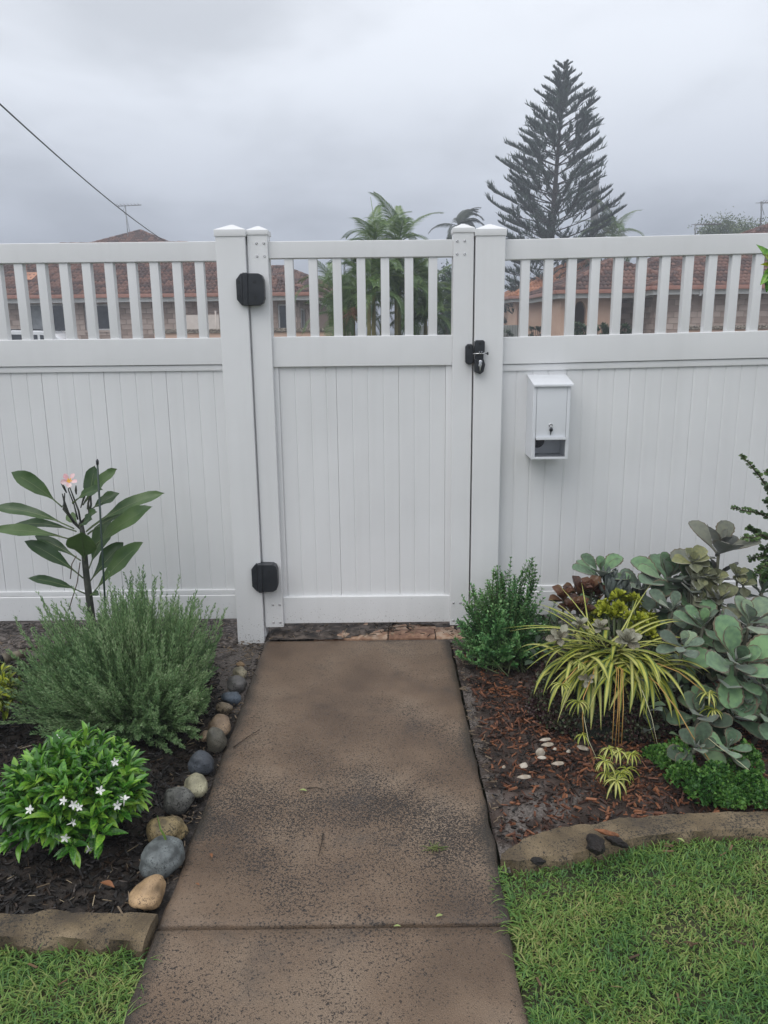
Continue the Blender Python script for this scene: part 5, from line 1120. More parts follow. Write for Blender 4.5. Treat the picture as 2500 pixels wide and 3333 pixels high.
for px, py, y_, nl, Lp, m_, lab, ax in KAL:
    c = np.array(onY(px, py, y_)); k_ = px_m(y_, c[2]); P = empty('felt_succulent', (c[0], y_, 0), 0, lab, 'succulent', 'felt leaved succulents in the right bed')
    a = Acc(); sb = V3(c[0] + rnd.uniform(-.03, .03), y_ + 0.03, -0.01); a.tube([tuple(sb), tuple((sb + c) / 2 + V3(rnd.uniform(-.02, .02), 0.01, 0)), tuple(c)], [0.009, 0.0085, 0.006], 8); a.obj('stem', k_stem, P, True)
    Lp *= 0.92; rosette(P, c + V3(0, 0, 0.012), ax, m_, nl, Lp * k_, Lp * k_ * 0.58, SPOON, 0.16, (1.30, 0.10), serr=0.04, thick=0.045, vary=0.38, nseg=16, rim=k_rim, droop=0.06, L0=0.4)
    if c[2] > 0.22:                                          # lower leaves down the stem
        for j in range(4):
            t = 0.35 + 0.16 * j; rosette(P, sb * (1 - t) + c * t, V3(ax[0], ax[1] * 0.4, 1), m_, 4, Lp * k_ * 0.85, Lp * k_ * 0.50, SPOON, 0.18, (0.6, 0.0), serr=0.04, thick=0.045, vary=0.7, nseg=16, rim=k_rim, droop=0.06)
# smaller olive kalanchoe with stacked round leaves under the dusky one
P = empty('olive_succulent', (onY(2300, 1950, -0.62).x, -0.66, 0), 0, 'olive yellow small leaved succulent stems below the dusky purple leaves', 'succulent')
for px, py, y_, Lp, nl in ((2255, 1825, -.66, 62, 10), (2290, 1870, -.68, 50, 8), (2330, 1880, -.66, 48, 8), (2260, 1880, -.68, 52, 8), (2320, 1940, -.70, 55, 8), (2300, 1985, -.72, 45, 6), (2400, 1870, -.64, 46, 8), (2420, 1900, -.66, 44, 7), (2280, 1950, -.7, 45, 6)):
    c = np.array(onY(px, py, y_)); k_ = px_m(y_, c[2]); a = Acc(); a.tube([(c[0] + 0.01, y_ + 0.02, 0), tuple(c * 0.5 + V3(c[0] + 0.01, y_ + .02, 0) * 0.5 + V3(.01, 0, 0)), tuple(c)], 0.004, 6); a.obj('stem', k_stem, P, True)
    rosette(P, c, (rnd.uniform(-.3, .3), -0.5, .9), k_olive, nl, Lp * k_, Lp * k_ * 0.75, OBO, 0.35, (1.2, 0.0), thick=0.06, vary=0.3)
# ghost plants on the rock
gh = mat('ghost_plant_leaf', [(0.17, 0.145, 0.105), (0.25, 0.24, 0.175), (0.33, 0.33, 0.25)], rough=0.6, scale=14, island=0.3)
GHP = [(0, 0.14), (0.2, 0.45), (0.5, 0.85), (0.68, 1.0), (0.82, 0.85), (0.93, 0.35), (1, 0.02)]
for px, py, y_, r_, nl, ax, lab in ((1822, 2072, -0.98, 46, 9, (-.3, -.7, .6), 'pinkish grey ghost plant rosette hanging over the stonecrop towards the bush'), (2042, 2082, -0.96, 50, 18, (.05, -.55, .8), 'pale grey ghost plant rosette beside the heart of the spider plant'), (1955, 2040, -0.86, 38, 12, (0, -.3, 1), 'pinkish ghost plant rosette half hidden behind spider plant leaves'), (1912, 2212, -1.05, 30, 9, (-.1, -.9, .3), 'faint ghost plant rosette on the rock under the spider plant'), (1890, 2030, -.84, 34, 10, (0, -.3, 1), 'ghost plant rosette under the lime rosettes, between spider leaves')):
    c = np.array(onY(px, py, y_)); k_ = px_m(y_, c[2]); P = empty('ghost_plant', tuple(c - V3(0, 0, 0.05)), 0, lab, 'succulent', 'ghost plant rosettes')
    a = Acc(); a.tube([tuple(c + V3(0, 0.09, -0.08)), tuple(c + V3(0, 0.03, -0.03)), tuple(c)], 0.005, 6); a.obj('stem', gh, P, True)
    rosette(P, c, ax, gh, nl, r_ * k_, r_ * k_ * 0.55, GHP, 0.25, (1.3, 0.15), thick=0.1, vary=0.1)
# lime rosettes
lime = mat('lime_succulent_leaf', [(0.18, 0.22, 0.016), (0.33, 0.37, 0.028), (0.46, 0.48, 0.06)], rough=0.42, scale=10, island=0.4)
P = empty('lime_succulent', (onY(2030, 2000, -0.62).x, -0.62, 0), 0, 'clump of lime green pointed rosettes behind the spider plant', 'succulent')
tv, tf = leaf(1.0, 0.5, GHP, 6, 0.4, -0.1, nx=1); a = Acc()
for k_ in range(14):
    t = k_ / 13; an = k_ * 2.39996; el = 1.3 * (1 - t) + 0.25 * t; d = V3(math.cos(an) * math.cos(el), math.sin(an) * math.cos(el), math.sin(el)); a.inst(tv, tf, [frame((0, 0, -0.25 * t), d, (0, 0, 1), 0.55 + 0.45 * min(1, t * 1.5))])
lm = a.mesh('rosette', lime, True)
LCc = np.array((onY(2035, 2010, -0.62).x, -0.60, 0.0))
for i in range(64):
    an = rnd.uniform(0, 6.28); rr = math.sqrt(rnd.random()); x_ = math.cos(an) * rr; y_ = math.sin(an) * rr
    zt_ = np.array(onY(2035, 1925, -0.60))[2]; z_ = zt_ * (0.96 - 0.42 * rr * rr)
    p_ = V3(LCc[0] + x_ * 0.150, LCc[1] + y_ * 0.12, z_); M = frame(p_, rdir(), V3(x_ * 0.6, y_ * 0.6 - 0.15, 1), rnd.uniform(0.031, 0.042)); link('rosette', lm, P, Matrix(M.tolist()))
    a = Acc(); a.tube([(LCc[0] + x_ * 0.08, LCc[1] + y_ * 0.06, 0.0), tuple(p_ - V3(0, 0, .01))], [0.005, 0.004], 5); a.obj('stem', stem_g, P, True)
# copper succulent
cop = mat('copper_succulent_leaf', [(0.055, 0.026, 0.016), (0.12, 0.045, 0.026), (0.15, 0.085, 0.045)], rough=0.45, scale=12, island=0.4)
P = empty('copper_succulent', (onY(1880, 1960, -0.5).x, -0.5, 0), 0, 'copper brown cupped leaf succulent between bush and lime rosettes', 'succulent')
for px, py, y_, Lp in ((1835, 1945, -.55, 55), (1885, 1925, -.5, 62), (1925, 1920, -.48, 58), (1880, 1975, -.58, 55), (1905, 1995, -.6, 50), (1945, 1935, -.46, 50), (1855, 1980, -.6, 48)):
    c = np.array(onY(px, py, y_)); k_ = px_m(y_, c[2]); a = Acc(); a.tube([(c[0], y_ + .01, 0), tuple(c)], 0.005, 6); a.obj('stem', k_stem, P, True)
    rosette(P, c, (rnd.uniform(-.3, .3), -0.3, 1), cop, 9, Lp * k_, Lp * k_ * 0.62, OBO, 0.5, (1.3, 0.35), thick=0.05)
# silvery finger leaves
fin = mat('silvery_finger_leaf', [(0.10, 0.125, 0.115), (0.17, 0.195, 0.18)], rough=0.6, scale=10, island=0.4)
P = empty('finger_succulent', (onY(1990, 1930, -0.45).x, -0.45, 0), 0, 'silvery upright finger leaved succulent behind the lime rosettes', 'succulent')
FPR = [(0, 0.4), (0.3, 0.7), (0.7, 1.0), (0.9, 0.8), (1, 0.05)]
for px, py, y_ in ((1985, 1925, -.48), (2025, 1915, -.46), (1975, 1900, -.42), (2045, 1945, -.47), (2080, 1935, -.44), (2005, 1950, -.5)):
    c = np.array(onY(px, py, y_)); k_ = px_m(y_, c[2]); a = Acc(); a.tube([(c[0], y_ + .01, 0), tuple(c)], 0.006, 6); a.obj('stem', k_stem, P, True)
    rosette(P, c, (rnd.uniform(-.2, .2), -0.1, 1), fin, 9, 72 * k_, 17 * k_, FPR, 0.2, (1.4, 0.75), thick=0.12, droop=-0.12, L0=0.7)
# curly low groundcover
pars = mat('curly_groundcover', [(0.035, 0.115, 0.022), (0.075, 0.200, 0.034), (0.135, 0.28, 0.052)], rough=0.5, scale=10, island=0.5, translucent=0.2)
cpts = [onZ(x_, y_, 0.02) for x_, y_ in ((2155, 2450), (2230, 2530), (2300, 2580), (2370, 2590), (2440, 2560), (2420, 2490), (2480, 2590), (2330, 2530), (2200, 2480), (2520, 2600))]
P = empty('curly_groundcover', (cpts[3].x, cpts[3].y, 0), 0, 'bright green curly low plant spreading along the inner side of the edging', 'groundcover')
tv, tf = leaf(0.013, 0.011, OBO, 4, 0.5, 0.1, nx=1, wave=2); Ms = []
for _ in range(3400):
    q = rnd.choice(cpts[:9]); an = rnd.uniform(0, 6.28); rr = 0.062 * math.sqrt(rnd.random()); h_ = 0.062 * (1 - (rr / 0.066) ** 2) * (0.6 + 0.5 * (cpts.index(q) % 3)) + 0.006
    p_ = V3(q.x + rr * math.cos(an), q.y + rr * math.sin(an) * 0.8, rnd.uniform(0.5, 1.0) * h_); 
    for k_ in range(2): Ms.append(frame(p_, unit(rdir() + V3(0, -0.2, 0.7)), rdir(), rnd.uniform(0.7, 1.2)))
a = Acc(); a.inst(tv, tf, Ms); o_ = a.obj('foliage', pars, P, True); o_['kind'] = 'stuff'
q = onZ(2520, 2330, 0); P = empty('curly_groundcover', (q.x, q.y, 0), 0, 'small tuft of curly green groundcover behind the low rosettes', 'groundcover'); Ms = []
for _ in range(420):
    d = rdir(); d[2] = abs(d[2]); Ms.append(frame(V3(q.x - .02, q.y, 0.0) + d * V3(.08, .06, .05) * rnd.uniform(.5, 1), unit(d + rdir() * .6), rdir(), rnd.uniform(.8, 1.3)))
a = Acc(); a.inst(tv, tf, Ms); o_ = a.obj('foliage', pars, P, True); o_['kind'] = 'stuff'
# dull green filler leaves deep in the clump: an understorey of the same felt plants
P = empty('understorey_succulent', (1.15, -0.62, 0), 0, 'dark low leaves filling the ground under the felt leaved succulents', 'groundcover')
tv, tf = leaf(0.055, 0.034, OBO, 5, 0.3, 0.05, nx=1); Ms = []
for _ in range(900):
    p_ = V3(rnd.uniform(0.62, 2.0), rnd.uniform(-1.1, -0.15), 0); 
    if p_[0] < 0.9 and p_[1] < -0.55: continue
    p_[2] = rnd.uniform(0.0, 0.22); Ms.append(frame(p_, unit(rdir() + V3(0, -.3, .6)), V3(0, 0, 1), rnd.uniform(.6, 1.2)))
a = Acc(); a.inst(tv, tf, Ms); o_ = a.obj('foliage', k_deep, P, True); o_['kind'] = 'stuff'

# ---- elephant bush at the right, branches reaching over the fence boards
eb = mat('elephant_bush_leaf', [(0.045, 0.095, 0.030), (0.080, 0.150, 0.045), (0.14, 0.22, 0.075)], rough=0.38, scale=10, island=0.5, translucent=0.12)
EBY = -0.55
def ez(X_, Y_, y=EBY): return np.array(onY(2200 + X_ * 300 / 948, 1400 + Y_ * 700 / 2212, y))
root = ez(1150, 1900, EBY); root[2] = 0
P = empty('elephant_bush', tuple(root), 0, 'elephant bush with small round leaves reaching in front of the fence boards', 'shrub')
tv, tf = leaf(0.016, 0.0135, OBO, 5, 0.15, 0.0, nx=1)
BR = [[(1150, 1300), (1000, 700), (880, 500), (760, 350), (640, 230)], [(1150, 1200), (1020, 950), (880, 860), (720, 830), (540, 790)], [(1150, 1500), (1000, 1150), (900, 1080), (780, 1110), (660, 1105)], [(1100, 1300), (950, 1120), (850, 1060), (780, 1020), (730, 1000)], [(1150, 1500), (1000, 1280), (900, 1290), (820, 1310), (730, 1330)],
      [(1150, 1600), (1000, 1400), (900, 1400), (840, 1450), (800, 1530)], [(1150, 1200), (1050, 900), (1000, 720), (960, 620), (930, 560)], [(1150, 1300), (1080, 1000), (1000, 850), (950, 760), (920, 710)], [(1150, 1400), (1050, 1180), (960, 1200), (900, 1230), (870, 1210)], [(1150, 1500), (1050, 1350), (950, 1340), (900, 1380), (860, 1470)],
      [(1150, 1300), (1100, 800), (1060, 560), (1000, 450), (900, 420)], [(1150, 1500), (1080, 1400), (980, 1450), (930, 1500), (880, 1560)]]
for i, br in enumerate(BR):
    yo = rnd.uniform(-0.08, 0.08); pts = [tuple(root), tuple(root * 0.4 + ez(*br[0]) * 0.6)] + [tuple(ez(*p_, EBY + yo)) for p_ in br]
    fine = []
    for k_ in range(len(pts) - 1):
        for u_ in np.linspace(0, 1, 8)[:-1]: fine.append(np.array(pts[k_]) * (1 - u_) + np.array(pts[k_ + 1]) * u_)
    a = Acc(); n = len(fine); a.tube([tuple(c) for c in fine], [0.006 - 0.0045 * k_ / n for k_ in range(n)], 5); bo = a.obj('branch', mat('red_brown_stem', [(0.05, 0.025, 0.018), (0.09, 0.05, 0.035)]) if i == 0 else bpy.data.materials['red_brown_stem'], P, True)
    Ms = []
    for k_ in range(int(n * 0.25), n - 1):
        tan = unit(fine[k_ + 1] - fine[k_]); L_ = np.linalg.norm(fine[k_ + 1] - fine[k_])
        for rep in range(max(2, int(L_ / 0.0065))):
            p_ = fine[k_] + (fine[k_ + 1] - fine[k_]) * rnd.random(); r_ = rdir(); r_ = unit(r_ - tan * r_.dot(tan)); dens = 1
            for sg in (1, -1): Ms.append(frame(p_, unit(sg * r_ + tan * 0.5 + V3(0, 0, .2)), V3(0, -.4, 1), rnd.uniform(0.7, 1.25) * (0.7 if k_ > n * 0.93 else 1)))
    a = Acc(); a.inst(tv, tf, Ms); o_ = a.obj('leaves', eb, bo, True); o_['kind'] = 'stuff'
# leafy twig high at the right: a shrub whose stem stands just outside the view
q = onY(2620, 1500, -0.75); P = empty('tall_shrub', (q.x + 0.1, -0.75, 0), 0, 'tall thin shrub whose leafy tip reaches the top rail of the letterbox panel', 'shrub')
tipl = [np.array(onY(x_, y_, -0.75)) for x_, y_ in ((2480, 790), (2484, 850), (2474, 920), (2490, 880), (2492, 820), (2496, 950))]
top = np.array(onY(2545, 880, -0.75)); a = Acc(); a.tube([(q.x + .1, -.75, -0.02), (q.x + .12, -.75, 0.8), (top[0] + .03, -.75, top[2] - 0.15), tuple(top)], [0.012, 0.010, 0.006, 0.003], 8); a.obj('stem', bark_m, P, True)
tv, tf = leaf(1.0, 0.42, ELL, 7, 0.25, 0.15, nx=2); a = Acc(); a.inst(tv, tf, [np.eye(4)]); lme = a.mesh('leaf', yl, True); a = Acc(); a.inst(tv, tf, [np.eye(4)]); lme2 = a.mesh('leaf', gl, True)
for i, tp__ in enumerate(tipl): b_ = top + rng.normal(size=3) * 0.012; d = tp__ - b_; link('leaf', lme if i in (1, 4) else lme2, P, Matrix(frame(b_, d, V3(0, -.6, .8), np.linalg.norm(d)).tolist()))
for j in range(9):
    zb_ = 0.35 + 0.13 * j; b_ = V3(q.x + .11, -.75, zb_); e_ = b_ + V3(0.06 + 0.22 * rnd.random(), rnd.uniform(-.15, .15), 0.12); a = Acc(); a.tube([tuple(b_), tuple(e_)], [0.004, 0.002], 5); a.obj('twig', bark_m, P, True)
    for k_ in range(9): link('leaf', lme2 if k_ % 4 else lme, P, Matrix(frame(b_ + (e_ - b_) * (0.3 + 0.08 * k_), unit(rdir() + V3(0.6, 0, .3)), V3(0, 0, 1), rnd.uniform(0.05, 0.08)).tolist()))
for i in range(14): link('leaf', lme2, P, Matrix(frame(top + V3(0.03, 0, -0.012 * i), unit(rdir() + V3(0.6, 0, .3)), V3(0, 0, 1), 0.07).tolist()))
# ------------------------------------------------------------------ beyond the fence: houses, trees, car, wires
def project(p_):
    d = np.asarray(p_, float) - CAM; z_ = d.dot(_fw); return 1250 + FPX * d.dot(_rt) / z_, 1666.5 - FPX * d.dot(_up) / z_
brown_tile = mat('brown_roof_tile', [(0.062, 0.030, 0.024), (0.115, 0.053, 0.039), (0.175, 0.085, 0.060)], rough=0.6, scale=3, island=0.5, bump=0.4, bscale=40)
orange_tile = mat('orange_roof_tile', [(0.36, 0.15, 0.075), (0.50, 0.22, 0.12)], rough=0.6, scale=3, island=0.5)
gutter_m = mat('terracotta_gutter', [(0.34, 0.155, 0.115), (0.40, 0.20, 0.15)], rough=0.4)
fascia_m = mat('white_fascia', [(0.62, 0.62, 0.60), (0.70, 0.70, 0.68)], rough=0.6)
block_m = mat('pinkish_block', [(0.40, 0.30, 0.255), (0.52, 0.40, 0.345), (0.60, 0.48, 0.42)], rough=0.85, scale=2, island=0.6, bump=0.3, bscale=60)
mortar_m = mat('mortar', [(0.34, 0.26, 0.225), (0.39, 0.30, 0.26)], rough=0.9)
peach_m = mat('peach_render', [(0.64, 0.42, 0.31), (0.72, 0.50, 0.385)], rough=0.85, scale=1.5, bump=0.2, bscale=80)
glass_m = mat('dark_window_glass', [(0.02, 0.024, 0.03), (0.04, 0.045, 0.055)], rough=0.06, spec=0.6)
curtain_m = mat('pale_curtain', [(0.30, 0.32, 0.34), (0.42, 0.44, 0.46)], rough=0.9, scale=6)
alu_m = mat('window_frame_white', [(0.6, 0.6, 0.6), (0.7, 0.7, 0.7)], rough=0.4)
grey_m = mat('galvanised_grey', [(0.20, 0.21, 0.22), (0.30, 0.31, 0.32)], rough=0.5, metal=0.6)

# a double-roll tile: 0.30 wide, 0.36 long, local x along the eave, y up the slope, z out of the roof
_tv = []; _nt = 9
for y_ in (0.0, 0.37):
    for i in range(_nt):
        s_ = i / (_nt - 1); _tv.append(((s_ - 0.5) * 0.30, y_, 0.045 + 0.055 * abs(math.sin(s_ * 2 * math.pi)) - (0.040 if y_ > 0 else 0)))
for i in range(_nt): _tv.append((_tv[i][0], 0.0, 0.0))
_tv = np.array(_tv); _tf = [np.array([(i, i + 1, _nt + i + 1, _nt + i) for i in range(_nt - 1)] + [(2 * _nt + i, 2 * _nt + i + 1, i + 1, i) for i in range(_nt - 1)])]
TILE = {}
for m_ in (brown_tile, orange_tile):
    a = Acc(); a.inst(_tv, _tf, [np.eye(4)]); TILE[m_.name] = a.mesh('tile', m_, True)

def hip_roof(P, x0, x1, y0, y1, ze, tanp, m_, faces='FL', nobj=300, vis=(850, 965), thick=0.16):
    """hip roof over the eave rectangle, covered with tiles; returns the roof part"""
    w, d = x1 - x0, y1 - y0; h = min(w, d) / 2; zr = ze + h * tanp
    if w >= d: R0, R1 = (x0 + h, y0 + h, zr), (x1 - h, y0 + h, zr)
    else: R0, R1 = (x0 + h, y0 + h, zr), (x0 + h, y1 - h, zr)
    c = [(x0, y0, ze), (x1, y0, ze), (x1, y1, ze), (x0, y1, ze)]
    if w >= d: F = dict(F=[c[0], c[1], R1, R0], R=[c[1], c[2], R1], B=[c[2], c[3], R0, R1], L=[c[3], c[0], R0])
    else: F = dict(F=[c[0], c[1], R0], R=[c[1], c[2], R1, R0], B=[c[2], c[3], R1], L=[c[3], c[0], R0, R1])
    a = Acc()
    for q in F.values(): a.add(q, [tuple(range(len(q)))])
    a.add([(*q[:2], ze - 0.01) for q in c], [(3, 2, 1, 0)])
    roof = a.obj('roof', m_, P)
    Ms = []
    for fk in faces:
        q = [np.array(t) for t in F[fk]]; o_ = q[0]; u_ = unit(q[1] - q[0]); n_ = unit(np.cross(q[1] - q[0], q[2] - q[0])); v_ = np.cross(n_, u_)
        poly = [((t - o_).dot(u_), (t - o_).dot(v_)) for t in q]; W_ = poly[1][0]; H_ = max(t[1] for t in poly); r_ = 0
        while r_ * 0.32 < H_:
            k_ = 0
            while k_ * 0.30 < W_:
                cu, cv = (k_ + 0.5) * 0.30, r_ * 0.32
                if inside(cu, cv + 0.16, poly):
                    M = np.eye(4); M[:3, 0] = u_; M[:3, 1] = v_; M[:3, 2] = n_; M[:3, 3] = o_ + u_ * cu + v_ * (cv - 0.04) + n_ * (0.004 + 0.004 * rnd.random()); Ms.append(M)
                k_ += 1
            r_ += 1
    sc_ = []
    for M in Ms:
        px, py = project(M[:3, 3]); sc_.append((0 if (-30 < px < 2530 and vis[0] < py < vis[1]) else 1, np.linalg.norm(M[:3, 3] - CAM)))
    order = sorted(range(len(Ms)), key=lambda i: sc_[i])
    for i in order[:nobj]: link('tile', TILE[m_.name], roof, Matrix(Ms[i].tolist()))
    a = Acc(); a.inst(_tv, _tf, [Ms[i] for i in order[nobj:]])
    if a.n: t_ = a.obj('tiles', m_, roof, True); t_['kind'] = 'stuff'
    def rc(p0, p1):
        a = Acc(); p0, p1 = np.array(p0), np.array(p1); L_ = np.linalg.norm(p1 - p0); n = max(2, int(L_ / 0.38))
        for k_ in range(n):
            s0_ = p0 + (p1 - p0) * k_ / n; s1_ = p0 + (p1 - p0) * (k_ + 1.06) / n; a.tube([tuple(s0_ + V3(0, 0, .035)), tuple(s1_ + V3(0, 0, .03))], [0.105, 0.095], 8)
        o_ = a.obj('ridge_cap', m_, roof, True); return o_
    rc(R0, R1) if (np.array(R0) - np.array(R1)).any() else None
    for k_, (cc, R_) in enumerate(zip(c, (R0, R1, R1, R0) if w >= d else (R0, R0, R1, R1))): rc(cc, R_)
    g_ = 0.06
    for nm, (ax0, ax1, ay0, ay1) in dict(f=(x0 - g_, x1 + g_, y0 - 0.12, y0 + 0.0), l=(x0 - 0.12, x0, y0 + 0.002, y1), r=(x1, x1 + 0.12, y0 + 0.002, y1)).items():
        bbox('gutter', ax0, ax1, ay0, ay1, ze - 0.10, ze + 0.02, gutter_m, roof, 0.02)
    bbox('fascia', x0 + 0.03, x1 - 0.03, y0 + 0.02, y0 + 0.05, ze - 0.24, ze - 0.012, fascia_m, roof, 0.004)
    for xx in (x0 + 0.02, x1 - 0.05): bbox('fascia', xx, xx + 0.03, y0 + 0.055, y1 - 0.05, ze - 0.24, ze - 0.012, fascia_m, roof, 0.004)
    return roof
blk = {}
def block_wall(P, xa, ya, xb, yb, z0, z1, openings=(), ch=0.18, cl=0.36, zvis=1.25, t=0.2):
    """wall of concrete blocks from (xa,ya) to (xb,yb) seen from its right-hand side; openings (u0,u1,z0,z1)"""
    L_ = math.hypot(xb - xa, yb - ya); u_ = V3((xb - xa) / L_, (yb - ya) / L_, 0); n_ = V3(u_[1], -u_[0], 0)
    def W3(u, z, dpt): return tuple(V3(xa, ya, 0) + u_ * u + n_ * dpt + V3(0, 0, z))
    a = Acc()
    us = sorted(set([0, L_] + [q for o_ in openings for q in o_[:2]])); zs_ = sorted(set([z0, z1] + [q for o_ in openings for q in o_[2:4]]))
    for i in range(len(us) - 1):
        for j in range(len(zs_) - 1):
            cu, cz = (us[i] + us[i + 1]) / 2, (zs_[j] + zs_[j + 1]) / 2
            if any(o_[0] < cu < o_[1] and o_[2] < cz < o_[3] for o_ in openings): continue
            v = [W3(u, z, dp) for dp in (0, -t) for u, z in ((us[i], zs_[j]), (us[i + 1], zs_[j]), (us[i + 1], zs_[j + 1]), (us[i], zs_[j + 1]))]
            a.add(v, [(0, 1, 2, 3), (7, 6, 5, 4), (0, 4, 5, 1), (1, 5, 6, 2), (2, 6, 7, 3), (3, 7, 4, 0)])
    wall = a.obj('wall', mortar_m, P)
    rest = Acc(); r_ = 0; z_ = z0; cnt = 0
    while z_ < z1 - 0.02:
        u = -cl / 2 if r_ % 2 else 0.0
        while u < L_:
            segs = [(max(0, u), min(L_, u + cl))]
            for o_ in openings:
                if z_ + ch > o_[2] + 0.02 and z_ < o_[3] - 0.02:
                    ns = []
                    for s0_, s1_ in segs:
                        if s1_ <= o_[0] or s0_ >= o_[1]: ns.append((s0_, s1_))
                        else:
                            if s0_ < o_[0]: ns.append((s0_, o_[0]))
                            if s1_ > o_[1]: ns.append((o_[1], s1_))
                    segs = ns
            for s0_, s1_ in segs:
                if s1_ - s0_ < 0.04: continue
                g_ = 0.006; zt_ = min(z_ + ch, z1); pr = 0.012
                key = (round(s1_ - s0_, 2), round(zt_ - z_, 2))
                if key not in blk:
                    hw, hh = (s1_ - s0_) / 2 - g_, (zt_ - z_) / 2 - g_
                    b = Acc(); e_ = 0.006
                    v = [(-hw, 0, -hh), (hw, 0, -hh), (hw, 0, hh), (-hw, 0, hh), (-hw + e_, -pr, -hh + e_), (hw - e_, -pr, -hh + e_), (hw - e_, -pr, hh - e_), (-hw + e_, -pr, hh - e_)]
                    fc_ = [(4, 5, 6, 7), (0, 1, 5, 4), (1, 2, 6, 5), (2, 3, 7, 6), (3, 0, 4, 7)]
                    b.add(v, fc_); blk[key] = (b.mesh('brick', block_m), np.array(v), [np.array(fc_)])
                M = np.eye(4); M[:3, 0] = u_; M[:3, 1] = -n_; M[:3, 2] = (0, 0, 1); M[:3, 3] = W3((s0_ + s1_) / 2, (z_ + zt_) / 2, 0.0005)
                px, py = project(M[:3, 3])
                if zt_ > zvis and -40 < px < 2540 and cnt < 300: link('brick', blk[key][0], wall, Matrix(M.tolist())); cnt += 1
                else: rest.inst(blk[key][1], blk[key][2], [M])
            u += cl
        z_ += ch; r_ += 1
    if rest.n: o_ = rest.obj('bricks', block_m, wall); o_['kind'] = 'stuff'
    return W3
def window(P, W3, u0, u1, z0, z1, mull=(0.5,), dep=-0.10, curtain=False, nm='window'):
    def bx(name, ua, ub, za, zb, da, db, m_, par):
        v = [W3(u, z, d_) for d_ in (da, db) for u, z in ((ua, za), (ub, za), (ub, zb), (ua, zb))]
        a = Acc(); a.add(v, [(0, 1, 2, 3), (7, 6, 5, 4), (0, 4, 5, 1), (1, 5, 6, 2), (2, 6, 7, 3), (3, 7, 4, 0)]); return a.obj(name, m_, par)
    gl_ = bx(nm, u0 + .02, u1 - .02, z0 + .02, z1 - .02, dep, dep - 0.01, glass_m, P)
    f_ = 0.05
    bx('frame', u0, u1, z0, z0 + f_, dep + .04, dep - .03, alu_m, gl_); bx('frame', u0, u1, z1 - f_, z1, dep + .04, dep - .03, alu_m, gl_)
    bx('frame', u0, u0 + f_, z0 + f_, z1 - f_, dep + .04, dep - .03, alu_m, gl_); bx('frame', u1 - f_, u1, z0 + f_, z1 - f_, dep + .04, dep - .03, alu_m, gl_)
    for m_ in mull: c = u0 + (u1 - u0) * m_; bx('mullion', c - .025, c + .025, z0 + f_, z1 - f_, dep + .035, dep - .02, alu_m, gl_)
    if curtain: bx('blind', u0 + .06, u0 + (u1 - u0) * mull[0] - .03, z0 + .06, z1 - .06, dep + .006, dep + .002, curtain_m, gl_)
    bx('sill', u0 - .04, u1 + .04, z0 - .07, z0 - 0.002, 0.05, -0.12, block_m, gl_)

# ---- brown-roofed block house, seen left of the palms
yw = 24.4
zeL = onY(500, 958, yw - 0.6).z
xr = onY(966, 1000, yw).x; xl = -17.5
HL = empty('block_house', ((xl + xr) / 2, yw + 4, 0), 0, 'low block house with a brown tiled hip roof behind the frangipani side of the fence', 'house')
def U(px): return onY(px, 1030, yw).x - xl
ops = [(U(94), U(212), onY(150, 1082, yw).z, onY(150, 990, yw).z), (U(275), U(357), onY(320, 1075, yw).z, onY(320, 990, yw).z), (U(905), U(935), 1.0, onY(900, 990, yw).z)]
W3 = block_wall(HL, xl, yw, xr, yw, -0.13, zeL - 0.05, ops)
window(HL, W3, *ops[0], mull=(0.36, 0.62), curtain=True); window(HL, W3, *ops[1], mull=(0.45,)); window(HL, W3, *ops[2], mull=())
W3s = block_wall(HL, xr, yw + 0.21, xr, yw + 9.5, -0.13, zeL - 0.05, [(1.0, 3.2, 0.9, 2.2)]); window(HL, W3s, 1.0, 3.2, 0.9, 2.2)
a = Acc(); a.box(xl, xr - 0.22, yw + 9.3, yw + 9.5, -0.13, zeL - 0.05); a.box(xl, xl + 0.2, yw + 0.22, yw + 9.28, -0.13, zeL - 0.05); a.obj('rear_wall', mortar_m, HL)
hip_roof(HL, xl - 0.5, xr + 0.55, yw - 0.6, yw + 10.0, zeL, 0.40, brown_tile, 'FR')
# vent with flashing tile on the roof
q = onY(86, 905, yw + 1.2); zq = zeL + (1.8) * 0.40; vp = empty  # the vent stands on the slope
vx = q.x; vy = yw - 0.6 + 1.7; vz = zeL + 1.7 * 0.40
a = Acc(); a.tube([(vx, vy, vz - 0.1), (vx, vy, vz + 0.42)], 0.075, 10); a.tube([(vx, vy, vz + 0.42), (vx, vy, vz + 0.5)], [0.11, 0.05], 10)
a.add([(vx - .18, vy - .45, vz - .08), (vx + .42, vy - .45, vz - .08), (vx + .42, vy + .3, vz + .22), (vx - .18, vy + .3, vz + .22)], [(0, 1, 2, 3)]); a.obj('roof_vent', mat('orange_vent', [(0.45, 0.2, 0.11), (0.52, 0.25, 0.15)]), HL, True)
def slab_px(nm, px0, px1, py0, py1, y_, t, m_, P):
    A_ = onY(px0, py1, y_); B_ = onY(px1, py0, y_); return bbox(nm, A_.x, B_.x, y_, y_ + t, A_.z, B_.z, m_, P, 0.006)
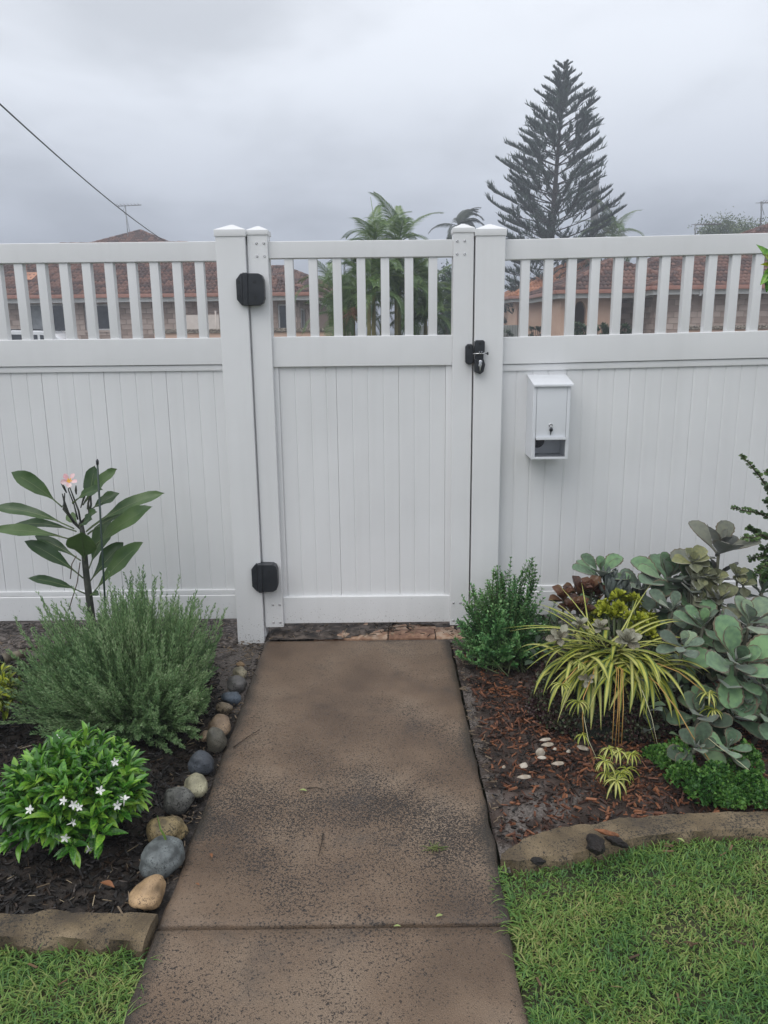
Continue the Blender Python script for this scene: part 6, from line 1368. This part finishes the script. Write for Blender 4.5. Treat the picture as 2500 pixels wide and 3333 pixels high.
# higher roof of a rear wing with the hip apex above the rail
RW = empty('rear_house', (-10.5, 40, 0), 0, 'house behind the block house whose roof peak with the aerial shows above the rail', 'house')
ap = onY(457, 754, 42.0); hw = 5.2; tp2 = 0.42
hip_roof(RW, ap.x - hw, ap.x + hw, 42 - hw, 42 + hw, ap.z - hw * tp2, tp2, brown_tile, 'F', 60, (740, 790))
bbox('wall', ap.x - hw + .5, ap.x + hw - .5, 42 - hw + .5, 42 + hw - .5, -0.13, ap.z - hw * tp2 - 0.03, block_m, RW, 0.01)
x2 = onY(1003, 888, 33).x
e2 = onY(1003, 900, 33).z
RW2 = empty('side_wing_house', (x2 - 6, 40, 0), 0, 'brown tiled roof end that steps out behind the block house next to the palms', 'house')
hip_roof(RW2, x2 - 11, x2 + 2.2, 35, 43, zeL + 0.25, 0.42, brown_tile, 'FR', 120, (840, 960))
bbox('wall', x2 - 10.5, x2 + 1.7, 35.5, 42.5, -0.13, zeL + 0.2, block_m, RW2, 0.01)
# aerial on the rear house
def aerial(px, py_base, py_top, boom0, boom1, y_, lab, els=7):
    b_ = onY(px, py_base, y_); t_ = onY(px - (8 if px < 1000 else 0), py_top, y_)
    P = empty('tv_aerial', tuple(b_), 0, lab, 'aerial'); a = Acc(); a.tube([b_ - Vector((0, 0, 0.9)), b_, t_], 0.028, 6); a.obj('mast', grey_m, P, True)
    p0, p1 = onY(boom0[0], boom0[1], y_), onY(boom1[0], boom1[1], y_); a = Acc(); a.tube([p0, p1], 0.022, 6); bo = a.obj('boom', grey_m, P, True)
    for k_ in range(els):
        c = p0.lerp(p1, (k_ + .5) / els); l_ = 0.38 - 0.03 * k_; a = Acc(); a.tube([c + Vector((-.06, -l_, 0.05)), c, c + Vector((-.06, l_, 0.05))], 0.012, 5); a.obj('element', grey_m, P, True)
    a = Acc(); a.tube([p0.lerp(p1, .3), p0.lerp(p1, .25) + Vector((-.06, 0, -.25)), b_.lerp(t_, .6) + Vector((.03, 0, 0)), b_ + Vector((.12, 0, 0))], 0.012, 5); a.obj('cable', grey_m, P, True)
aerial(416, 762, 670, (384, 671), (460, 667), 41.0, 'roof aerial with a toothed boom on the rear house roof peak')
# cream screen and low front wall with pebble capping
cream = mat('cream_sheet', [(0.66, 0.58, 0.52), (0.72, 0.64, 0.58)], rough=0.6)
SCN = empty('screen_panel', tuple(onY(658, 1080, yw - 0.5)), 0, 'cream sheet screen with a short pipe standing before the block wall', 'screen')
A_ = onY(602, 1085, yw - 0.5); B_ = onY(712, 1024, yw - 0.5)
bbox('sheet', A_.x, B_.x, yw - 0.5, yw - 0.46, -0.13, B_.z, cream, SCN, 0.006); a = Acc(); q = onY(702, 1024, yw - 0.48); a.tube([q - Vector((0, 0, 1)), q + Vector((0, 0, 0.13))], 0.035, 8); a.obj('pipe', cream, SCN, True)
pebble = mat('pebble_capping', [(0.07, 0.055, 0.045), (0.22, 0.18, 0.14), (0.42, 0.37, 0.31)], rough=0.8, scale=22, lo=0.38, hi=0.62, bump=0.8, bscale=25, bdist=0.02)
def front_wall(px0, px1, py_top, y_, lab, caph=0.11):
    A_ = onY(px0, py_top, y_); B_ = onY(px1, py_top, y_); P = empty('front_wall', ((A_.x + B_.x) / 2, y_, -0.13), 0, lab, 'wall', 'low rendered front walls across the street'); zt_ = (A_.z + B_.z) / 2
    bbox('wall', A_.x, B_.x, y_, y_ + 0.2, -0.13, zt_ - caph, peach_m, P, 0.006); bbox('capping', A_.x - .02, B_.x + .02, y_ - 0.05, y_ + 0.25, zt_ - caph + .002, zt_, pebble, P, 0.02)
    return P
front_wall(500, 1128, 1069, 19.0, 'low peach rendered front wall with pebbled capping before the block house', 0.11)
# ---- white car parked in front of the block house
white_p = mat('white_car_paint', [(0.74, 0.75, 0.77), (0.78, 0.79, 0.81)], rough=0.2, coat=0.6)
tyre_m = mat('tyre_rubber', [(0.012, 0.012, 0.012), (0.02, 0.02, 0.02)], rough=0.8)
CY = 20.3; cc = onY(150, 1074, CY + .8)
CAR = empty('parked_car', (cc.x, CY + 0.9, -0.11), 0, 'white parked car whose roof shows through the pickets before the block house', 'car')
zc_ = cc.z; g0 = -0.11
def cp(pts): return [(cc.x + x_, g0 + (zc_ - g0) * z_ / 1.5) for x_, z_ in pts]
body = cp([(-2.2, .35), (2.15, .35), (2.2, .6), (2.15, .85), (1.55, .97), (.95, 1.0), (-1.75, 1.02), (-2.15, .95), (-2.25, .6)])
prism('body', body, CY, CY + 1.75, white_p, CAR, 0.06, seg=3)
cab = cp([(-2.0, 1.0), (1.05, .98), (.45, 1.40), (.1, 1.475), (-.7, 1.5), (-1.4, 1.47), (-1.75, 1.36)])
prism('cabin', cab, CY + 0.13, CY + 1.62, white_p, CAR, 0.05, seg=3)
for yy in (CY + 0.122, CY + 1.622):
    for w_ in ([(-1.70, 1.05), (-.95, 1.05), (-.95, 1.38), (-1.45, 1.37)], [(-.85, 1.05), (.0, 1.05), (.0, 1.37), (-.85, 1.39)], [(.08, 1.05), (.85, 1.04), (.38, 1.33), (.08, 1.37)]): prism('side_window', cp(w_), yy, yy + 0.008, glass_m, CAR)
for wx in (-1.35, 1.3):
    for yy in (CY - 0.01, CY + 1.56):
        a = Acc(); c = (cc.x + wx, yy + .2, g0 + 0.31); lathe(a, c, [(0.2, -0.0), (0.30, 0.0), (0.315, 0.04), (0.315, .17), (.30, .2), (.2, .2)], 24, 'y'); wh_ = a.obj('wheel', tyre_m, CAR, True)
        a = Acc(); lathe(a, (c[0], c[1] - .19 if yy < CY + 1 else c[1] + .01, c[2]), [(0.2, -0.01), (0.2, .012), (.08, .016), (.06, .02)], 20, 'y'); a.obj('rim', grey_m, wh_, True)
bbox('headlight', cc.x + 2.10, cc.x + 2.2, CY + .1, CY + .45, g0 + .68, g0 + .82, alu_m, CAR, 0.02); bbox('headlight', cc.x + 2.10, cc.x + 2.2, CY + 1.3, CY + 1.65, g0 + .68, g0 + .82, alu_m, CAR, 0.02)
for yy in (CY + .2, CY + 1.5): bbox('roof_rail', cc.x - 1.45, cc.x + .1, yy, yy + .03, zc_ + .0, zc_ + .03, blackp, CAR, 0.006)

# ---- right: block house with rendered arch porch
yr = 21.4
x0 = onY(2158, 1000, yr).x; zeR = onY(2254, 931, yr - 0.6).z
HR = empty('arch_porch_house', (x0 + 5, yr + 3, 0), 0, 'pink block house with brown hip roof and peach arched porch beyond the letterbox fence', 'house')
x1 = x0 + 13.5
W3 = block_wall(HR, x0, yr, x1, yr, -0.13, zeR - 0.05, [(onY(2255, 1000, yr).x - x0 + 3.4, onY(2255, 1000, yr).x - x0 + 5.2, .9, 2.0)]); window(HR, W3, onY(2255, 1000, yr).x - x0 + 3.4, onY(2255, 1000, yr).x - x0 + 5.2, .9, 2.0)
y2 = 24.0; xb = onY(1985, 1000, y2).x
dU = lambda px: onY(px, 1000, y2).x - xb
W3 = block_wall(HR, xb, y2, x0 + 0.35, y2, -0.13, zeR - 0.05, [(dU(2096), dU(2142), -0.05, onY(2110, 975, y2).z)])
window(HR, W3, dU(2096), dU(2142), -0.05, onY(2110, 975, y2).z, mull=(0.62,), nm='glass_door')
W3 = block_wall(HR, x0, y2 - 0.01, x0, yr + 0.21, -0.13, zeR - 0.05)
a = Acc(); a.box(x1 - .2, x1, yr + .21, yr + 11, -0.13, zeR - .05); a.box(xb, x1 - .21, yr + 10.8, yr + 11, -.13, zeR - .05); a.obj('rear_wall', mortar_m, HR)
hip_roof(HR, x0 - 0.55, x1 + .5, yr - 0.6, yr + 11.5, zeR, 0.385, brown_tile, 'FL')
x3 = onY(1962, 950, y2 - .6).x; z3 = onY(1990, 951, y2 - .6).z
hip_roof(HR, x3, x3 + 7, y2 - 0.6, y2 + 6.4, z3, 0.45, brown_tile, 'FL', 200)
bbox('meter_box', onY(2252, 960, yr).x, onY(2258, 960, yr).x, yr - 0.62, yr - 0.56, onY(2254, 963, yr - .6).z, onY(2254, 938, yr - .6).z, alu_m, HR, 0.006)
def arch_wall(P, px0, px1, ax0, ax1, py_arch, y_, z1, m_, t=0.22):
    X0, X1, A0, A1 = (onY(p_, 1000, y_).x for p_ in (px0, px1, ax0, ax1)); zt_ = onY((ax0 + ax1) / 2, py_arch, y_).z; r_ = (A1 - A0) / 2; zs0 = zt_ - r_ * 1.9
    out_ = [(X0, -0.13), (A0, -0.13), (A0, zs0)] + [(A0 + r_ - r_ * math.cos(k_ * math.pi / 12), zs0 + 1.9 * r_ * math.sin(k_ * math.pi / 12)) for k_ in range(1, 12)] + [(A1, zs0), (A1, -0.13), (X1, -0.13), (X1, z1), (X0, z1)]
    return prism('arch_wall', out_, y_, y_ + t, m_, P)
yp = 22.8; zp_ = onY(1900, 945, yp - .5).z
arch_wall(HR, 1826, 1988, 1868, 1908, 980, yp, zp_ - .03, peach_m)
PX0, PX1 = onY(1826, 1000, yp).x, onY(1988, 1000, yp).x
for xx in (PX0, PX1 - .22): bbox('porch_side', xx, xx + .22, yp + .222, y2 + 1.5, -.13, zp_ - .03, peach_m, HR, 0.004)
bbox('porch_back', PX0 + .222, PX1 - .222, y2 + 1.2, y2 + 1.4, -.13, zp_ - .04, peach_m, HR, 0.004)
hip_roof(HR, onY(1816, 945, yp - .5).x, PX1 + 2.8, yp - .5, yp + 5.5, zp_, 0.45, brown_tile, 'FL', 160)
# orange-roofed house further back
yo = 34.0; xo = onY(1680, 1000, yo).x; zo = onY(1700, 965, yo - .5).z
HO = empty('orange_roof_house', (xo + 4, yo + 3, 0), 0, 'peach house with a bright orange tiled roof further along behind the pine', 'house')
arch_wall(HO, 1680, 1706, 1684, 1698, 998, yo, zo - .03, peach_m); bbox('wall', onY(1706, 1000, yo).x + .003, xo + 7, yo, yo + .22, -.13, zo - .03, peach_m, HO, 0.004)
bbox('side_wall', xo, xo + .22, yo + .225, yo + 6, -.13, zo - .03, peach_m, HO, .004)
ho_r = hip_roof(HO, onY(1664, 970, yo - .5).x, xo + 7.6, yo - .5, yo + 6.6, zo, 0.50, orange_tile, 'FL', 300, (850, 975))
bbox('column', onY(1797, 1000, yo).x, onY(1806, 1000, yo).x, yo - .4, yo - .2, -.13, zo - .25, peach_m, HO, .01)
front_wall(2225, 2620, 1058, 17.0, 'low peach rendered front wall before the arch porch house', 0.10)
# corrugated sheet fence between the houses
cf = mat('grey_green_sheet_metal', [(0.26, 0.28, 0.27), (0.34, 0.36, 0.34)], rough=0.5, scale=2)
A_ = onY(1335, 1062, 26.0); B_ = onY(1700, 1058, 26.0); P = empty('sheet_metal_fence', ((A_.x + B_.x) / 2, 26, -.13), 0, 'grey ribbed sheet metal fence behind the palms and the pine', 'fence')
nsh = 5
for k_ in range(nsh):
    X0, X1 = A_.x + (B_.x - A_.x) * k_ / nsh, A_.x + (B_.x - A_.x) * (k_ + 1) / nsh; n = int((X1 - X0) / .1); v = []; f = []
    for i in range(n * 4 + 1):
        x_ = X0 + (X1 - X0 - .06) * i / (n * 4); d_ = (0, 0, .03, .03)[i % 4]; v += [(x_, 26 - d_, -.13), (x_, 26 - d_, A_.z)]
    for i in range(n * 4): f.append((2 * i, 2 * i + 2, 2 * i + 3, 2 * i + 1))
    a = Acc(); a.add(v, f); a.obj('sheet', cf, P); bbox('post', X1 - .06, X1, 25.95, 26.03, -.13, A_.z + .04, cf, P, .004)
aerial(2263, 760, 728, (2263, 731), (2350, 729), 30.0, 'low roof aerial with a long boom beyond the letterbox panel', 9)
aerial(2478, 700, 655, (2474, 660), (2512, 660), 30.0, 'tall thin roof aerial beside the small tree', 4)

# ---- foliage trees far behind
far_leaf = mat('far_tree_leaf', [(0.060, 0.095, 0.035), (0.11, 0.15, 0.055), (0.16, 0.20, 0.08)], rough=0.6, scale=1.5, island=0.6, translucent=0.2)
def leaf_tree(nm, lab, px, py_top, y_, wpx, hpx, n=2600, m_=far_leaf, ls=0.14, seed=3, py_base=None):
    t_ = onY(px, py_top, y_); k_ = px_m(y_, 1.5); R_ = wpx * k_ / 2; Hh = hpx * k_; P = empty(nm, (t_.x, y_, -.13), 0, lab, 'tree')
    r_ = np.random.default_rng(seed); a = Acc(); cz = t_.z - Hh / 2; a.tube([(t_.x, y_, -.2), (t_.x + .05, y_, cz - Hh * .2), (t_.x, y_, cz + Hh * .2)], [0.16, .12, .04], 8); cl = []
    for i in range(34):
        d = r_.normal(size=3); d /= np.linalg.norm(d); c = V3(t_.x, y_, cz) + d * V3(R_, R_, Hh / 2) * r_.uniform(.45, .92); cl.append(c); a.tube([(t_.x, y_, cz - Hh * .25 + Hh * .3 * r_.random()), tuple(c)], [.05, .015], 5, cap=False)
    a.obj('trunk', bark_m, P, True); tv, tf = leaf(ls, ls * .45, ELL, 3, .2, .1, nx=1); Ms = []
    for i in range(n):
        c = cl[r_.integers(0, len(cl))]; p_ = c + r_.normal(size=3) * V3(R_, R_, Hh * .5) * 0.16; Ms.append(frame(p_, unit(r_.normal(size=3) + V3(0, 0, -.2)), r_.normal(size=3), r_.uniform(.7, 1.3)))
    a = Acc(); a.inst(tv, tf, Ms); o_ = a.obj('crown', m_, P, True); o_['kind'] = 'stuff'
leaf_tree('small_tree', 'loose olive green tree top behind the long boom aerial', 2355, 696, 46, 200, 190, 8000, seed=3); leaf_tree('small_tree', 'olive green tree top behind the tall thin aerial', 2485, 684, 48, 200, 200, 8000, seed=5)
leaf_tree('rounded_tree', 'dark green rounded tree between the palms and the gate stile', 1455, 858, 24, 110, 260, 4200, mat('rounded_tree_leaf', [(0.020, 0.055, 0.022), (0.045, 0.10, 0.04)], rough=.5, scale=2, island=.6), .10, 8)
shr = mat('garden_shrub_leaf', [(0.03, 0.06, 0.02), (0.06, 0.11, 0.035)], rough=.5, scale=3, island=.6)
for px, y_, w_, lab in ((1885, 20.5, 70, 'leafy garden shrub below the porch arch'), (1955, 20.5, 60, 'leafy garden shrub between porch and block wall'), (2025, 20.5, 70, 'leafy garden shrub below the block wall beside the glass door'), (1740, 28.5, 90, 'leafy garden shrub before the orange roofed house'), (1610, 24.5, 110, 'dark leafy shrub at the foot of the pine')):
    t_ = onY(px, 1058 if y_ < 22 else 1066, y_); k_ = px_m(y_, 1.2); P = empty('garden_shrub', (t_.x, y_, -.13), 0, lab, 'shrub', 'garden shrubs across the street'); tv, tf = leaf(.17, .06, ELL, 4, .25, .2, nx=1); Ms = []; st_ = Acc()
    for i in range(60):
        d = rdir(); d[2] = abs(d[2]); tip = V3(t_.x, y_, t_.z - .6) + d * V3(w_ * k_ * .55, .5, .55); st_.tube([(t_.x, y_, -.15), tuple(tip)], .008, 4, cap=False)
        for k2 in range(9): Ms.append(frame(tip, unit(d + rdir() * .8), V3(0, 0, 1), rnd.uniform(.7, 1.2)))
    a = Acc(); a.inst(tv, tf, Ms); o_ = a.obj('foliage', shr, P, True); o_['kind'] = 'stuff'; o_ = st_.obj('stems', bark_m, P); o_['kind'] = 'stuff'

# ---- palms
def frond(L_, arch, n=46, ll=0.42, lw=0.035, vee=0.5, m=None, sweep=0.0):
    """feather frond: local +Y outwards, +Z up"""
    a = Acc(); pts = []; d = V3(0, 1, 0); el = 0.0; p_ = V3(0, 0, 0)
    for k_ in range(17): pts.append(p_); el_ = -arch * (k_ / 16) ** 1.4; p_ = p_ + V3(sweep * k_ / 16 * .1, math.cos(el_), math.sin(el_)) * L_ / 16
    pts = np.array(pts); a.tube([tuple(q) for q in pts], [0.022 * (1 - .9 * k_ / 16) for k_ in range(17)], 5)
    for i in range(n):
        t = 0.14 + 0.86 * i / (n - 1); j = min(15, int(t * 16)); u_ = t * 16 - j; c = pts[j] * (1 - u_) + pts[j + 1] * u_; tan = unit(pts[j + 1] - pts[j]); up_ = unit(np.cross(V3(1, 0, 0), tan))
        ln = ll * math.sin(min(1, .25 + t * 1.1) * 2.6) ** .7 * (1 - .45 * t) if t < 1 else .1
        for sg in (-1, 1):
            d = unit(V3(sg, 0, 0) * .9 + tan * (.40 + .45 * t) + up_ * vee * .5 + V3(0, 0, rnd.uniform(-.1, .1))); sd = unit(np.cross(d, up_ + V3(0, 0.01, 0))); mid = c + d * ln * .55; tip = c + d * ln + V3(0, 0, -ln * .42)
            w_ = lw / 2; a.add([c - sd * w_ * .5, c + sd * w_ * .5, mid + sd * w_, mid - sd * w_, tip], [(0, 1, 2, 3), (3, 2, 4)])
    return a.mesh('frond', m, True)
palm_m = mat('palm_leaflet', [(0.065, 0.130, 0.032), (0.125, 0.215, 0.055), (0.20, 0.28, 0.085)], rough=.42, scale=1.2, island=.5, translucent=.25)
palm_d = mat('dark_palm_leaflet', [(0.025, 0.038, 0.022), (0.05, 0.068, 0.036)], rough=.5, scale=1.2, island=.5, translucent=.15)
cane_m = mat('cane_stem', [(0.16, 0.15, 0.05), (0.26, 0.22, 0.08)], rough=.5, scale=3); fib = mat('brown_palm_fibre', [(0.10, 0.05, 0.025), (0.2, 0.11, 0.055)], rough=.8, scale=20)
fronds_g = [frond(2.0, a_, 58, .60, .024, .35, palm_m) for a_ in (1.1, 1.6, 2.0, 2.4)]
def palm(nm, lab, stems, y_, meshes, nfr, grp=None, rr=(0.045, .035), scale=1.0, el=(1.25, 0.0), trunk_m2=cane_m, skirt=False):
    b_ = stems[0][0]; P = empty(nm, (b_[0], y_, -.13), 0, lab, 'palm', grp)
    for (bx_, top, dy) in stems:
        a = Acc(); t_ = V3(top[0], top[1], top[2]); a.tube([(bx_[0], y_ + dy, -.2), tuple((V3(bx_[0], y_ + dy, 0) + t_) / 2), tuple(t_)], [rr[0], rr[0] * .9, rr[1]], 8); a.obj('stem', trunk_m2, P, True)
        for k_ in range(nfr):
            az = k_ * 2.4 + rnd.uniform(-.3, .3); e_ = el[0] + (el[1] - el[0]) * (k_ / max(1, nfr - 1)) + rnd.uniform(-.1, .1); me = meshes[min(len(meshes) - 1, int(k_ / nfr * len(meshes)))]
            M = Matrix.Translation(tuple(t_)) @ Matrix.Rotation(az, 4, 'Z') @ Matrix.Rotation(e_, 4, 'X') @ Matrix.Diagonal((scale, scale * rnd.uniform(.8, 1.1), scale, 1)); link('frond', me, P, M)
    return P
def st(px, py, y_): p_ = onY(px, py, y_); return ((onY(px, 1100, y_).x, 0, 0), (p_.x, p_.y, p_.z), p_.y - y_)
PG = 'golden cane palms beyond the gate'
palm('golden_cane_palm', 'golden cane palm with yellow stems right behind the middle of the gate pickets', [st(1215, 800, 12.0), st(1180, 880, 12.3), st(1245, 900, 11.7), st(1200, 960, 11.4)], 12.0, fronds_g, 12, PG, scale=.50)
palm('golden_cane_palm', 'golden cane palm with broad arched fronds beside the latch side of the gate', [st(1300, 790, 13.0), st(1340, 900, 12.8), st(1290, 960, 12.6)], 13.0, fronds_g, 13, PG, scale=.55)
palm('golden_cane_palm', 'low bushy golden cane palm at the corner of the block house', [st(1095, 960, 13.5), st(1120, 1040, 13.2), st(1150, 1000, 13.6)], 13.5, fronds_g, 11, PG, scale=.55)
palm('golden_cane_palm', 'golden cane palm filling the pickets next to the rounded tree', [st(1385, 960, 13.8), st(1400, 1030, 13.5), st(1345, 1040, 13.3)], 13.8, fronds_g, 12, PG, scale=.55)
a = Acc(); q0 = onY(1222, 745, 12); q1 = onY(1206, 640, 12); a.tube([q0 - Vector((0, 0, .4)), q0, q1], [.012, .01, .004], 5)
o_ = a.obj('palm_spear', palm_m, None, True); o_.parent = bpy.data.objects['golden_cane_palm']; o_.matrix_parent_inverse = world_of(o_.parent).inverted()
# old flower stalks
fp = bpy.data.objects['golden_cane_palm']; c = onY(1150, 1020, 11.0); a = Acc()
for i in range(60): d = rdir(); a.tube([tuple(c), tuple(np.array(c) + d * V3(.16, .1, .12)), tuple(np.array(c) + d * V3(.24, .12, .15) + V3(0, 0, -.08))], .005, 4, cap=False)
a.obj('seed_stalks', fib, fp)
fr_w = [frond(2.1, a_, 40, .6, .05, -.2, palm_d, sweep=3) for a_ in (1.3, 1.8, 2.3)]
P = empty('wind_swept_palm', (onY(1490, 1000, 40).x, 40, -.13), 0, 'dark wind swept palm behind the gate stile next to the pine', 'palm')
t_ = onY(1490, 735, 40.0); a = Acc(); a.tube([(t_.x - .25, 40, -.2), (t_.x - .2, 40, 3), tuple(t_)], [.17, .14, .1], 10); a.obj('trunk', bark_m, P, True)
for k_ in range(15):
    az = -0.9 + rnd.gauss(0, .55) if k_ < 11 else rnd.uniform(0, 6.28); M = Matrix.Translation(tuple(t_)) @ Matrix.Rotation(az, 4, 'Z') @ Matrix.Rotation(rnd.uniform(.5, 1.35) if k_ < 11 else rnd.uniform(-.5, .4), 4, 'X') @ Matrix.Diagonal((.8, .8, .8, 1)); link('frond', fr_w[k_ % 3], P, M)
palm('green_palm', 'green palm crown peeping over the rail at the foot of the pine', [st(1995, 765, 36.0)], 36.0, fronds_g, 13, None, (.14, .10), 1.0, (1.2, -.1), bark_m)

# ---- Norfolk pine
yN = 36.5; top = onY(1838, 200, yN); HN = top.z; xN = top.x
pine_m = mat('norfolk_pine_needles', [(0.016, 0.038, 0.028), (0.034, 0.068, 0.048), (0.062, 0.10, 0.068)], rough=.6, scale=.8, island=.6, translucent=.08)
PN = empty('norfolk_pine', (xN - .15, yN, -.13), 0, 'tall dark conical pine with upturned feathery branches, rising over the lock post', 'pine tree')
lean = lambda z: xN - 0.55 * (1 - z / HN)
a = Acc(); a.tube([(lean(z_), yN, z_) for z_ in np.linspace(-.2, HN, 16)], [.26 * (1 - .93 * k_ / 15) for k_ in range(16)], 8); a.obj('trunk', mat('pine_bark', [(0.03, 0.026, 0.022), (0.06, 0.05, 0.042)], rough=.9), PN, True)
tw = np.array([(-.5, 0, 0), (.5, 0, 0), (.38, .6, .12), (-.38, .6, .12), (0, 1, .3)]); twf4 = [np.array([(0, 1, 2, 3)])]; twf3 = [np.array([(3, 2, 4)])]
rp = random.Random(21); Ms = []; limbs = Acc()
def half_width(f):      # f: 0 at the tip, 1 at 13 m below; metres
    return np.interp(f, [0, .02, .05, .09, .16, .25, .36, .5, .65, .8, 1.0], [0.12, .45, .62, .95, 1.35, 2.0, 2.45, 2.8, 3.05, 3.2, 3.1])
def twig(p_, d, L_, w_=.045):
    M = frame(p_, d, rdir()); M[:3, 0] *= w_; M[:3, 1] *= L_; M[:3, 2] *= L_; Ms.append(M)
z_ = HN - 0.30
while z_ > 1.2:
    f = (HN - z_) / 12.0; Lb = half_width(min(1, f)); nb = 5 if f < .08 else 6; ph = rp.uniform(0, 6.28)
    for k_ in range(nb):
        if f > .12 and rp.random() < .05: continue
        az = ph + 2 * math.pi * k_ / nb + rp.uniform(-.2, .2); Lk_ = Lb * rp.uniform(.70, 1.12); out_ = V3(math.cos(az), math.sin(az), 0); el0 = np.interp(f, [0, .1, .4, 1], [.55, .62, .30, -.02]) + rp.uniform(-.08, .08); el1 = np.interp(f, [0, .1, .4, 1], [.35, .55, .62, .62]) + rp.uniform(-.1, .1)
        pts = [V3(lean(z_), yN, z_)]; n = 12
        for j in range(n): e_ = el0 + (el1 - el0) * (j / (n - 1)) ** 1.3; pts.append(pts[-1] + (out_ * math.cos(e_) + V3(0, 0, math.sin(e_))) * (Lk_ / n) * 1.10)
        pts = np.array(pts); limbs.tube([tuple(q) for q in pts], [.045 * (.35 + .65 * (1 - f * .3)) * (1 - .85 * j / n) for j in range(n + 1)], 4, cap=False)
        sidev = np.cross(out_, V3(0, 0, 1))
        # feathery end: comb of twigs on the upper side
        s_start = .15 if f < .2 else .52
        nt_ = int(Lk_ * (1 - s_start) / .045) + 6
        for j in range(nt_):
            t = s_start + (1 - s_start) * j / nt_; q = min(n - 1, int(t * n)); u_ = t * n - q; p_ = pts[q] * (1 - u_) + pts[q + 1] * u_; tan = unit(pts[q + 1] - pts[q])
            for sg in (-1, 1, -.35, .35):
                d = unit(tan * .62 + sidev * sg * .55 + V3(0, 0, .75 - .25 * abs(sg))); twig(p_, d, (.46 if f > .1 else .34) * rp.uniform(.7, 1.05) * (1 - .55 * (t - s_start) / (1 - s_start)) * (1 if f > .05 else .6))
        # side branchlets with tufts on the older wood
        if f > .2:
            for s_ in range(int(2 + Lk_ * 1.7)):
                t = rp.uniform(.25, .9); q = min(n - 1, int(t * n)); p_ = pts[q]; sg = rp.choice((-1, 1)); d = unit(out_ * .6 + sidev * sg * rp.uniform(.4, 1.0) + V3(0, 0, rp.uniform(.1, .5))); L2 = rp.uniform(.45, .95) * min(1.0, Lk_ / 2.2); e2_ = p_ + d * L2 + V3(0, 0, .12); limbs.tube([tuple(p_), tuple(e2_)], [.016, .006], 3, cap=False)
                for j in range(14):
                    u_ = .35 + .65 * j / 14; pp = p_ * (1 - u_) + e2_ * u_; twig(pp, unit(d * .55 + rdir() * .5 + V3(0, 0, .65)), rp.uniform(.2, .38))
    z_ -= np.interp(f, [0, .06, .2, 1], [.50, .42, .41, .46])
for k_ in range(7): az = k_ * 2.4; twig(V3(xN, yN, HN - .32), unit(V3(math.cos(az), math.sin(az), .8)), .32, .06); twig(V3(xN, yN, HN - .15), unit(V3(math.cos(az) * .4, math.sin(az) * .4, 1)), .2, .05)
limbs.obj('limbs', bpy.data.materials['pine_bark'], PN, True)['kind'] = 'stuff'
a = Acc(); a.inst(tw, twf4, Ms); nv = a.n
idx = np.arange(len(Ms)) * 5; a.f.setdefault((3, 0), []).append(np.stack([idx + 3, idx + 2, idx + 4], 1))
o_ = a.obj('crown', pine_m, PN); o_['kind'] = 'stuff'
# ---- power pole behind the pine and service cable to the block house
pole_m = mat('weathered_pole', [(0.13, 0.13, 0.13), (0.2, 0.2, 0.2)], rough=.85, scale=4)
p0 = onY(1931, 1000, 41); p1 = onY(1938, 590, 41); P = empty('power_pole', (p0.x, 41, -.13), 0, 'weathered grey power pole half hidden by the pine branches', 'power pole')
a = Acc(); a.tube([(p0.x, 41, -.2), tuple(p1)], [.24, .19], 12); a.obj('shaft', pole_m, P, True)
q = onY(1922, 604, 40.6); bbox('junction_box', q.x - .1, q.x + .1, 40.5, 40.7, q.z - .18, q.z + .02, alu_m, P, .01)
a = Acc(); lathe(a, (p1.x, p1.y, p1.z - .02), [(.21, 0), (.21, .06), (.12, .10)], 12); a.obj('pole_cap', pole_m, P, True)
A_ = onY(-260, 95, 7.5); B_ = onY(545, 790, 25.5); a = Acc(); pts = []
for k_ in range(25): t = k_ / 24; q = A_.lerp(B_, t); pts.append((q.x, q.y, q.z - .55 * 4 * t * (1 - t) * .35))
a.tube(pts, .0135, 6); tag(a.obj('service_cable', blackp, None, True), 'black overhead service cable running down to the block house roof', 'cable')
# ---- damp air
hz = bpy.data.materials.new('damp_air'); hz.use_nodes = True; t = hz.node_tree; t.nodes.clear(); ou = t.nodes.new('ShaderNodeOutputMaterial'); pv_ = t.nodes.new('ShaderNodeVolumePrincipled')
pv_.inputs['Color'].default_value = (0.86, 0.91, 1.0, 1); pv_.inputs['Density'].default_value = HAZE = 0.0058; pv_.inputs['Anisotropy'].default_value = 0.3; t.links.new(pv_.outputs[0], ou.inputs['Volume'])
if HAZE_ON:
    a = Acc(); a.box(-620, 620, -70, 920, -1.2, 18.0); o_ = a.obj('haze', hz); o_['kind'] = 'stuff'
